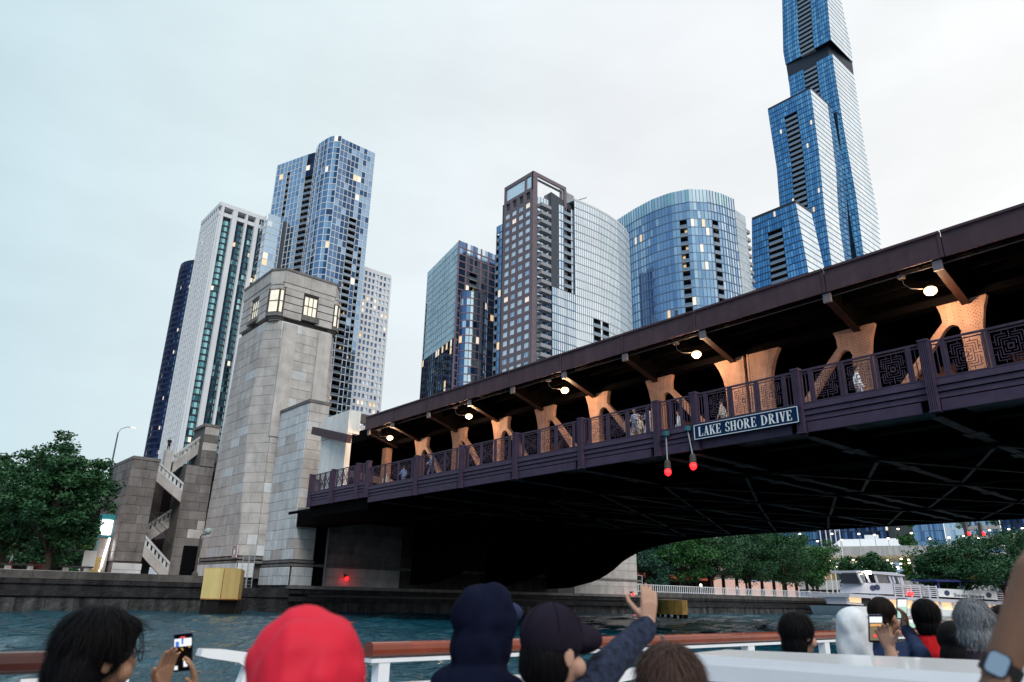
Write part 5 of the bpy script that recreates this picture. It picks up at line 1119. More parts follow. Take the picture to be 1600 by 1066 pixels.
# the photograph only fixes directions; these stand farther off than first surveyed, so scale them about the eye
def push(T, k):
    l = T.root.location; T.root.location = Vector(EYE)+(l-Vector(EYE))*k; T.root.scale = (k, k, k)
for o in bpy.data.objects:
    if o.name.startswith('curved_tower') and o.type == 'EMPTY':
        l = o.location.copy(); o.location = Vector(EYE)+(l-Vector(EYE))*1.35; o.scale = (1.35,)*3
for T_ in (TA, TB, T10): push(T_, 1.5)
# -- distant blocks seen under the bridge, standing square to the river bend
RZ = math.radians(-69)
def front(px, r_): return atr(px, 880, r_)
def farblock(pa, pb, r_, zt, fl, by, gl, fr, lbl, nm='office_block', **k):
    A_, B_ = front(pa, r_), front(pb, r_); T = Tower((lbl, nm), base=(A_[0], A_[1], 0)); T.face(lambda z: [(A_[0], A_[1]), (B_[0], B_[1])], 3, zt, fl, by, gl, fr, **k)
    d = np.array([B_[0]-A_[0], B_[1]-A_[1]]); n2 = np.array([-d[1], d[0]])/np.linalg.norm(d)*14
    q = MB(); u1 = n2/14*1.9; q.prism([(u1[0], u1[1]), (d[0]+u1[0], d[1]+u1[1]), (d[0]+n2[0], d[1]+n2[1]), (n2[0], n2[1])], 3, zt); q.prism([(0, 0), (d[0], d[1]), (d[0]+n2[0], d[1]+n2[1]), (n2[0], n2[1])], zt, zt+.8); q.build('core', core_m, T.root)
farblock(1283, 1396, 330, 64, 16, 26, G_NAVY+[G_BLUE[2], G_BLUE[4], G_NAVY[3]], MUL_D, 'dark navy glass hotel behind the flagpoles under the bridge', lit=.03, slab_h=.4)
farblock(1397, 1434, 345, 66, 30, 13, [G_PALE[2], G_TEAL[2], G_NAVY[1]], conc_pale, 'pale striped apartment block between two blue glass blocks under the bridge', lit=.02, slab_h=.3, mull=.9)
farblock(1435, 1484, 325, 66, 17, 14, [G_BLUE[1], G_BLUE[0], G_BLUE[2]], MUL_B, 'mid-blue glass block right of the striped block under the bridge', lit=.04, slab_h=.3)
farblock(1486, 1519, 320, 66, 17, 8, [G_PALE[1], G_PALE[2], G_BLUE[3]], MUL_W, 'bright pale glass slab behind the hanging traffic signals under the bridge', lit=.02, slab_h=.3)
farblock(1521, 1574, 350, 70, 19, 12, [G_PALE[2], G_NAVY[3]], conc_pale, 'concrete block with stepped balconies near the right edge under the bridge', lit=.12, slab_h=1.5, slab_out=.8)
farblock(1576, 1660, 355, 70, 20, 16, G_NAVY, MUL_D, 'dark office block at the far right under the bridge', lit=.12, slab_h=.4)
boxtower('small pale rooftop block showing between the grid tower and the bridge fascia', 'rooftop_block', atz(612, 640, 55)[0], atz(632, 640, 55)[0], 190, 205, 57, 18, 5, 6, G_PALE, G_PALE, conc_pale, slab_h=.9, mull=.6)
# ================================================================== trees
def leafmat(nm, c1, c2):
    m_ = bpy.data.materials.new(nm); m_.use_nodes = True; t = m_.node_tree; b = t.nodes['Principled BSDF']; b.inputs['Roughness'].default_value = .55; b.inputs['Specular IOR Level'].default_value = .25
    g = t.nodes.new('ShaderNodeNewGeometry'); z = t.nodes.new('ShaderNodeTexNoise'); z.inputs['Scale'].default_value = .9; z.inputs['Detail'].default_value = 9; z.inputs['Roughness'].default_value = .75
    r_ = t.nodes.new('ShaderNodeValToRGB'); r_.color_ramp.elements[0].position = .35; r_.color_ramp.elements[1].position = .68
    r_.color_ramp.elements[0].color = (*c1, 1); r_.color_ramp.elements[1].color = (*c2, 1)
    t.links.new(g.outputs['Position'], z.inputs['Vector']); t.links.new(z.outputs['Fac'], r_.inputs[0]); t.links.new(r_.outputs[0], b.inputs['Base Color']); return m_
LEAF = [leafmat('leaf_dark_green', (.008, .045, .022), (.055, .155, .055)), leafmat('leaf_mid_green', (.012, .07, .022), (.07, .20, .05)), leafmat('leaf_blue_green', (.015, .07, .05), (.07, .17, .11))]
bark = mat('bark', (.05, .038, .03), .9, var=.3, scale=6)
def tree(loc, H_, R_, label, group=None, seed=1, lm=0, nclump=60, nleaf=90, lsz=.30, base=.28, flat=1.0, trunk=.28, skew=(0, 0)):
    r_ = np.random.RandomState(seed); t = empty('tree', loc, label, 'tree', group); q = MB()
    zb = H_*base; cen = np.array([skew[0], skew[1], zb+(H_-zb)*.48]); rad = np.array([R_, R_, (H_-zb)*.54*flat])
    q.tube([(0, 0, -.1), (.05, 0, zb*.5), (skew[0]*.3, skew[1]*.3, zb), (skew[0]*.8, skew[1]*.8, H_*.7)], [trunk*1.25, trunk, trunk*.8, trunk*.25], 9)
    cl = []
    for i in range(nclump):
        d = r_.normal(size=3); d /= np.linalg.norm(d); rr = r_.uniform(.35, 1.0)**.6
        d[2] = d[2]*.9+.05; c = cen+d*rad*rr*(1+.18*math.sin(3.1*d[0]*5+seed)+.12*math.sin(7*d[1]+2*seed)); cl.append((c, rad[0]*r_.uniform(.16, .30)))
        if i % 3 == 0:
            mid = np.array([c[0]*.35, c[1]*.35, zb+(c[2]-zb)*.35]); q.tube([(skew[0]*.2, skew[1]*.2, zb*r_.uniform(.8, 1.15)), mid, c], [trunk*.42, trunk*.22, trunk*.06], 5)
    q.build('trunk', bark, t)
    n = nclump*nleaf; C_ = np.repeat(np.array([c for c, _ in cl]), nleaf, 0); S_ = np.repeat(np.array([s for _, s in cl]), nleaf)
    d = r_.normal(size=(n, 3)); d /= np.linalg.norm(d, axis=1)[:, None]; P = C_+d*(S_*r_.uniform(.3, 1.08, n))[:, None]*np.array([1.15, 1.15, .7])
    u_ = r_.normal(size=(n, 3)); u_[:, 2] *= .5; u_ /= np.linalg.norm(u_, axis=1)[:, None]; w_ = np.cross(u_, r_.normal(size=(n, 3))); w_ /= np.linalg.norm(w_, axis=1)[:, None]
    s = (lsz*r_.uniform(.6, 1.25, n))[:, None]; V = np.stack([P-u_*s*.55, P+w_*s*.3, P+u_*s*.55, P-w_*s*.3], 1).reshape(-1, 3)
    F = np.arange(4*n).reshape(-1, 4); me = bpy.data.meshes.new('crown'); me.vertices.add(4*n); me.vertices.foreach_set('co', V.ravel()); me.loops.add(4*n); me.loops.foreach_set('vertex_index', F.ravel()); me.polygons.add(n)
    me.polygons.foreach_set('loop_start', np.arange(0, 4*n, 4)); me.polygons.foreach_set('loop_total', np.full(n, 4)); me.update(); me.validate(); me.materials.append(LEAF[lm])
    link('crown', me, t); return t
def gp(px, y, z=3.12): p = aty(px, 900, y); return (p[0], y, z)
tree(gp(68, 53.5), 11.2, 3.5, 'big dark green tree overhanging the quay at the left edge', seed=4, nclump=190, nleaf=170, lsz=.32, base=.14, trunk=.36, skew=(0, 0))
tree(gp(-4, 60), 10.9, 4.0, 'darker tree cut by the left edge of the picture, behind the big quay tree', seed=9, nclump=130, nleaf=150, lsz=.34, base=.18)
tree(gp(128, 70), 8.0, 1.7, 'small loose tree between the big quay tree and the stair tower', seed=15, nclump=40, nleaf=90, lsz=.28, base=.25, lm=1)
for i in range(7): 
    tree(gp(-20+26*i, 84+3*(i % 2)), 5+.7*(i % 3), 3.2, 'low dark shrub tree in the row along the back of the left plaza', 'dark shrubs behind the plaza', seed=40+i, nclump=24, nleaf=80, lsz=.35, base=.05, trunk=.1)
# the bank beyond the bridge (same bank, farther west)
YB = 50
quay('quay_wall', 56.5, 128, 50, 2.95, 'grey sheet-pile quay wall on the far side of the bridge, below the white fence')
g = MB(); g.prism([(56, 50.6), (128, 50.6), (128, 62.5), (56, 62.5)], -3.8, 2.92); tag(g.build('far_promenade', paving), kind='structure')
tl = [(1012, 66, 9.5, 4.2, 2, 'pale blue-green tree touching the far end of the bridge pier'), (1062, 63, 12.6, 5.5, 1, 'green tree next to the blue-green one beyond the pier'), (1110, 62, 12.4, 5.6, 0, 'dark broad tree in the middle of the far bank row'),
      (1165, 64, 13.2, 5.8, 0, 'tall dark tree behind the round yellow fender'), (1222, 61, 13.4, 6.2, 0, 'widest tree of the far bank row, with a forked trunk'), (1268, 63, 12.2, 5.8, 1, 'last tree of the far bank row, beside the flagpoles')]
for i, (px, y, h, R_, lm, lb) in enumerate(tl): tree(gp(px, y, 2.9), h*1.12, R_*1.12, lb, 'trees along the far bank', seed=60+i, nclump=110, nleaf=150, lsz=.42, base=.2 if i else .06, lm=lm, trunk=.26)
def rp_(px, r_, z=2.9): p = atr(px, 880, r_); return (p[0], p[1], z)
for i, (px, r_, h, R_, lb) in enumerate([(1352, 200, 11, 5.5, 'small airy tree in front of the viaduct, left of the wheelhouse'), (1424, 250, 21, 3.2, 'slim dark rooftop tree in front of the blue glass block'), (1506, 205, 15.0, 10.0, 'broad dark tree behind the tour boat awning'), (1560, 215, 18.5, 9.0, 'large dark tree right of the broad one behind the tour boat'), (1466, 200, 12.0, 6.5, 'low dark tree above the bow railing of the tour boat')]):
    tree(rp_(px, r_), h, R_, lb, 'trees behind the tour boat', seed=80+i, nclump=80, nleaf=130, lsz=.6, base=.15, lm=0 if i != 1 else 1)
# white fence on the far quay
fn = empty('river_fence', (95, 50.4, 2.95), 'white railing with close bars running along the far quay', 'fence')
q = MB(); q.box(-38.5, 33, -.04, .04, 1.05, 1.13); q.box(-38.5, 33, -.03, .03, .12, .18); q.build('fence_rails', white_p, fn)
bq = MB(); bq.box(-.04, .04, -.04, .04, 0, 1.1); bmq = bq.mesh('fence_bar', white_p)
for i in range(144): link('fence_bar', bmq, fn, (-38.5+.5*i, 0, 0))
# ---- restaurant arcade with red lit wall
ra = empty('riverside_arcade', (113, 72, 2.9), 'long low arcade with red and pink lit walls behind the far bank trees', 'arcade')
red_glow = mat('red_lit_wall', (.6, .2, .15), .7, emit=(1, .22, .12), es=.35, var=.6, scale=.6); pink_glow = mat('pink_lit_wall', (.7, .4, .35), .7, emit=(1, .66, .56), es=.6, var=.95, scale=.8)
q = MB(); q.box(-34, -2, 0, .3, 0, 4.2); q.build('dark_wall', conc_dark, ra); q = MB(); q.box(-30, -2, -.3, -.1, 3.2, 4.0); q.build('red_sign_band', red_glow, ra)
q = MB(); q.box(-2, 34, -.1, .3, .2, 3.6); q.build('lit_mural', pink_glow, ra)
q = MB(); q.box(-36, 38, -4, 6, 4.3, 5.2); q.build('arcade_roof', conc, ra)
for i in range(15): q = MB(); q.box(-34+5*i, -33.5+5*i, -3.8, -3.3, 0, 4.3); q.build('column', conc_dark, ra)
# ---- viaduct with rows of lights
vd = empty('lit_viaduct', rp_(1450, 238), 'two-level concrete viaduct with rows of warm lights behind the tour boat', 'viaduct', rz=RZ)
for z0, z1, x0_, x1_ in ((12.4, 15.0, -42, 12), (11.0, 13.0, 12, 60), (3.0, 5.6, -42, 60)): q = MB(); q.box(x0_, x1_, 0, 22, z0, z1); q.build('deck', conc_pale, vd)
for i in range(10): q = MB(); q.box(-40+9*i, -39+9*i, 1.2, 2.4, 0, 12.4); q.build('support_column', conc, vd)
q = MB(); q.box(-42, 60, 21, 22, 5.6, 12.4); q.build('back_wall', mat('tan_back_wall', (.34, .27, .14), .8), vd)
cl_m = mat('ceiling_lamp', (1, .9, .7), .4, emit=(1, .82, .5), es=7); cq = MB(); cq.ball((0, 0, 0), .34, 10, 6, (1, 1, .6)); cme = cq.mesh('ceiling_light', cl_m)
for i in range(26):
    for j in range(3): link('ceiling_light', cme, vd, (-40+3.0*i+RND.uniform(-.9, .9), 2+6.5*j, 11.6-j*.5-RND.uniform(0, .8)))
for i in range(3):
    ld = bpy.data.lights.new('viaduct_light', 'AREA'); ld.energy = 1800; ld.color = (1, .8, .5); ld.size = 18
    lo = bpy.data.objects.new('viaduct_light', ld); COL.objects.link(lo); lo.parent = vd; lo.location = (-25+28*i, 10, 11.9)
pq_ = MB(); pq_.box(-.06, .06, -.06, .06, -5.5, 0); pqm = pq_.mesh('lamp_pole', dark_frame)
for i in range(26):
    o = link('deck_lamp', cme, vd, (-40+3.8*i+RND.uniform(-1, 1), .5+RND.uniform(0, 12), 16.2+RND.uniform(0, 4))); link('lamp_pole', pqm, o)
# white tent roofs and flagpoles
tn_ = empty('white_pavilion', rp_(1362, 262, 14.5), 'white low pavilion roof behind the flagpoles', 'pavilion', rz=RZ)
q = MB(); q.prism([(-12, -5), (14, -5), (14, 8), (-12, 8)], 3.6, 7.0, top=[(-8, -3), (8, -3), (8, 6), (-8, 6)]); q.box(-1, 3, 0, 4, 7.0, 8.4); q.build('pavilion_roof', white_p, tn_)
q = MB(); q.box(-11, 13, -4, 7, -11, 3.6); q.build('pavilion_wall', G_PALE[2], tn_)
q = MB()
for i in range(7): q.prism([(4+2.6*i, -9), (6.6+2.6*i, -9), (6.6+2.6*i, -5), (4+2.6*i, -5)], 1.0, 3.6, top=[(5.2+2.6*i, -7.1), (5.4+2.6*i, -7.1), (5.4+2.6*i, -6.9), (5.2+2.6*i, -6.9)])
q.build('tent_peaks', white_p, tn_)
for i, px in enumerate((1287, 1296, 1303, 1311, 1318)):
    f = empty('flagpole', rp_(px, 212), '%s of the five white flagpoles by the far bank trees' % ['leftmost', 'second from left', 'middle one', 'fourth from left', 'rightmost'][i], 'flagpole', 'flagpoles', rz=RZ)
    q = MB(); q.tube([(0, 0, 0), (0, 0, 21-.4*i)], [.2, .12], 8); q.build('pole', white_p, f); q = MB()
    q.quad((-.1, 0, 20.4-.4*i), (-1.4, .3, 19.9-.4*i), (-1.2, .4, 18.3-.4*i), (-.1, 0, 18.8-.4*i)); q.build('flag', mat('flag_cloth', (.45, .5, .6), .8), f)
for px in (1509, 1532):
    p = atr(px, 828, 150); f = empty('traffic_signal', tuple(p), 'hanging dark traffic signal with a red light, %s of two under the bridge edge' % ('left' if px < 1520 else 'right'), 'traffic signal', 'hanging signals')
    q = MB(); q.box(-.35, .35, -.25, .25, -1.1, 1.2); q.bar((0, 0, 1.1), (0, 0, 6), .12); q.build('signal_case', dark_frame, f); q = MB(); q.ball((0, -.3, -.65), .3, 10, 8); q.build('signal_lens', red_hot, f)
# ================================================================== quay furniture on the left
kb = empty('ticket_kiosk', gp(161, 68), 'brightly lit teal-framed kiosk with sloped tops beside the stair tower', 'kiosk')
teal_f = mat('teal_frame', (.03, .28, .33), .4); glow = mat('kiosk_glow', (.9, .9, .85), .4, emit=(1, 1, .93), es=1.6, var=.3, scale=1.5)
for k, (x, h) in enumerate(((-.9, 7.0), (2.0, 7.7))):
    kk = MB(); kk.box(x-1.1, x+1.1, 0, 2.0, h-.5, h); kk.bar((x-1.1, 0, 0), (x-1.1, 0, h-.4), .14); kk.bar((x+1.1, 0, h*.62), (x+1.1, 0, h-.4), .12); kk.box(x-1.1, x+1.1, -.06, .06, h*.63, h*.66); kk.build('teal_frame', teal_f, kb)
    kk = MB(); kk.box(x-.85, x+.85, .1, 1.8, h*.67, h-.6); kk.build('lit_box', glow, kb)
    kk = MB(); kk.bar((x+.15, -.1, .5), (x+.75, -.1, h*.62), .34, .1); kk.build('light_strip', mat('white_tube', (1, 1, 1), .4, emit=(1, 1, .95), es=3.5), kb)
    kk = MB(); kk.box(x-1.0, x+1.05, .2, 1.9, 0, h*.62); kk.build('kiosk_wall', conc, kb)
kk = MB()
for i in range(9): kk.box(-2.5+.2*i, -2.38+.2*i, -1.2, -1.1, 0, 2.1)
kk.build('yellow_barrier', mat('yellow_slats', (.55, .38, .09), .6), kb)
kb.scale = (.62, .62, .92)
ld = bpy.data.lights.new('kiosk_light', 'AREA'); ld.energy = 60; ld.size = 2; lo = bpy.data.objects.new('kiosk_light', ld); COL.objects.link(lo); lo.parent = kb; lo.location = (0, -1.0, 3); lo.rotation_euler = (math.radians(-90), 0, 0)
def bench(p, label):
    t = empty('bench', p, label, 'bench', 'stone benches'); q = MB(); q.box(-1.3, 1.3, -.3, .3, .42, .54); q.build('seat', conc_dark, t)
    for s_ in (-.8, .8): q = MB(); q.box(s_-.22, s_+.22, -.24, .24, 0, .42); q.build('leg', conc, t)
bench(gp(116, 52.5), 'backless stone bench on the quay right of the tree trunk'); bench(gp(26, 52.3), 'backless stone bench on the quay near the left edge')
t = empty('planter_box', gp(134, 53), 'grey poster stand beside the kiosk', 'stand'); q = MB(); q.box(-.5, .5, -.1, .1, .3, 1.9); q.build('panel', conc_pale, t); q = MB(); q.box(-.06, .06, -.06, .06, 0, .4); q.build('post', dark_frame, t)
def streetlamp(p, h, label, arm):
    t = empty('street_lamp', p, label, 'street lamp'); q = MB(); q.tube([(0, 0, 0), (0, 0, h*.55), (0, 0, h)], [.16, .12, .09], 10); q.build('pole', mat('dark_galvanised', (.1, .11, .13), .5), t)
    q = MB(); q.tube([(0, 0, h), (.3, 0, h+.6), (1.0, 0, h+.95), (arm, 0, h+1.0)], .06, 8); q.build('arm', mat('galvanised_pale', (.5, .5, .5)), t); q = MB(); q.ball((arm+.3, 0, h+.95), .4, 12, 8, (1, .5, .3)); q.build('lamp_head', mat('lamp_head', (.7, .7, .7), .4, emit=(1, .97, .9), es=.8), t)
p = aty(174, 740, 90); pt_ = aty(180, 664, 90); streetlamp((p[0]-.2, 90, 11), pt_[2]-11-1.0, 'tall thin road lamp rising behind the big quay tree', 1.5)
q = empty('plaza_lamp', gp(304, 52.5), 'black quayside lamp post with a round frosted globe beside the tower base', 'street lamp')
m2 = MB(); m2.tube([(0, 0, 0), (0, 0, .3), (0, 0, .5), (0, 0, 3.7)], [.3, .26, .11, .08], 12); m2.tube([(0, 0, 3.7), (.1, 0, 3.9), (.45, 0, 3.9), (.55, 0, 4.0)], .06, 8); m2.build('pole', dark_frame, q)
m2 = MB(); m2.ball((.62, 0, 4.25), .33, 16, 12); m2.build('globe', mat('frosted_globe', (.35, .42, .42), .3), q, smooth=True)
m2 = MB(); m2.box(-.7, .75, 2, 2.4, 0, 2.9); m2.build('doorway', mat('flat_black', (.008, .008, .01), .9), q)
# people on the left plaza under the red festival light
p1 = small_person(gp(46, 60), math.radians(170), 1.7, 'walk', (.35, .03, .05), (.35, .03, .06), label='person in red walking under the tree by the orange light')
ped(p1, gp(51, 61), math.radians(120), 'second red-clothed walker, closest to the orange light'); 
p2 = small_person(gp(67, 58.5), math.radians(200), 1.66, 'walk', (.5, .5, .5), (.5, .03, .09), skin=1, label='person in a white top and red skirt right beside the big trunk')
ped(p1, gp(58, 63), math.radians(-90), 'red-clothed person behind the two walkers'); ped(p2, gp(12, 58), math.radians(90), 'pale-topped person near the left edge under the tree')
t = empty('festival_light', gp(58, 64, 7.0), 'orange-red lantern glowing under the big quay tree', 'lantern'); q = MB(); q.ball((0, 0, 0), .32, 12, 8); q.build('lantern_globe', mat('orange_glow', (1, .3, .1), .4, emit=(1, .16, .05), es=22), t)
m2 = MB(); m2.bar((0, .1, -3.88), (0, .1, 0), .07); m2.build('pole', dark_frame, t)
ld = bpy.data.lights.new('lantern_light', 'POINT'); ld.energy = 260; ld.color = (1, .2, .08); ld.shadow_soft_size = .3; lo = bpy.data.objects.new('lantern_light', ld); COL.objects.link(lo); lo.parent = t; lo.location = (0, -.6, -.5)
p = aty(266, 711, 67); p3 = small_person((p[0]-.1, 67.8, 17.3), math.radians(170), 1.5, 'stand', (.02, .02, .025), (.02, .02, .03), label='dark figure standing at the top of the zigzag stairs')
p = aty(244, 720, 67); ped(p3, (p[0], 68.5, 14.6), math.radians(90), 'dark head of someone looking over the left stair pier')
# tower foot things: sign, ladders, yellow dolphin
t = empty('no_wake_sign', tuple(atx(367, 862, .62)), 'white square sign with a circle on the tower wall', 'sign'); q = MB(); q.box(-.03, .03, -.62, .62, -.62, .62); q.build('sign_plate', white_ink, t)
q = MB()
for i in range(20): a0, a1 = 2*math.pi*i/20, 2*math.pi*(i+1)/20; q.bar((-.045, .42*math.cos(a0), .42*math.sin(a0)), (-.045, .42*math.cos(a1), .42*math.sin(a1)), .06)
q.build('circle_mark', mat('sign_grey', (.15, .14, .16), .6), t)
q = MB()
for a, c in (((-.55, -.55), (.55, -.55)), ((.55, -.55), (.55, .55)), ((.55, .55), (-.55, .55)), ((-.55, .55), (-.55, -.55))): q.bar((-.04, *a), (-.04, *c), .05)
q.build('sign_border', mat('sign_red', (.4, .05, .05), .6), t)
def ladder(px, y, z0, z1, wdt, label, x=None):
    p = aty(px, 890, y); t = empty('ladder', (p[0], y, z0), label, 'ladder', 'quay ladders'); q = MB()
    for s_ in (-1, 1): q.tube([(s_*wdt/2, 0, 0), (s_*wdt/2, 0, z1-z0), (s_*wdt/2, .25, z1-z0+.15)], .035, 6)
    q.build('side_rail', mat('galvanised_pale', (.5, .5, .5)), t)
    for i in range(int((z1-z0)/.32)): q = MB(); q.bar((-wdt/2, 0, .3+.32*i), (wdt/2, 0, .3+.32*i), .03); q.build('rung', mat('galvanised_pale', (.5, .5, .5)), t)
ladder(382, 49.6, 1.9, 5.4, .55, 'left galvanised ladder standing at the tower foot'); ladder(392, 49.0, 1.9, 5.7, .5, 'right galvanised ladder standing at the tower foot')
yel = mat('yellow_dolphin_paint', (.88, .66, .27), .5, var=.05, scale=1, streak=.12); 
yd = empty('yellow_fender', (-5.2, 42.6, 0), 'big yellow box fender on dark piles standing in front of the tower', 'fender')
cc = [aty(318, 900, 43)[0], aty(380, 900, 41.5)[0]]
A_ = atz(311.5, 940, 1.02)*0
def yx(px, y): return aty(px, 915, y)[0]+5.2
poly = [(yx(316, 43.6), 43.6-42.6), (yx(347, 41.4), 41.4-42.6), (yx(374, 42.6), 0), (yx(379, 45), 2.4), (yx(330, 46), 3.4)]
m2 = MB(); m2.prism(poly, 1.15, 3.62); m2.build('fender_box', yel, yd)
m2 = MB(); m2.prism([(p_[0]*.97, p_[1]*.97+.03) for p_ in poly], 3.62, 3.68); m2.build('fender_top', mat('yellow_top', (.6, .45, .15), .6), yd)
m2 = MB()
for pa_, pb_ in zip(poly[:3], poly[1:4]): m2.bar((pa_[0], pa_[1]-.01, 1.19), (pb_[0], pb_[1]-.01, 1.19), .03, .09); m2.bar((pb_[0]+.0, pb_[1]-.012, 1.15), (pb_[0], pb_[1]-.012, 3.6), .05, .05)
m2.build('rust_edge', mat('rust_stain', (.35, .16, .05), .8, var=.6, scale=4), yd)
m2 = MB(); m2.prism([(p_[0]*.9, p_[1]*.9+.15) for p_ in poly], -3.5, 1.15); m2.build('pile_core', mat('black_timber', (.015, .013, .012), .8, var=.3, scale=4), yd)
for i in range(8): m2 = MB(); x_ = poly[0][0]+.35+.42*i; m2.tube([(x_, .5+.0*i, -3.5), (x_, .5, 1.15)], .19, 8); m2.build('pile', mat('black_timber', (.015, .013, .012), .8, var=.3, scale=4), yd)
# round fender at right
rp = atz(1049, 968, 0); rp = aty(1049, 950, 30); rf = empty('round_fender', (rp[0], 30, 0), 'round rust-streaked yellow fender beside the raised hand', 'fender')
rust = mat('rusty_yellow', (.72, .42, .10), .6, var=.3, scale=1.3, streak=.5); rad_ = (aty(1068, 950, 30)[0]-aty(1030, 950, 30)[0])/2*.80
zt_, zb_ = aty(1049, 938, 30)[2], aty(1049, 960, 30)[2]
m2 = MB(); m2.tube([(0, 0, max(.35, zb_)), (0, 0, zt_)], rad_, 28); m2.build('drum', rust, rf)
m2 = MB(); m2.tube([(0, 0, zt_), (0, 0, zt_+.12)], [rad_, rad_*.3], 28); m2.build('drum_top', mat('drum_top_tan', (.35, .22, .13), .7), rf)
m2 = MB()
for i in range(14): a = 2*math.pi*i/14; m2.tube([(rad_*.9*math.cos(a), rad_*.9*math.sin(a), -3), (rad_*.9*math.cos(a), rad_*.9*math.sin(a), .6)], .16, 6)
m2.build('pile_ring', mat('black_timber', (.015, .013, .012)), rf)
m2 = MB(); zr = zt_
m2.box(-rad_, -rad_*.2, -.02*0-rad_*.999-.012, -rad_*.93, .6, .62); 
# handrail frame on the pier end
hp = empty('pier_handrail', (56.2, 48.2, 2.2), 'small galvanised handrail frame at the far end of the pier', 'handrail'); q = MB()
for x_ in (0, 1.5): q.bar((x_, 0, 0), (x_, 0, 3.0), .1)
for z_ in (1.9, 3.0): q.bar((-1.4, 0, z_), (1.5, 0, z_), .08)
q.build('frame', mat('galvanised_pale', (.5, .5, .5)), hp)
# far promenade people
f1 = small_person(gp(1150, 51.5, 2.92), 0, 1.75, 'stand', (.6, .62, .65), (.2, .2, .3), label='person in white behind the white fence on the far quay', vox=.05)
for i, (px, lb) in enumerate(((1095, 'pale stroller left on the far quay, behind the white fence'), (1192, 'stroller under the widest far bank tree'), (1262, 'stroller in front of the pink lit mural, left one'), (1279, 'stroller in front of the pink lit mural, middle one'), (1290, 'stroller in front of the pink lit mural, right one'))):
    ped(f1, gp(px, 53+i, 2.92), i*1.3, lb)
t = empty('promenade_globe_lamp', gp(1094, 51.6, 2.92), 'small glowing lamp behind the white fence near the round fender', 'lamp'); q = MB(); q.bar((0, 0, 0), (0, 0, 1.3), .08); q.build('post', dark_frame, t); q = MB(); q.ball((0, 0, 1.45), .2, 10, 8); q.build('globe', cl_m, t)
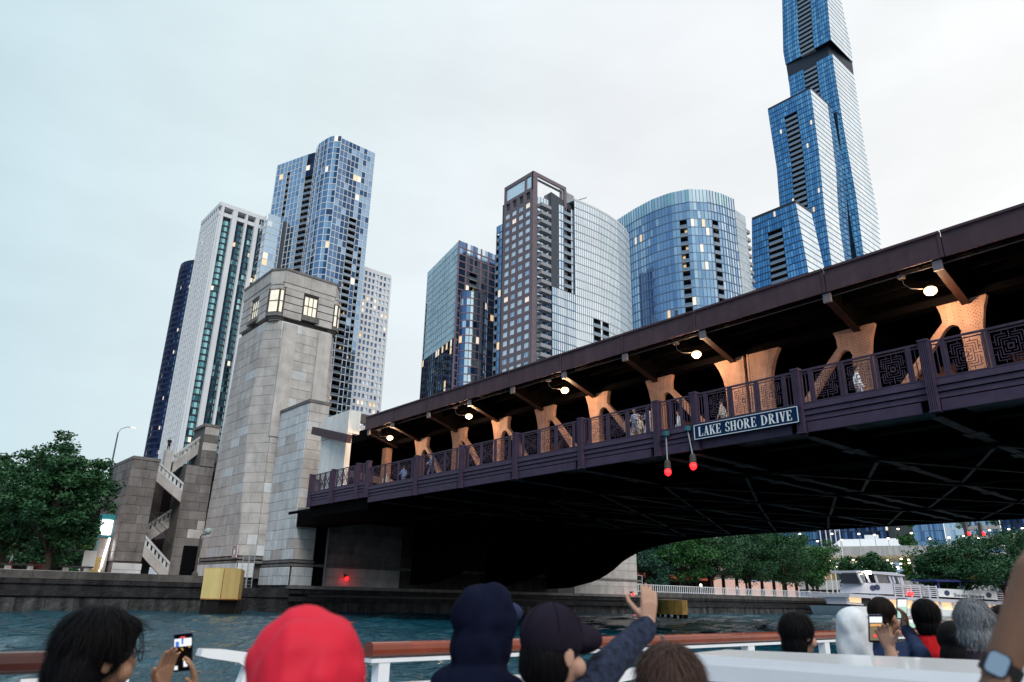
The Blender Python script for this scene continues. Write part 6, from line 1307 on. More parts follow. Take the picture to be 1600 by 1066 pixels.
# ================================================================== the tour boat on the far side
def tour_boat():
    ya = 40.0
    X = lambda px: aty(px, 930, ya)[0]; Z = lambda px, py: aty(px, py, ya)[2]
    x0 = X(1325); t = empty('tour_boat', (x0, ya, 0), 'white double-deck tour boat with a name banner and crowded open top deck', 'tour boat')
    P_ = lambda px, py: (X(px)-x0, Z(px, py))
    def pan(nm, m_, pts, y0=0, y1=.2):
        q = MB(); pp = [P_(*p) for p in pts]; n_ = len(pp); q.add([(a, y0, b) for a, b in pp]+[(a, y1, b) for a, b in pp], [tuple(range(n_)), tuple(range(2*n_-1, n_-1, -1))]+[(i, n_+i, n_+(i+1) % n_, (i+1) % n_) for i in range(n_)]); return q.build(nm, m_, t)
    lil = mat('pale_lilac_paint', (.60, .60, .68), .4); warm = mat('warm_cabin', (.8, .55, .35), .5, emit=(1, .62, .33), es=.9, var=.6, scale=1.2)
    pan('hull', white_p, [(1322, 947), (1620, 958), (1620, 985), (1335, 985)], -.5, 7)
    pan('deck_edge', lil, [(1322, 928), (1640, 945), (1640, 950), (1322, 933)], -.6, 7)
    pan('cabin_wall', warm, [(1362, 934), (1620, 948), (1620, 962), (1362, 955)], .4, .6)
    for i in range(12):
        px = 1366+20*i; pan('window_post', white_p, [(px, 934+(px-1362)*.052), (px+4, 934.2+(px-1362)*.052), (px+7, 957+(px-1362)*.03), (px+3, 957+(px-1362)*.03)], .2, .42)
    pan('wheelhouse_base', lil, [(1352, 911), (1397, 912), (1397, 929), (1346, 927)], 0, 4)
    pan('front_wall', lil, [(1322, 929), (1350, 929), (1350, 946), (1325, 944)], .3, 4)
    pan('stair_opening', mat('stair_dark', (.03, .03, .04), .7), [(1350, 930), (1362, 930), (1359, 944), (1347, 943)], .1, .28)
    pan('lit_doorway', warm, [(1328, 931), (1346, 931), (1345, 942), (1329, 941)], .1, .28)
    gw = mat('boat_window', (.05, .06, .08), .1)
    pan('wheelhouse_window', gw, [(1347, 897), (1356, 897), (1358, 911), (1350, 911)], .2, 3.8); pan('wheelhouse_window', gw, [(1374, 898), (1390, 898), (1393, 911), (1376, 911)], .2, 3.8)
    for a in ((1343, 1349), (1356, 1361), (1370, 1373), (1391, 1395), (1397, 1400), (1405, 1408)): pan('wheelhouse_post', lil, [(a[0], 895), (a[0]+3, 895), (a[1]+3, 912), (a[1], 912)], 0, .18)
    pan('wheelhouse_roof', lil, [(1340, 892), (1398, 895), (1416, 899), (1416, 901), (1340, 895)], -.3, 4.4)
    pan('wheelhouse_side', lil, [(1408, 900), (1414, 900), (1416, 914), (1411, 914)], 0, 3)
    pan('emblem_disc', mat('navy_emblem', (.03, .04, .12), .5), [(1365+4.5*math.cos(a), 919+4.5*math.sin(a)) for a in [i*math.pi/6 for i in range(12)]], -.06, -.01)
    pan('emblem_disc', mat('navy_emblem', (.03, .04, .12), .5), [(1372+4.5*math.cos(a), 918+4.5*math.sin(a)) for a in [i*math.pi/6 for i in range(12)]], -.06, -.01)
    for i in range(6): pan('side_slat', lil, [(1398, 913+3*i), (1465, 916.5+3*i), (1465, 918+3*i), (1398, 914.5+3*i)], -.02, .06)
    for px in (1398, 1411, 1424, 1438, 1452, 1464, 1579, 1592): pan('rail_post', lil, [(px, 912+(px-1398)*.05), (px+1.5, 912+(px-1398)*.05), (px+1.5, 932+(px-1398)*.05), (px, 932+(px-1398)*.05)], -.06, .1)
    for i in range(5): pan('side_slat', lil, [(1555, 926+3.4*i), (1640, 930+3.4*i), (1640, 931.4+3.4*i), (1555, 927.4+3.4*i)], -.02, .06)
    bn = pan('name_banner', white_p, [(1465, 919.5), (1556, 924.5), (1556, 937.5), (1465, 932.5)], -.25, -.12)
    navy = mat('navy_emblem', (.03, .04, .12), .5)
    for px in (1478, 1543): pan('emblem_disc', navy, [(px+4.2*math.cos(a), 921.8+(px-1465)*.052+4.2+4.2*math.sin(a)) for a in [i*math.pi/8 for i in range(16)]], -.30, -.26)
    cu = bpy.data.curves.new('banner_text', 'FONT'); cu.body = 'Shoreline Sightseeing'; cu.extrude = .02; cu.offset = .004; tx = bpy.data.objects.new('banner_text', cu); COL.objects.link(tx)
    dg = bpy.context.evaluated_depsgraph_get(); dg.update(); me = bpy.data.meshes.new_from_object(tx.evaluated_get(dg)); bpy.data.objects.remove(tx); me.materials.clear(); me.materials.append(navy)
    xs_ = [v.co.x for v in me.vertices]; wid = max(xs_)-min(xs_); A_ = P_(1488, 932.3); B_ = P_(1535, 934.9); hgt = (P_(1488, 924.5)[1]-A_[1])
    o = link('banner_text', me, t, (A_[0], -.27, A_[1])); ang = math.atan2(B_[1]-A_[1], B_[0]-A_[0]); o.rotation_euler = (math.radians(90), -ang, 0); o.scale = ((B_[0]-A_[0])/wid, hgt/.95, 1)
    aw = mat('blue_awning', (.03, .04, .16), .6); pan('awning', aw, [(1465, 906), (1540, 907.5), (1580, 911), (1640, 916), (1640, 919), (1580, 914.5), (1540, 911), (1465, 909)], -.3, 5)
    for px in (1468, 1502, 1544, 1558, 1574): pan('awning_post', white_p if px > 1540 else aw, [(px, 909), (px+2.2, 909), (px+3.5, 924), (px+1.3, 924)], 0, .2)
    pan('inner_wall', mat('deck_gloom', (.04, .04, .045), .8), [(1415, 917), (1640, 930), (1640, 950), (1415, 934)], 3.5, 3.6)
    pan('smoke_light', mat('floodlight', (1, 1, .85), .4, emit=(1, .97, .8), es=25), [(1354, 893), (1360, 893), (1360, 898), (1354, 898)], -.7, -.4)
    pan('red_side_light', red_hot, [(1418, 926), (1424, 926), (1424, 931), (1418, 931)], -.4, -.15)
    return t, x0, ya
tb, tx0, tya = tour_boat()
hm = [mat('passenger_%d' % i, c, .8) for i, c in enumerate([(.5, .45, .42), (.03, .03, .05), (.55, .08, .06), (.12, .16, .3), (.6, .6, .62), (.2, .1, .08)])]
pas = []
for k_ in range(6):
    q = MB(); q.ball((0, 0, 1.55), .11, 8, 6, (1, 1, 1.2), mi=0); q.tube([(0, 0, .4), (0, 0, 1.0), (0, 0, 1.32), (0, 0, 1.45)], [.2, .22, .2, .06], 8, mi=1); q.tube([(-.24, 0, 1.32), (-.3, .1, 1.0), (-.1, .3, 1.0)], [.06, .05, .04], 6, mi=1); q.tube([(.24, 0, 1.32), (.3, .1, 1.0), (.1, .3, 1.0)], [.06, .05, .04], 6, mi=1)
    pas.append(q.mesh('person', [SKIN[k_ % 3], hm[k_]]))
for i in range(34):
    px = 1420+5.6*i+RND.uniform(-1.5, 1.5); p = aty(px, 925, tya+1.2+RND.uniform(0, 2)); zz = aty(px, 919+(px-1420)*.05, p[1])[2]-1.62
    o = link('person', pas[i % 6], None, (p[0], p[1], zz), RND.uniform(-3, 3)); tag(o, 'small passenger among the crowd seated on the tour boat top deck', 'person', 'crowd on the tour boat top deck')
# ================================================================== our own boat: rail, posts, white locker, benches
YR = -17.1
wood = mat('varnished_rail', (.24, .048, .022), .25, var=.25, scale=3, coat=.6); wood_d = mat('dark_varnish', (.055, .014, .010), .22, coat=.6, var=.2, scale=3)
RX = lambda px: aty(px, 1005, YR)[0]
boat = empty('hand_rail_fence', (-24, YR, .3), 'varnished wooden boat rail on white posts, crossing the foreground above the water', 'boat rail'); OB = Vector((-24, YR, .3))
def rail_seg(nm, m_, x0, x1, ztop, th=.10, wd=.12):
    q = MB(); n_ = 14; pts = []
    for i in range(n_): a = 2*math.pi*i/n_; pts.append((math.copysign(abs(math.cos(a))**.6, math.cos(a))*wd/2, math.copysign(abs(math.sin(a))**.6, math.sin(a))*th/2))
    L_ = x1-x0; vs = [(x0-OB.x, p[0], ztop-th/2+p[1]-OB.z) for p in pts]+[(x1-OB.x, p[0], ztop-th/2+p[1]-OB.z) for p in pts]
    q.add(vs, [tuple(range(n_)), tuple(range(2*n_-1, n_-1, -1))]+[(i, n_+i, n_+(i+1) % n_, (i+1) % n_) for i in range(n_)]); return q.build(nm, m_, boat)
zr = 1.345
rail_seg('hand_rail', wood_d, -34, RX(208), zr, .115, .14)
rail_seg('hand_rail', wood, RX(577), RX(1026), zr); rail_seg('rail_joint', dark_frame, RX(1026), RX(1031), zr+.003, .106, .126); rail_seg('hand_rail', wood, RX(1031), -12.5, zr)
q = MB(); q.box(RX(577)-OB.x, 11.5, -.05, .05, zr-.135-OB.z, zr-.108-OB.z); q.box(-10, RX(208)-OB.x, -.05, .05, zr-.19-OB.z, zr-.16-OB.z); q.build('under_rail', white_p, boat)
for px, wd in ((598, .09), (1013, .05), (1024, .06), (1168, .13), (1287, .12), (60, .1)):
    q = MB(); x = RX(px)-OB.x; q.box(x-wd/2, x+wd/2, -.045, .045, -.05, zr-.135-OB.z); q.build('rail_post', white_p, boat)
gx = [(310, 1013), (345, 1014), (385, 1019), (430, 1022), (430, 1075), (365, 1075), (372, 1058), (378, 1042), (366, 1034), (340, 1030), (318, 1027), (306, 1024)]
q = MB(); pp = [aty(a, b, YR+.05) for a, b in gx]
tri = [(0, 1, 10, 11), (1, 2, 9, 10), (2, 8, 9), (2, 3, 8), (3, 7, 8), (3, 4, 6, 7), (4, 5, 6)]
vs = [(p[0]-OB.x, -.03, p[2]-OB.z) for p in pp]+[(p[0]-OB.x, .06, p[2]-OB.z) for p in pp]; n_ = len(pp)
q.add(vs, tri+[tuple(i+n_ for i in t_[::-1]) for t_ in tri]+[(i, n_+i, n_+(i+1) % n_, (i+1) % n_) for i in range(n_)]); q.build('gate_bracket', white_p, boat)
p0, p1 = aty(900, 1066, YR+.02), aty(1012, 1042, YR+.02)
q = MB(); q.bar((p0[0]-OB.x-.3, .02, p0[2]-OB.z-.05), (p1[0]-OB.x, .02, p1[2]-OB.z-.03), .06, .09); q.build('lower_brace', white_p, boat)
p0 = aty(640, 1066, YR)[2]; q = MB(); q.box(RX(577)-OB.x, RX(900)-OB.x, -.04, .04, p0-.06-OB.z, p0-OB.z); q.build('lower_rail', white_p, boat)
hl = empty('boat_hull', (-24, -22, .3), 'white hull and deck under the passengers, mostly below the picture', 'boat'); q = MB(); q.box(-14, 16, -6, 4.8, -.6, -.02); q.build('hull', white_p, hl)
q = MB(); q.box(-13.8, 15.8, -5.8, 4.7, -.02, .0); q.build('deck', mat('deck_grey', (.25, .26, .27), .7), hl)
for y_, x_, lb in ((-20.6, -28.6, 'low blue bench on our deck under the woman in glasses and the red hood'), (-19.9, -26.4, 'low blue bench on our deck under the two navy capped passengers'), (-19.6, -24.2, 'low blue bench on our deck behind the white cabin box')):
    b_ = empty('boat_bench', (x_, y_, .3), lb, 'bench', 'deck benches'); q = MB(); q.box(-1.0, 1.0, -.2, .2, .36, .42); q.build('seat', mat('bench_blue', (.04, .08, .2), .5), b_)
    for s_ in (-1, 1): q = MB(); q.box(s_*.9-.04, s_*.9+.04, -.15, .15, 0, .36); q.build('leg', white_p, b_)
lk = empty('white_locker', (-23.3, -19.5, .3), 'glossy white cabin box with a flat top at the lower right', 'deck box')
tp = [atz(px, py, 1.42) for px, py in ((1062, 1021), (1128, 1014.5), (1512, 1030.5), (1660, 1037), (1660, 1062), (1519, 1052.5))]
pl = [(p[0]+23.3, p[1]+19.5) for p in tp]
q = MB(); q.prism(pl[::-1], .0, 1.08); cc_ = np.mean(pl, 0); q.prism(pl[::-1], 1.08, 1.12, top=[(a+(cc_[0]-a)*.02, b+(cc_[1]-b)*.03) for a, b in pl[::-1]]); q.build('box_shell', white_p, lk)
A_, B_ = Vector((*pl[0], 0)), Vector((*pl[4], 0)); dr = (B_-A_).normalized(); nn = Vector((dr.y, -dr.x, 0)); nn = nn if nn.dot(Vector((-1, -.5, 0))) > 0 else -nn
def on_front(s_, z): p = A_+dr*s_+nn*.004; return (p.x, p.y, z)
L_ = (B_-A_).length
q = MB(); q.bar(on_front(.03, 1.01), on_front(L_, .985), .004, .006); q.build('crack_line', mat('grey_seam', (.2, .2, .28), .6), lk)
mg = mat('maroon_print', (.16, .01, .05), .5); q = MB(); q.bar(on_front(.1, .965), on_front(.62, .955), .004, .009); q.bar(on_front(.62, .955), on_front(.64, .70), .004, .009); q.build('red_outline', mg, lk)
lay_text('ST AN', .09, .34, lambda x, z, d: tuple(Vector(on_front(.2+x, .845+z))+nn*d), lk, mg, d=.002)
# ================================================================== foreground passengers
def facing(px, a): return -( math.radians(40.871)+math.atan((px-812)/1196.0)+math.radians(a))
def head_body(B, hz_, s=1.0, shw=.20, lean=0.0, tor=True):
    """skull, jaw, nose, ears, neck, shoulders and trunk round a head centre at z=hz_ (face towards +Y)"""
    z = hz_; B.ball((0, -.012*s, z+.03*s), .082*s, 16, 12, (.95, 1.18, 1.12)); B.ball((0, .035*s, z-.04*s), .062*s, 14, 10, (.92, .95, 1.2)); B.ball((0, .055*s, z-.085*s), .036*s, 12, 8, (1.1, .9, .8))
    B.ball((0, .098*s, z-.025*s), .014*s, 8, 6, (.9, 1.3, 1.5)); B.ball((0, .088*s, z-.064*s), .017*s, 8, 6, (1.5, .7, .6)); B.ball((0, .075*s, z+.022*s), .03*s, 10, 8, (1.8, .6, .5))
    for e_ in (-1, 1):
        B.ball((e_*.082*s, -.012*s, z-.012*s), .03*s, 10, 8, (.32, .72, 1.15)); B.ball((e_*.045*s, .055*s, z-.045*s), .032*s, 10, 8)
    limb(B, [(0, -.03*s, z-.07*s), (0, -.035*s, z-.2*s)], [.058*s, .062*s])
    if tor:
        B.ball((0, -.04, z-.34*s), .17*s, 16, 10, (1.0, .6, .95))
def torso_cloth(T, hz_, s=1.0, w_=.21, hood_collar=False, arms=True):
    z = hz_; T.ball((0, -.04, z-.46*s), .19*s, 16, 12, (1.02, .68, 1.45)); T.ball((0, -.04, z-.29*s), .17*s, 16, 10, (1.2, .62, .52))
    limb(T, [(0, -.035, z-.17*s), (0, -.04, z-.26*s)], [.072*s, .10*s])
    for e_ in (-1, 1):
        if arms is True or arms == e_: limb(T, [(e_*w_, -.04, z-.30*s), (e_*(w_+.03), -.02, z-.56*s), (e_*(w_-.04), .2, z-.68*s)], [.072*s, .06*s, .045*s])
    T.ball((0, -.02, z-.72*s), .19*s, 14, 8, (1.05, .8, .5))
KF = 1.0
def P_root(px, py, dist, a, label, base=.3, k=1.0):
    global KF; KF = k; dist = dist*k
    c = atd(px, py, dist); t = empty('person', (c[0], c[1], base), label, 'person', None, facing(px, a)); return t, c[2]-base
def world_to(t, p):
    v = Vector(p)-t.location; return Matrix.Rotation(-t.rotation_euler.z, 4, 'Z') @ v
def hair_fn(name, col, scale=60, r_=.45):
    if name in MATS: return MATS[name]
    m_ = mat(name, col, .6, var=.1, scale=8, spec=.10); t = m_.node_tree; b = t.nodes['Principled BSDF']; g = t.nodes.new('ShaderNodeTexCoord'); mp_ = t.nodes.new('ShaderNodeMapping'); mp_.inputs['Scale'].default_value = (1, 1, .06)
    z = t.nodes.new('ShaderNodeTexNoise'); z.inputs['Scale'].default_value = 170; z.inputs['Detail'].default_value = 3; t.links.new(g.outputs['Object'], mp_.inputs[0]); t.links.new(mp_.outputs[0], z.inputs['Vector'])
    bp = t.nodes.new('ShaderNodeBump'); bp.inputs['Strength'].default_value = .8; bp.inputs['Distance'].default_value = .006; t.links.new(z.outputs['Fac'], bp.inputs['Height']); t.links.new(bp.outputs[0], b.inputs['Normal'])
    mx_ = t.nodes.new('ShaderNodeMix'); mx_.data_type = 'RGBA'; mx_.inputs[6].default_value = (*[c*.45 for c in col], 1); mx_.inputs[7].default_value = (*[min(1, c*1.7) for c in col], 1)
    mr_ = t.nodes.new('ShaderNodeMapRange'); mr_.inputs[1].default_value = .3; mr_.inputs[2].default_value = .7; t.links.new(z.outputs['Fac'], mr_.inputs[0]); t.links.new(mr_.outputs[0], mx_.inputs[0]); t.links.new(mx_.outputs[2], b.inputs['Base Color']); return m_
H_BLACK = hair_fn('black_hair', (.0028, .0026, .0036)); H_BROWN = hair_fn('brown_hair', (.06, .036, .03)); H_GREY = hair_fn('grey_hair', (.17, .18, .20)); H_DARK = hair_fn('dark_hair', (.010, .007, .006))
def ridged(mb, name, m_, vox, t, amp=.004, fr=26, sm=3, seed=0):
    return remesh(mb, name, m_, vox, sm, t, fn=lambda co: co+Vector((0, 0, 0))+co.normalized()*0+Vector((math.sin(co.z*fr+3*noise.noise(co*7+Vector((seed, 0, 0))))*amp, noise.noise(co*9+Vector((0, seed, 0)))*amp*2.2, noise.noise(co*8)*amp)))
def hand(parent, wrist, direc, normal, skin, size=1.0, curl=.35, spread=.10, side=1, name='body', thumb_out=.9, vox=.0042, extra=None):
    """palm, four unequal fingers and a side thumb as one surface; wrist/direc/normal in parent space"""
    W_ = Vector(wrist); D = Vector(direc).normalized(); Nn = Vector(normal); Nn = (Nn-D*Nn.dot(D)).normalized(); X = D.cross(Nn).normalized()*side
    T_ = lambda x, y, z: W_+(X*x+D*y+Nn*z)*size
    B = MB(); limb(B, [T_(0, -.05, 0), T_(0, .0, 0)], [.027*size, .027*size])
    for x in (-.027, -.009, .009, .027): limb(B, [T_(x*.7, .012, 0), T_(x, .088-.25*abs(x+.005), .002)], [.017*size, .0125*size])
    for k, (x, L_) in enumerate(((-.030, .058), (-.010, .074), (.011, .080), (.031, .070))):
        y0 = .088-(.006 if k in (0,) else 0); a = 0; p = [x, y0, .002]; pts = [T_(*p)]; rr = [.0098, .0088, .0080, .0068]; f = (.45, .30, .25)
        for j in range(3):
            a += curl*(.9+.2*j); p = [p[0]+x*spread*f[j]*2, p[1]+L_*f[j]*math.cos(a), p[2]-L_*f[j]*math.sin(a)]; pts.append(T_(*p))
        limb(B, pts, [r_*size for r_ in rr])
    limb(B, [T_(.022, .025, -.004), T_(.040+.012*thumb_out, .052, -.010), T_(.050+.022*thumb_out, .078, -.018-.01*curl), T_(.052+.026*thumb_out, .100, -.028-.02*curl)], [.015*size, .0125*size, .0105*size, .0085*size])
    if extra: extra(B)
    return remesh(B, name, skin, vox, 2, parent)
def phone(p, ax, up, w_, h_, label, style=0, parent=None):
    """dark slab phone with a lit screen; p world centre, ax world right vector, up world up vector (screen faces ax x up)"""
    ax = Vector(ax).normalized(); up = Vector(up).normalized(); nn = up.cross(ax).normalized(); up = ax.cross(nn)
    t = empty('phone', p, label, 'phone'); m3 = Matrix((ax, nn, up)).transposed().to_4x4(); 
    t.rotation_euler = m3.to_euler()
    case = mat('phone_case', (.02, .03, .10), .35, coat=.4); r_ = .009; q = MB()
    out = []
    for cx_, cz_, a0 in ((w_/2-r_, h_/2-r_, 0), (-w_/2+r_, h_/2-r_, 90), (-w_/2+r_, -h_/2+r_, 180), (w_/2-r_, -h_/2+r_, 270)):
        for j in range(5): a = math.radians(a0+90*j/4); out.append((cx_+r_*math.cos(a), cz_+r_*math.sin(a)))
    q.slab(out, (0, 0, 0), (1, 0, 0), (0, 0, 1), (0, 1, 0), .008); q.build('case', case, t)
    q = MB(); q.slab([(a*.94, b*.97) for a, b in out], (0, -.0045, 0), (1, 0, 0), (0, 0, 1), (0, 1, 0), .001); q.build('glass', mat('phone_black', (.004, .004, .005), .08), t)
    sw = mat('screen_white', (.1, .1, .1), .3, emit=(.92, .95, 1), es=1.0); sb = mat('screen_blue', (.02, .05, .2), .3, emit=(.08, .2, .65), es=.8); so = mat('screen_orange', (.2, .1, .03), .3, emit=(1, .45, .15), es=1.0); sg2 = mat('screen_green', (.1, .2, .15), .3, emit=(.55, .85, .72), es=.8); sr_ = mat('screen_red', (.2, .02, .02), .3, emit=(1, .08, .08), es=1.0); sd = mat('screen_dim', (.02, .02, .02), .3, emit=(.35, .28, .16), es=.6)
    def rect(m_, a0, a1, b0, b1, l_=0): q = MB(); y = -.0052-.0003*l_; q.quad((w_*(a0-.5), y, h_*(b0-.5)), (w_*(a0-.5), y, h_*(b1-.5)), (w_*(a1-.5), y, h_*(b1-.5)), (w_*(a1-.5), y, h_*(b0-.5))); q.build('screen_picture', m_, t)
    if style == 0:
        rect(sw, .05, .95, .66, .87); rect(sb, .12, .30, .66, .80, 1); rect(sb, .42, .52, .72, .87, 1); rect(sr_, .35, .62, .885, .915, 1)
        for a, b in ((.15, .58), (.4, .6), (.45, .56), (.8, .62), (.3, .5)): rect(so, a, a+.08, b, b+.022, 1)
        rect(sw, .55, .75, .12, .28, 1); rect(so, .5, .8, .30, .34, 1); rect(sw, .06, .25, .06, .16, 1)
    elif style == 1:
        rect(sd, .06, .94, .08, .93); rect(sw, .06, .94, .72, .93, 1); rect(so, .1, .9, .60, .66, 2); rect(sr_, .3, .6, .2, .3, 2)
    else: rect(sg2, .06, .94, .06, .95); rect(sw, .06, .94, .6, .95, 1)
    return t
RW, UW = Vector(RGT), Vector(UPV); FW = Vector(FWD)
def toward(px, py, d): return Vector(atd(px, py, d*KF))
def seam(o, org, plane_pts, m_, r_=.0016, name='seam'):
    """stitched line: directions from org cast onto the finished surface"""
    pts = []
    for d in plane_pts:
        d = Vector(d).normalized(); ok, loc, nr, _ = o.ray_cast(Vector(org)+d*.6, -d, distance=.6)
        if ok: pts.append(loc+nr*.0006)
    if len(pts) > 3: q = MB(); q.tube(pts, r_, 6); return q.build(name, m_, o, smooth=True)
def arcdirs(tilt, a0, a1, n_=22, yaw=0):
    R_ = Matrix.Rotation(yaw, 3, 'Z') @ Matrix.Rotation(tilt, 3, 'Y')
    return [R_ @ Vector((0, math.cos(math.radians(a0+(a1-a0)*i/n_)), math.sin(math.radians(a0+(a1-a0)*i/n_)))) for i in range(n_+1)]
def strands(o, org, n_, m_, L_=.05, wd=.0011, lift=.002, seed=0, fly=.15):
    """individual locks lying on the hair surface, a few standing off it"""
    r_ = random.Random(seed); me = o.data; q = MB(); org = Vector(org); vs = me.vertices
    vs = [(v.co.copy(), v.normal.copy()) for v in vs if not (v.co.y > .035 and v.co.z < org.z+.085)]
    for _ in range(n_):
        vc, nn = vs[r_.randrange(len(vs))]; p = vc+nn*lift*r_.uniform(.2, 1.6); out_ = (p-org)
        crown = org+Vector((0, -.02, .12)); d = (p-crown); d = (d-nn*d.dot(nn)); d = (d.normalized()*.6+Vector((r_.uniform(-.25, .25), r_.uniform(-.25, .25), -.5))).normalized(); d = (d-nn*d.dot(nn)).normalized()
        sd = d.cross(nn).normalized()*wd*r_.uniform(.6, 1.6); ll = L_*r_.uniform(.5, 1.3); fl = (r_.random()**6)*fly
        a = p; b = p+d*ll*.5+nn*(-.001+fl*ll*.6); c = p+d*ll+nn*(-.006*ll/.05+fl*ll*2)
        q.add([a-sd, a+sd, b+sd, b-sd, c], [(0, 1, 2, 3), (3, 2, 4)])
    return tag(q.build('hair_strands', m_, o), kind='stuff')
def crease(o, cz, amp=.006, fr=7, seed=0, lo=-9):
    nr_ = [v.normal.copy() for v in o.data.vertices]
    for v, vn in zip(o.data.vertices, nr_):
        c = v.co.copy(); n1 = noise.noise(Vector((c.x*fr*1.3, c.y*fr*1.3, c.z*fr*.8))+Vector((seed, 0, 0))); n2 = noise.noise(c*fr*2.6+Vector((0, seed, 0)))
        v.co = c+vn*(-(1-abs(n1)*3.2 if abs(n1) < .31 else 0)*amp+n2*amp*.55)
    o.data.update()
# --- 1: woman with glasses filming
t, hz_ = P_root(158, 1026, 1.62, 70, 'dark-haired woman in glasses at the left filming with a phone held in both hands', k=1.75)
B = MB(); head_body(B, hz_, 1.0); bd = remesh(B, 'body', SKIN[1], .0062, 3, t)
q = MB(); q.ball((0, -.03, hz_+.045), .115, 20, 14, (.94, 1.10, .98)); q.ball((0, -.075, hz_-.05), .10, 16, 12, (1.02, .85, 1.5)); q.ball((0, -.085, hz_-.2), .10, 14, 10, (1.15, .8, 1.4)); q.ball((.0, .062, hz_+.082), .055, 12, 10, (1.35, .8, .75)); q.ball((.066, .035, hz_+.06), .032, 10, 8, (.55, .8, 1.3)); q.ball((-.066, .05, hz_+.03), .04, 10, 8, (.6, .9, 1.9)); q.ball((.085, .012, hz_+.03), .03, 10, 8, (.5, .8, 1.2))
o = ridged(q, 'hair', H_BLACK, .008, t, .0015); strands(o, (0, 0, hz_), 3200, H_BLACK, .09, seed=1)
q = MB(); torso_cloth(q, hz_); remesh(q, 'jacket', cloth('black_jacket', (.02, .02, .025)), .012, 2, t)
q = MB()
for e_ in (-1, 1):
    c_ = Vector((e_*.036, .112, hz_+.004)); w_, h_ = .027, .021
    pts = [c_+Vector((w_*math.cos(a)*(1 if abs(math.cos(a)) < .9 else .98), -.010*abs(math.cos(a)) if e_*math.cos(a) > 0 else 0, h_*math.copysign(abs(math.sin(a))**.7, math.sin(a)))) for a in [2*math.pi*i/16 for i in range(17)]]
    q.tube(pts, .0024, 6, caps=False); q.tube([c_+Vector((e_*.027, -.008, .008)), Vector((e_*.083, .06, hz_+.012)), Vector((e_*.088, -.01, hz_+.01))], .0024, 6)
q.tube([(-.010, .115, hz_+.01), (0, .119, hz_+.012), (.010, .115, hz_+.01)], .0022, 6)
q.build('glasses', mat('black_plastic', (.01, .01, .012), .25), t)
pc_ = toward(286, 1019, 2.02); phone(pc_, RW*.97+FW*.25, UW+FW*.1-RW*.03, .074, .152, 'phone held up by the woman in glasses, showing bright towers on its screen', 0)
PW = lambda v: world_to(t, v)
rs_ = t.rotation_euler.z
def dirl(v): return Matrix.Rotation(-rs_, 4, 'Z') @ Vector(v)
def forearm(B, a, b, r0=.045, r1=.028): limb(B, [a, (Vector(a)+Vector(b))/2, b], [r0, (r0+r1)/2+.003, r1])
w1 = PW(toward(250, 1075, 1.93)); w2 = PW(toward(304, 1085, 1.98)); el = PW(toward(205, 1180, 1.80)); el2 = PW(toward(300, 1220, 1.85))
hand(t, w1, dirl(RW*.26+UW*1.0+FW*.12), dirl(-RW*.85+FW*.5), SKIN[1], .95, .12, .0, 1, 'left_hand', extra=lambda B: forearm(B, el, w1))
hand(t, w2, dirl(-RW*.06+UW*1.0), dirl(RW*.85+FW*.5), SKIN[1], .98, .22, .0, -1, 'right_hand', extra=lambda B: forearm(B, el2, w2))
# --- 2: red hood
t, hz_ = P_root(478, 1084, 1.42, 4, 'passenger seen from behind in a bright red hood', k=1.12)
B = MB(); head_body(B, hz_); remesh(B, 'body', SKIN[0], .008, 2, t)
q = MB(); q.ball((0, -.02, hz_+.035), .118, 24, 18, (1.0, 1.12, 1.06)); q.ball((0, -.03, hz_-.05), .125, 22, 16, (1.02, 1.0, 1.15)); q.ball((0, -.05, hz_-.2), .13, 20, 14, (1.2, .9, .7)); torso_cloth(q, hz_)
o = remesh(q, 'hooded_jacket', mat('red_hood_cloth', (.62, .015, .04), .65, var=.10, scale=6, world=False), .010, 6, t)
for v in o.data.vertices:
    c = v.co; zz = c.z-hz_
    fold = math.sin(c.x*34+9*noise.noise(c*5))*.0045*(1 if zz < .08 else .4)+noise.noise(c*9)*.011+noise.noise(c*22)*.004+math.exp(-((c.x+.03+.1*zz)/.012)**2)*.003; v.co = c+Vector((c.x, c.y, zz*.6)).normalized()*fold
crease(o, hz_, .013, 5, 3)
# --- 3: navy hood over a cap
t, hz_ = P_root(762, 978, 2.78, 34, 'passenger in a navy hooded jacket with the brim of a cap sticking out', k=1.04)
B = MB(); head_body(B, hz_); remesh(B, 'body', SKIN[0], .008, 2, t)
q = MB(); q.ball((0, -.02, hz_+.03), .122, 22, 16, (1.0, 1.1, 1.08)); q.ball((0, -.04, hz_-.07), .118, 20, 14, (1.02, .95, 1.1)); q.ball((0, -.06, hz_-.2), .14, 20, 14, (1.35, .9, .6)); torso_cloth(q, hz_, 1.08, .215)
navy_c = cloth('navy_jacket_cloth', (.006, .008, .022)); o = remesh(q, 'hooded_jacket', navy_c, .010, 4, t)
for v in o.data.vertices:
    c = v.co; v.co = c+Vector((c.x, c.y, 0)).normalized()*(math.sin(c.y*60+8*noise.noise(c*5))*.0022+noise.noise(c*12)*.005)
crease(o, hz_, .013, 5, 9)
seam(o, (0, -.02, hz_-.02), [(math.cos(a), math.sin(a)+.15, -.15) for a in [math.radians(-10+200*i/20) for i in range(21)]], cloth('navy_seam', (.004, .005, .016)), .004, 'drawcord')
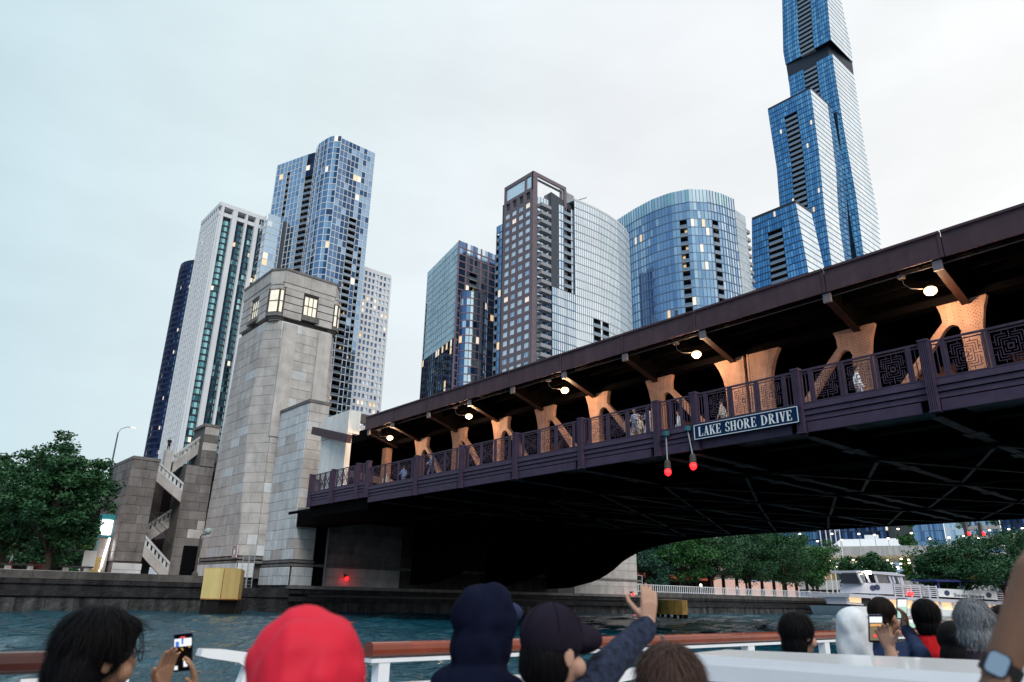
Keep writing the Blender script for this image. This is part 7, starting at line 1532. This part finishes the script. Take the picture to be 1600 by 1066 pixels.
def brim(t, hz_, z, y0, m_, wd=.085, ln_=.075, drop=.02, arch=.062):
    q = MB(); n_ = 12; vs = []
    for j in range(5):
        for i in range(n_+1):
            a = math.pi*i/n_; r_ = j/4; x = -math.cos(a)*wd*(1-.04*j); y = y0+math.sin(a)*(.012+ln_*r_); vs.append((x, y, z-drop*r_**1.3-arch*(x/wd)**2*(.35+.65*r_)))
    fs = [(j*(n_+1)+i, j*(n_+1)+i+1, (j+1)*(n_+1)+i+1, (j+1)*(n_+1)+i) for j in range(4) for i in range(n_)]; k = len(vs)
    q.add(vs+[(a, b, c-.004) for a, b, c in vs], fs+[tuple(i+k for i in f[::-1]) for f in fs]); return q.build('cap_brim', m_, t, smooth=True)
q = MB(); q.ball((0, .120, hz_+.045), .072, 20, 14, (1.0, 1.0, .6)); remesh(q, 'cap_brim', cloth('navy_cap_cloth', (.03, .036, .085)), .008, 3, t)
# --- 4: dark cap, arm raised
t, hz_ = P_root(866, 1018, 2.0, 48, 'passenger in a dark plum cap pointing with a raised arm in a blue patterned sleeve', k=1.26); rs_ = t.rotation_euler.z; PW = lambda v, t=t: world_to(t, v)
capc = cloth('plum_cap_cloth', (.016, .013, .023)); B = MB(); head_body(B, hz_)
slv = mat('blue_camo_sleeve', (.014, .021, .046), .85, var=.95, scale=45, world=False)
remesh(B, 'body', SKIN[0], .0062, 3, t)
q = MB(); q.ball((0, -.01, hz_+.048), .100, 22, 16, (.95, 1.14, 1.02)); q.ball((0, .0, hz_+.13), .02, 10, 8, (1, 1, .5)); o = remesh(q, 'cap', capc, .008, 4, t)
for yw in (0, 1.05, -1.05): seam(o, (0, -.01, hz_+.04), arcdirs(0, 12, 168, yaw=yw), cloth('plum_seam', (.010, .007, .015)), .0017)
seam(o, (0, -.01, hz_+.0), [(math.cos(a), math.sin(a), .10) for a in [2*math.pi*i/40 for i in range(41)]], cloth('plum_seam', (.010, .007, .015)), .002, 'hem')
q = MB(); q.ball((0, .115, hz_+.035), .078, 20, 14, (1.0, .98, .62)); q.ball((0, .09, hz_+.03), .075, 18, 12, (1.0, .8, .5)); remesh(q, 'cap_brim', capc, .007, 3, t)
q = MB(); q.ball((0, -.045, hz_-.03), .088, 16, 12, (.95, .9, 1.1)); o = ridged(q, 'hair', H_BLACK, .008, t, .0015); strands(o, (0, 0, hz_), 900, H_BLACK, .04, seed=2)
sh = PW(toward(905, 1105, 2.02)); mid = PW(toward(950, 1040, 2.12)); cuf = PW(toward(1007, 984, 2.28)); wr = PW(toward(1011, 974, 2.29))
q = MB(); torso_cloth(q, hz_, 1.0, .2, arms=-1); limb(q, [sh, (sh+mid)/2, mid, (mid+cuf)/2, cuf], [.075, .066, .056, .050, .046]); o = remesh(q, 'jacket', slv, .009, 3, t)
for v in o.data.vertices: v.co = v.co+Vector((noise.noise(v.co*22), noise.noise(v.co*22+Vector((9, 0, 0))), noise.noise(v.co*22+Vector((0, 9, 0)))))*.005
hand(t, wr, dirl(RW*.16+UW*1.0+FW*.35), dirl(-FW*.9+UW*.3+RW*.2), SKIN[0], .84, .2, .03, -1, 'raised_hand', thumb_out=1.6, extra=lambda B: limb(B, [cuf, wr], [.03, .028]))
# --- 5: brown hair at the bottom
t, hz_ = P_root(1051, 1084, 1.92, 10, 'brown-haired head at the bottom edge in front of the white box', k=1.18)
B = MB(); head_body(B, hz_); remesh(B, 'body', SKIN[0], .008, 2, t); q = MB(); q.ball((0, -.015, hz_+.03), .099, 20, 14, (.95, 1.1, 1.05)); q.ball((0, -.05, hz_-.08), .085, 16, 12, (1.0, .8, 1.3)); o = ridged(q, 'hair', H_BROWN, .007, t, .0018, 50); strands(o, (0, 0, hz_), 4200, H_BROWN, .07, seed=3)
q = MB(); torso_cloth(q, hz_); remesh(q, 'jacket', cloth('grey_jacket', (.08, .08, .09)), .014, 2, t)
# --- 6: girl by the rail
t, hz_ = P_root(1250, 992, 3.95, 50, 'dark-haired girl in front of the hand rail looking right, left of the white headscarf', k=1.27)
B = MB(); head_body(B, hz_, .92); remesh(B, 'body', SKIN[0], .008, 2, t); q = MB(); q.ball((0, -.022, hz_+.03), .098, 18, 14, (.98, 1.12, 1.06)); q.ball((0, -.05, hz_-.05), .085, 16, 12, (1.0, .8, 1.15)); o = ridged(q, 'hair', H_BLACK, .009, t, .001); strands(o, (0, 0, hz_), 1500, H_BLACK, .06, seed=4)
q = MB(); torso_cloth(q, hz_, .92); remesh(q, 'jacket', cloth('dark_red_jacket', (.05, .02, .025)), .016, 2, t)
# --- 7: white headscarf
t, hz_ = P_root(1334, 986, 4.2, 12, 'person in a white headscarf holding up a phone', k=1.24); rs_ = t.rotation_euler.z; PW = lambda v, t=t: world_to(t, v)
B = MB(); head_body(B, hz_); remesh(B, 'body', SKIN[0], .009, 2, t)
q = MB(); q.ball((0, -.015, hz_+.02), .108, 20, 14, (.92, 1.08, 1.12)); q.tube([(0, -.02, hz_+.03), (0, -.03, hz_-.06), (0.0, -.04, hz_-.15), (.01, -.05, hz_-.24), (.02, -.05, hz_-.34)], [.098, .101, .103, .12, .15], 20); o = remesh(q, 'headscarf', cloth('white_scarf', (.68, .71, .75)), .010, 3, t)
for v in o.data.vertices: c = v.co; v.co = c+Vector((c.x, c.y, 0)).normalized()*math.sin(c.x*50+c.z*28+4*noise.noise(c*4))*.004
q = MB(); torso_cloth(q, hz_-.02, 1.0, .2, arms=False); remesh(q, 'jacket', cloth('navy_shirt', (.03, .045, .10)), .016, 2, t)
phone(toward(1368, 982, 4.0), RW, UW+FW*.05, .082, .158, 'phone held by the person in the white headscarf, showing a sunset-lit scene', 1)
w1 = PW(toward(1390, 1012, 3.98)); el = PW(toward(1400, 1060, 4.0)); hand(t, w1, dirl(-RW*.42+UW*1.0), dirl(RW*.3+FW*.9), SKIN[0], 1.0, .25, .12, -1, 'raised_hand', extra=lambda B: forearm(B, el, w1), vox=.006)
# --- 8: short-haired man in navy
t, hz_ = P_root(1381, 965, 4.55, 28, 'short-haired man in a navy top filming beside the white headscarf', k=1.32); rs_ = t.rotation_euler.z; PW = lambda v, t=t: world_to(t, v)
B = MB(); head_body(B, hz_, 1.02); remesh(B, 'body', SKIN[1], .009, 2, t); q = MB(); q.ball((0, -.02, hz_+.043), .096, 18, 14, (.93, 1.12, 1.0)); q.ball((0, -.06, hz_-.03), .070, 14, 10, (1.0, .7, .9)); o = ridged(q, 'hair', H_DARK, .009, t, .001); strands(o, (0, 0, hz_), 1500, H_DARK, .025, seed=5)
q = MB(); torso_cloth(q, hz_, 1.05, .22, arms=-1); a_, b_2, c_2 = PW(toward(1412, 1020, 4.55)), PW(toward(1440, 1022, 4.45)), PW(toward(1418, 985, 4.7)); limb(q, [a_, b_2, c_2], [.07, .06, .045]); o = remesh(q, 'navy_top', cloth('navy_shirt', (.03, .045, .10)), .013, 2, t); crease(o, 0, .009, 6, 6)
hand(t, PW(toward(1416, 982, 4.72)), dirl(-RW*.15+UW*1.0), dirl(RW*.9), SKIN[1], 1.0, .3, .05, -1, 'raised_hand', vox=.007)
phone(toward(1409, 951, 4.85), RW, UW, .078, .155, 'phone of the short-haired man, with a pale green and white screen', 2)
phone(toward(1423, 974, 5.0), RW*1.0-UW*.02, UW, .15, .07, 'blue-backed phone held sideways between the navy man and the red shirt', 3 if False else 2)
# --- 9: red shirt
t, hz_ = P_root(1449, 967, 4.6, 8, 'black-haired man in a red shirt on the right side of the deck', k=1.32)
B = MB(); head_body(B, hz_); remesh(B, 'body', SKIN[1], .009, 2, t); q = MB(); q.ball((0, -.02, hz_+.035), .097, 18, 14, (.95, 1.1, 1.04)); q.ball((0, -.055, hz_-.045), .075, 14, 10, (1.02, .75, 1.0)); o = ridged(q, 'hair', H_BLACK, .009, t, .001); strands(o, (0, 0, hz_), 1500, H_BLACK, .06, seed=4)
q = MB(); torso_cloth(q, hz_+.05, 1.22, .27); o = remesh(q, 'red_shirt', cloth('red_shirt_cloth', (.55, .018, .022)), .013, 3, t); crease(o, 0, .008, 6, 5)
# --- 10: dark hair between
t, hz_ = P_root(1490, 1002, 4.6, -10, 'long black hair of a passenger between the red shirt and the grey-haired man', k=1.25)
B = MB(); head_body(B, hz_, .95); remesh(B, 'body', SKIN[1], .010, 2, t); q = MB(); q.ball((0, -.02, hz_+.02), .105, 18, 12, (.95, 1.1, 1.0)); q.ball((0, -.06, hz_-.12), .10, 14, 10, (1.1, .8, 1.5)); ridged(q, 'hair', H_BLACK, .010, t, .001)
q = MB(); torso_cloth(q, hz_); remesh(q, 'jacket', cloth('black_jacket', (.02, .02, .025)), .016, 2, t)
# --- 11: grey hair
t, hz_ = P_root(1524, 975, 3.5, 6, 'grey-haired passenger in a dark plum jacket', k=1.42)
B = MB(); head_body(B, hz_, 1.02); remesh(B, 'body', SKIN[0], .009, 2, t); q = MB(); q.ball((0, -.02, hz_+.03), .103, 20, 14, (.95, 1.1, 1.05)); q.ball((0, -.055, hz_-.05), .086, 16, 12, (1.02, .8, 1.0)); o = ridged(q, 'hair', H_GREY, .007, t, .003, 60); strands(o, (0, 0, hz_), 3600, H_GREY, .05, .0016, seed=6, fly=.3)
q = MB(); torso_cloth(q, hz_, 1.0, .21); remesh(q, 'jacket', cloth('plum_jacket', (.045, .03, .045)), .015, 2, t)
# --- 12: last dark head
t, hz_ = P_root(1572, 985, 3.9, 0, 'dark head half hidden behind the forearm with the watch', k=1.3)
B = MB(); head_body(B, hz_); remesh(B, 'body', SKIN[2], .010, 2, t); q = MB(); q.ball((0, -.02, hz_+.03), .10, 18, 12, (.95, 1.1, 1.05)); q.ball((0, -.05, hz_-.08), .09, 14, 10, (1.05, .8, 1.3)); ridged(q, 'hair', H_BLACK, .010, t, .001)
q = MB(); torso_cloth(q, hz_); remesh(q, 'jacket', cloth('black_jacket', (.02, .02, .025)), .016, 2, t)
# --- 13: forearm with a watch
KF = 2.0
c0 = toward(1556, 1052, .86); SKIN_ARM = mat('skin_dark_tan', (.17, .09, .06), .55, var=.1, scale=12); t = empty('person', (c0[0]+.3, c0[1]-.3, .3), 'bare forearm raised at the right edge wearing a watch on a black strap', 'person'); rs_ = 0  # darker tan skin tone for this forearm
PW = lambda v, t=t: world_to(t, v); wr = PW(toward(1560, 1056, .86)); el = PW(toward(1662, 800, .90)); hb = PW(toward(1530, 1110, .84))
B = MB(); limb(B, [wr, wr.lerp(el, .3), wr.lerp(el, .6), el, PW(toward(1760, 1000, 1.0)), PW(toward(1790, 1250, 1.0))], [.029, .034, .042, .046, .055, .07]); q1_ = Vector(hb)-Vector(wr)
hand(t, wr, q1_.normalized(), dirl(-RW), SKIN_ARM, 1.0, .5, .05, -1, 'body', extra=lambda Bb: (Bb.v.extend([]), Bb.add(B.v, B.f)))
ax_ = (el-wr).normalized(); q = MB(); c_ = wr+ax_*.012; s1 = ax_.cross(Vector((0, 0, 1))).normalized(); s2 = ax_.cross(s1)
n_ = 24; vs = []; fs = []
for k_, (d_, r_) in enumerate(((-.013, .0315), (-.013, .0345), (.013, .0345), (.013, .0325))):
    for i in range(n_): a = 2*math.pi*i/n_; vs.append(c_+ax_*d_+(s1*math.cos(a)+s2*math.sin(a))*r_)
for k_ in range(4):
    for i in range(n_): fs.append((k_*n_+i, k_*n_+(i+1) % n_, ((k_+1) % 4)*n_+(i+1) % n_, ((k_+1) % 4)*n_+i))
q.add(vs, fs); q.build('watch_strap', mat('black_rubber', (.012, .012, .013), .6), t)
out = dirl(-RW*.75-FW*.65).normalized(); out = (out-ax_*out.dot(ax_)).normalized(); si = ax_.cross(out).normalized(); q = MB()
o_l = []
for cx_, cz_, a0 in ((.009, .012, 0), (-.009, .012, 90), (-.009, -.012, 180), (.009, -.012, 270)):
    for j in range(5): a = math.radians(a0+90*j/4); o_l.append((cx_+.010*math.cos(a), cz_+.010*math.sin(a)))
q.slab(o_l, c_+out*.039, si, ax_, out, .011); wc = q.build('watch_case', mat('watch_metal', (.05, .05, .06), .25, .8), t)
q = MB(); q.slab([(a*.86, b*.88) for a, b in o_l], c_+out*.0452, si, ax_, out, .0015); q.build('watch_face', mat('watch_glass', (.5, .54, .6), .2, .9), t)
# ---------------------------------------------------------------- tidy
for o in list(bpy.data.objects):
    if o.type == 'MESH' and o.name.startswith(('body', 'hair')): pass
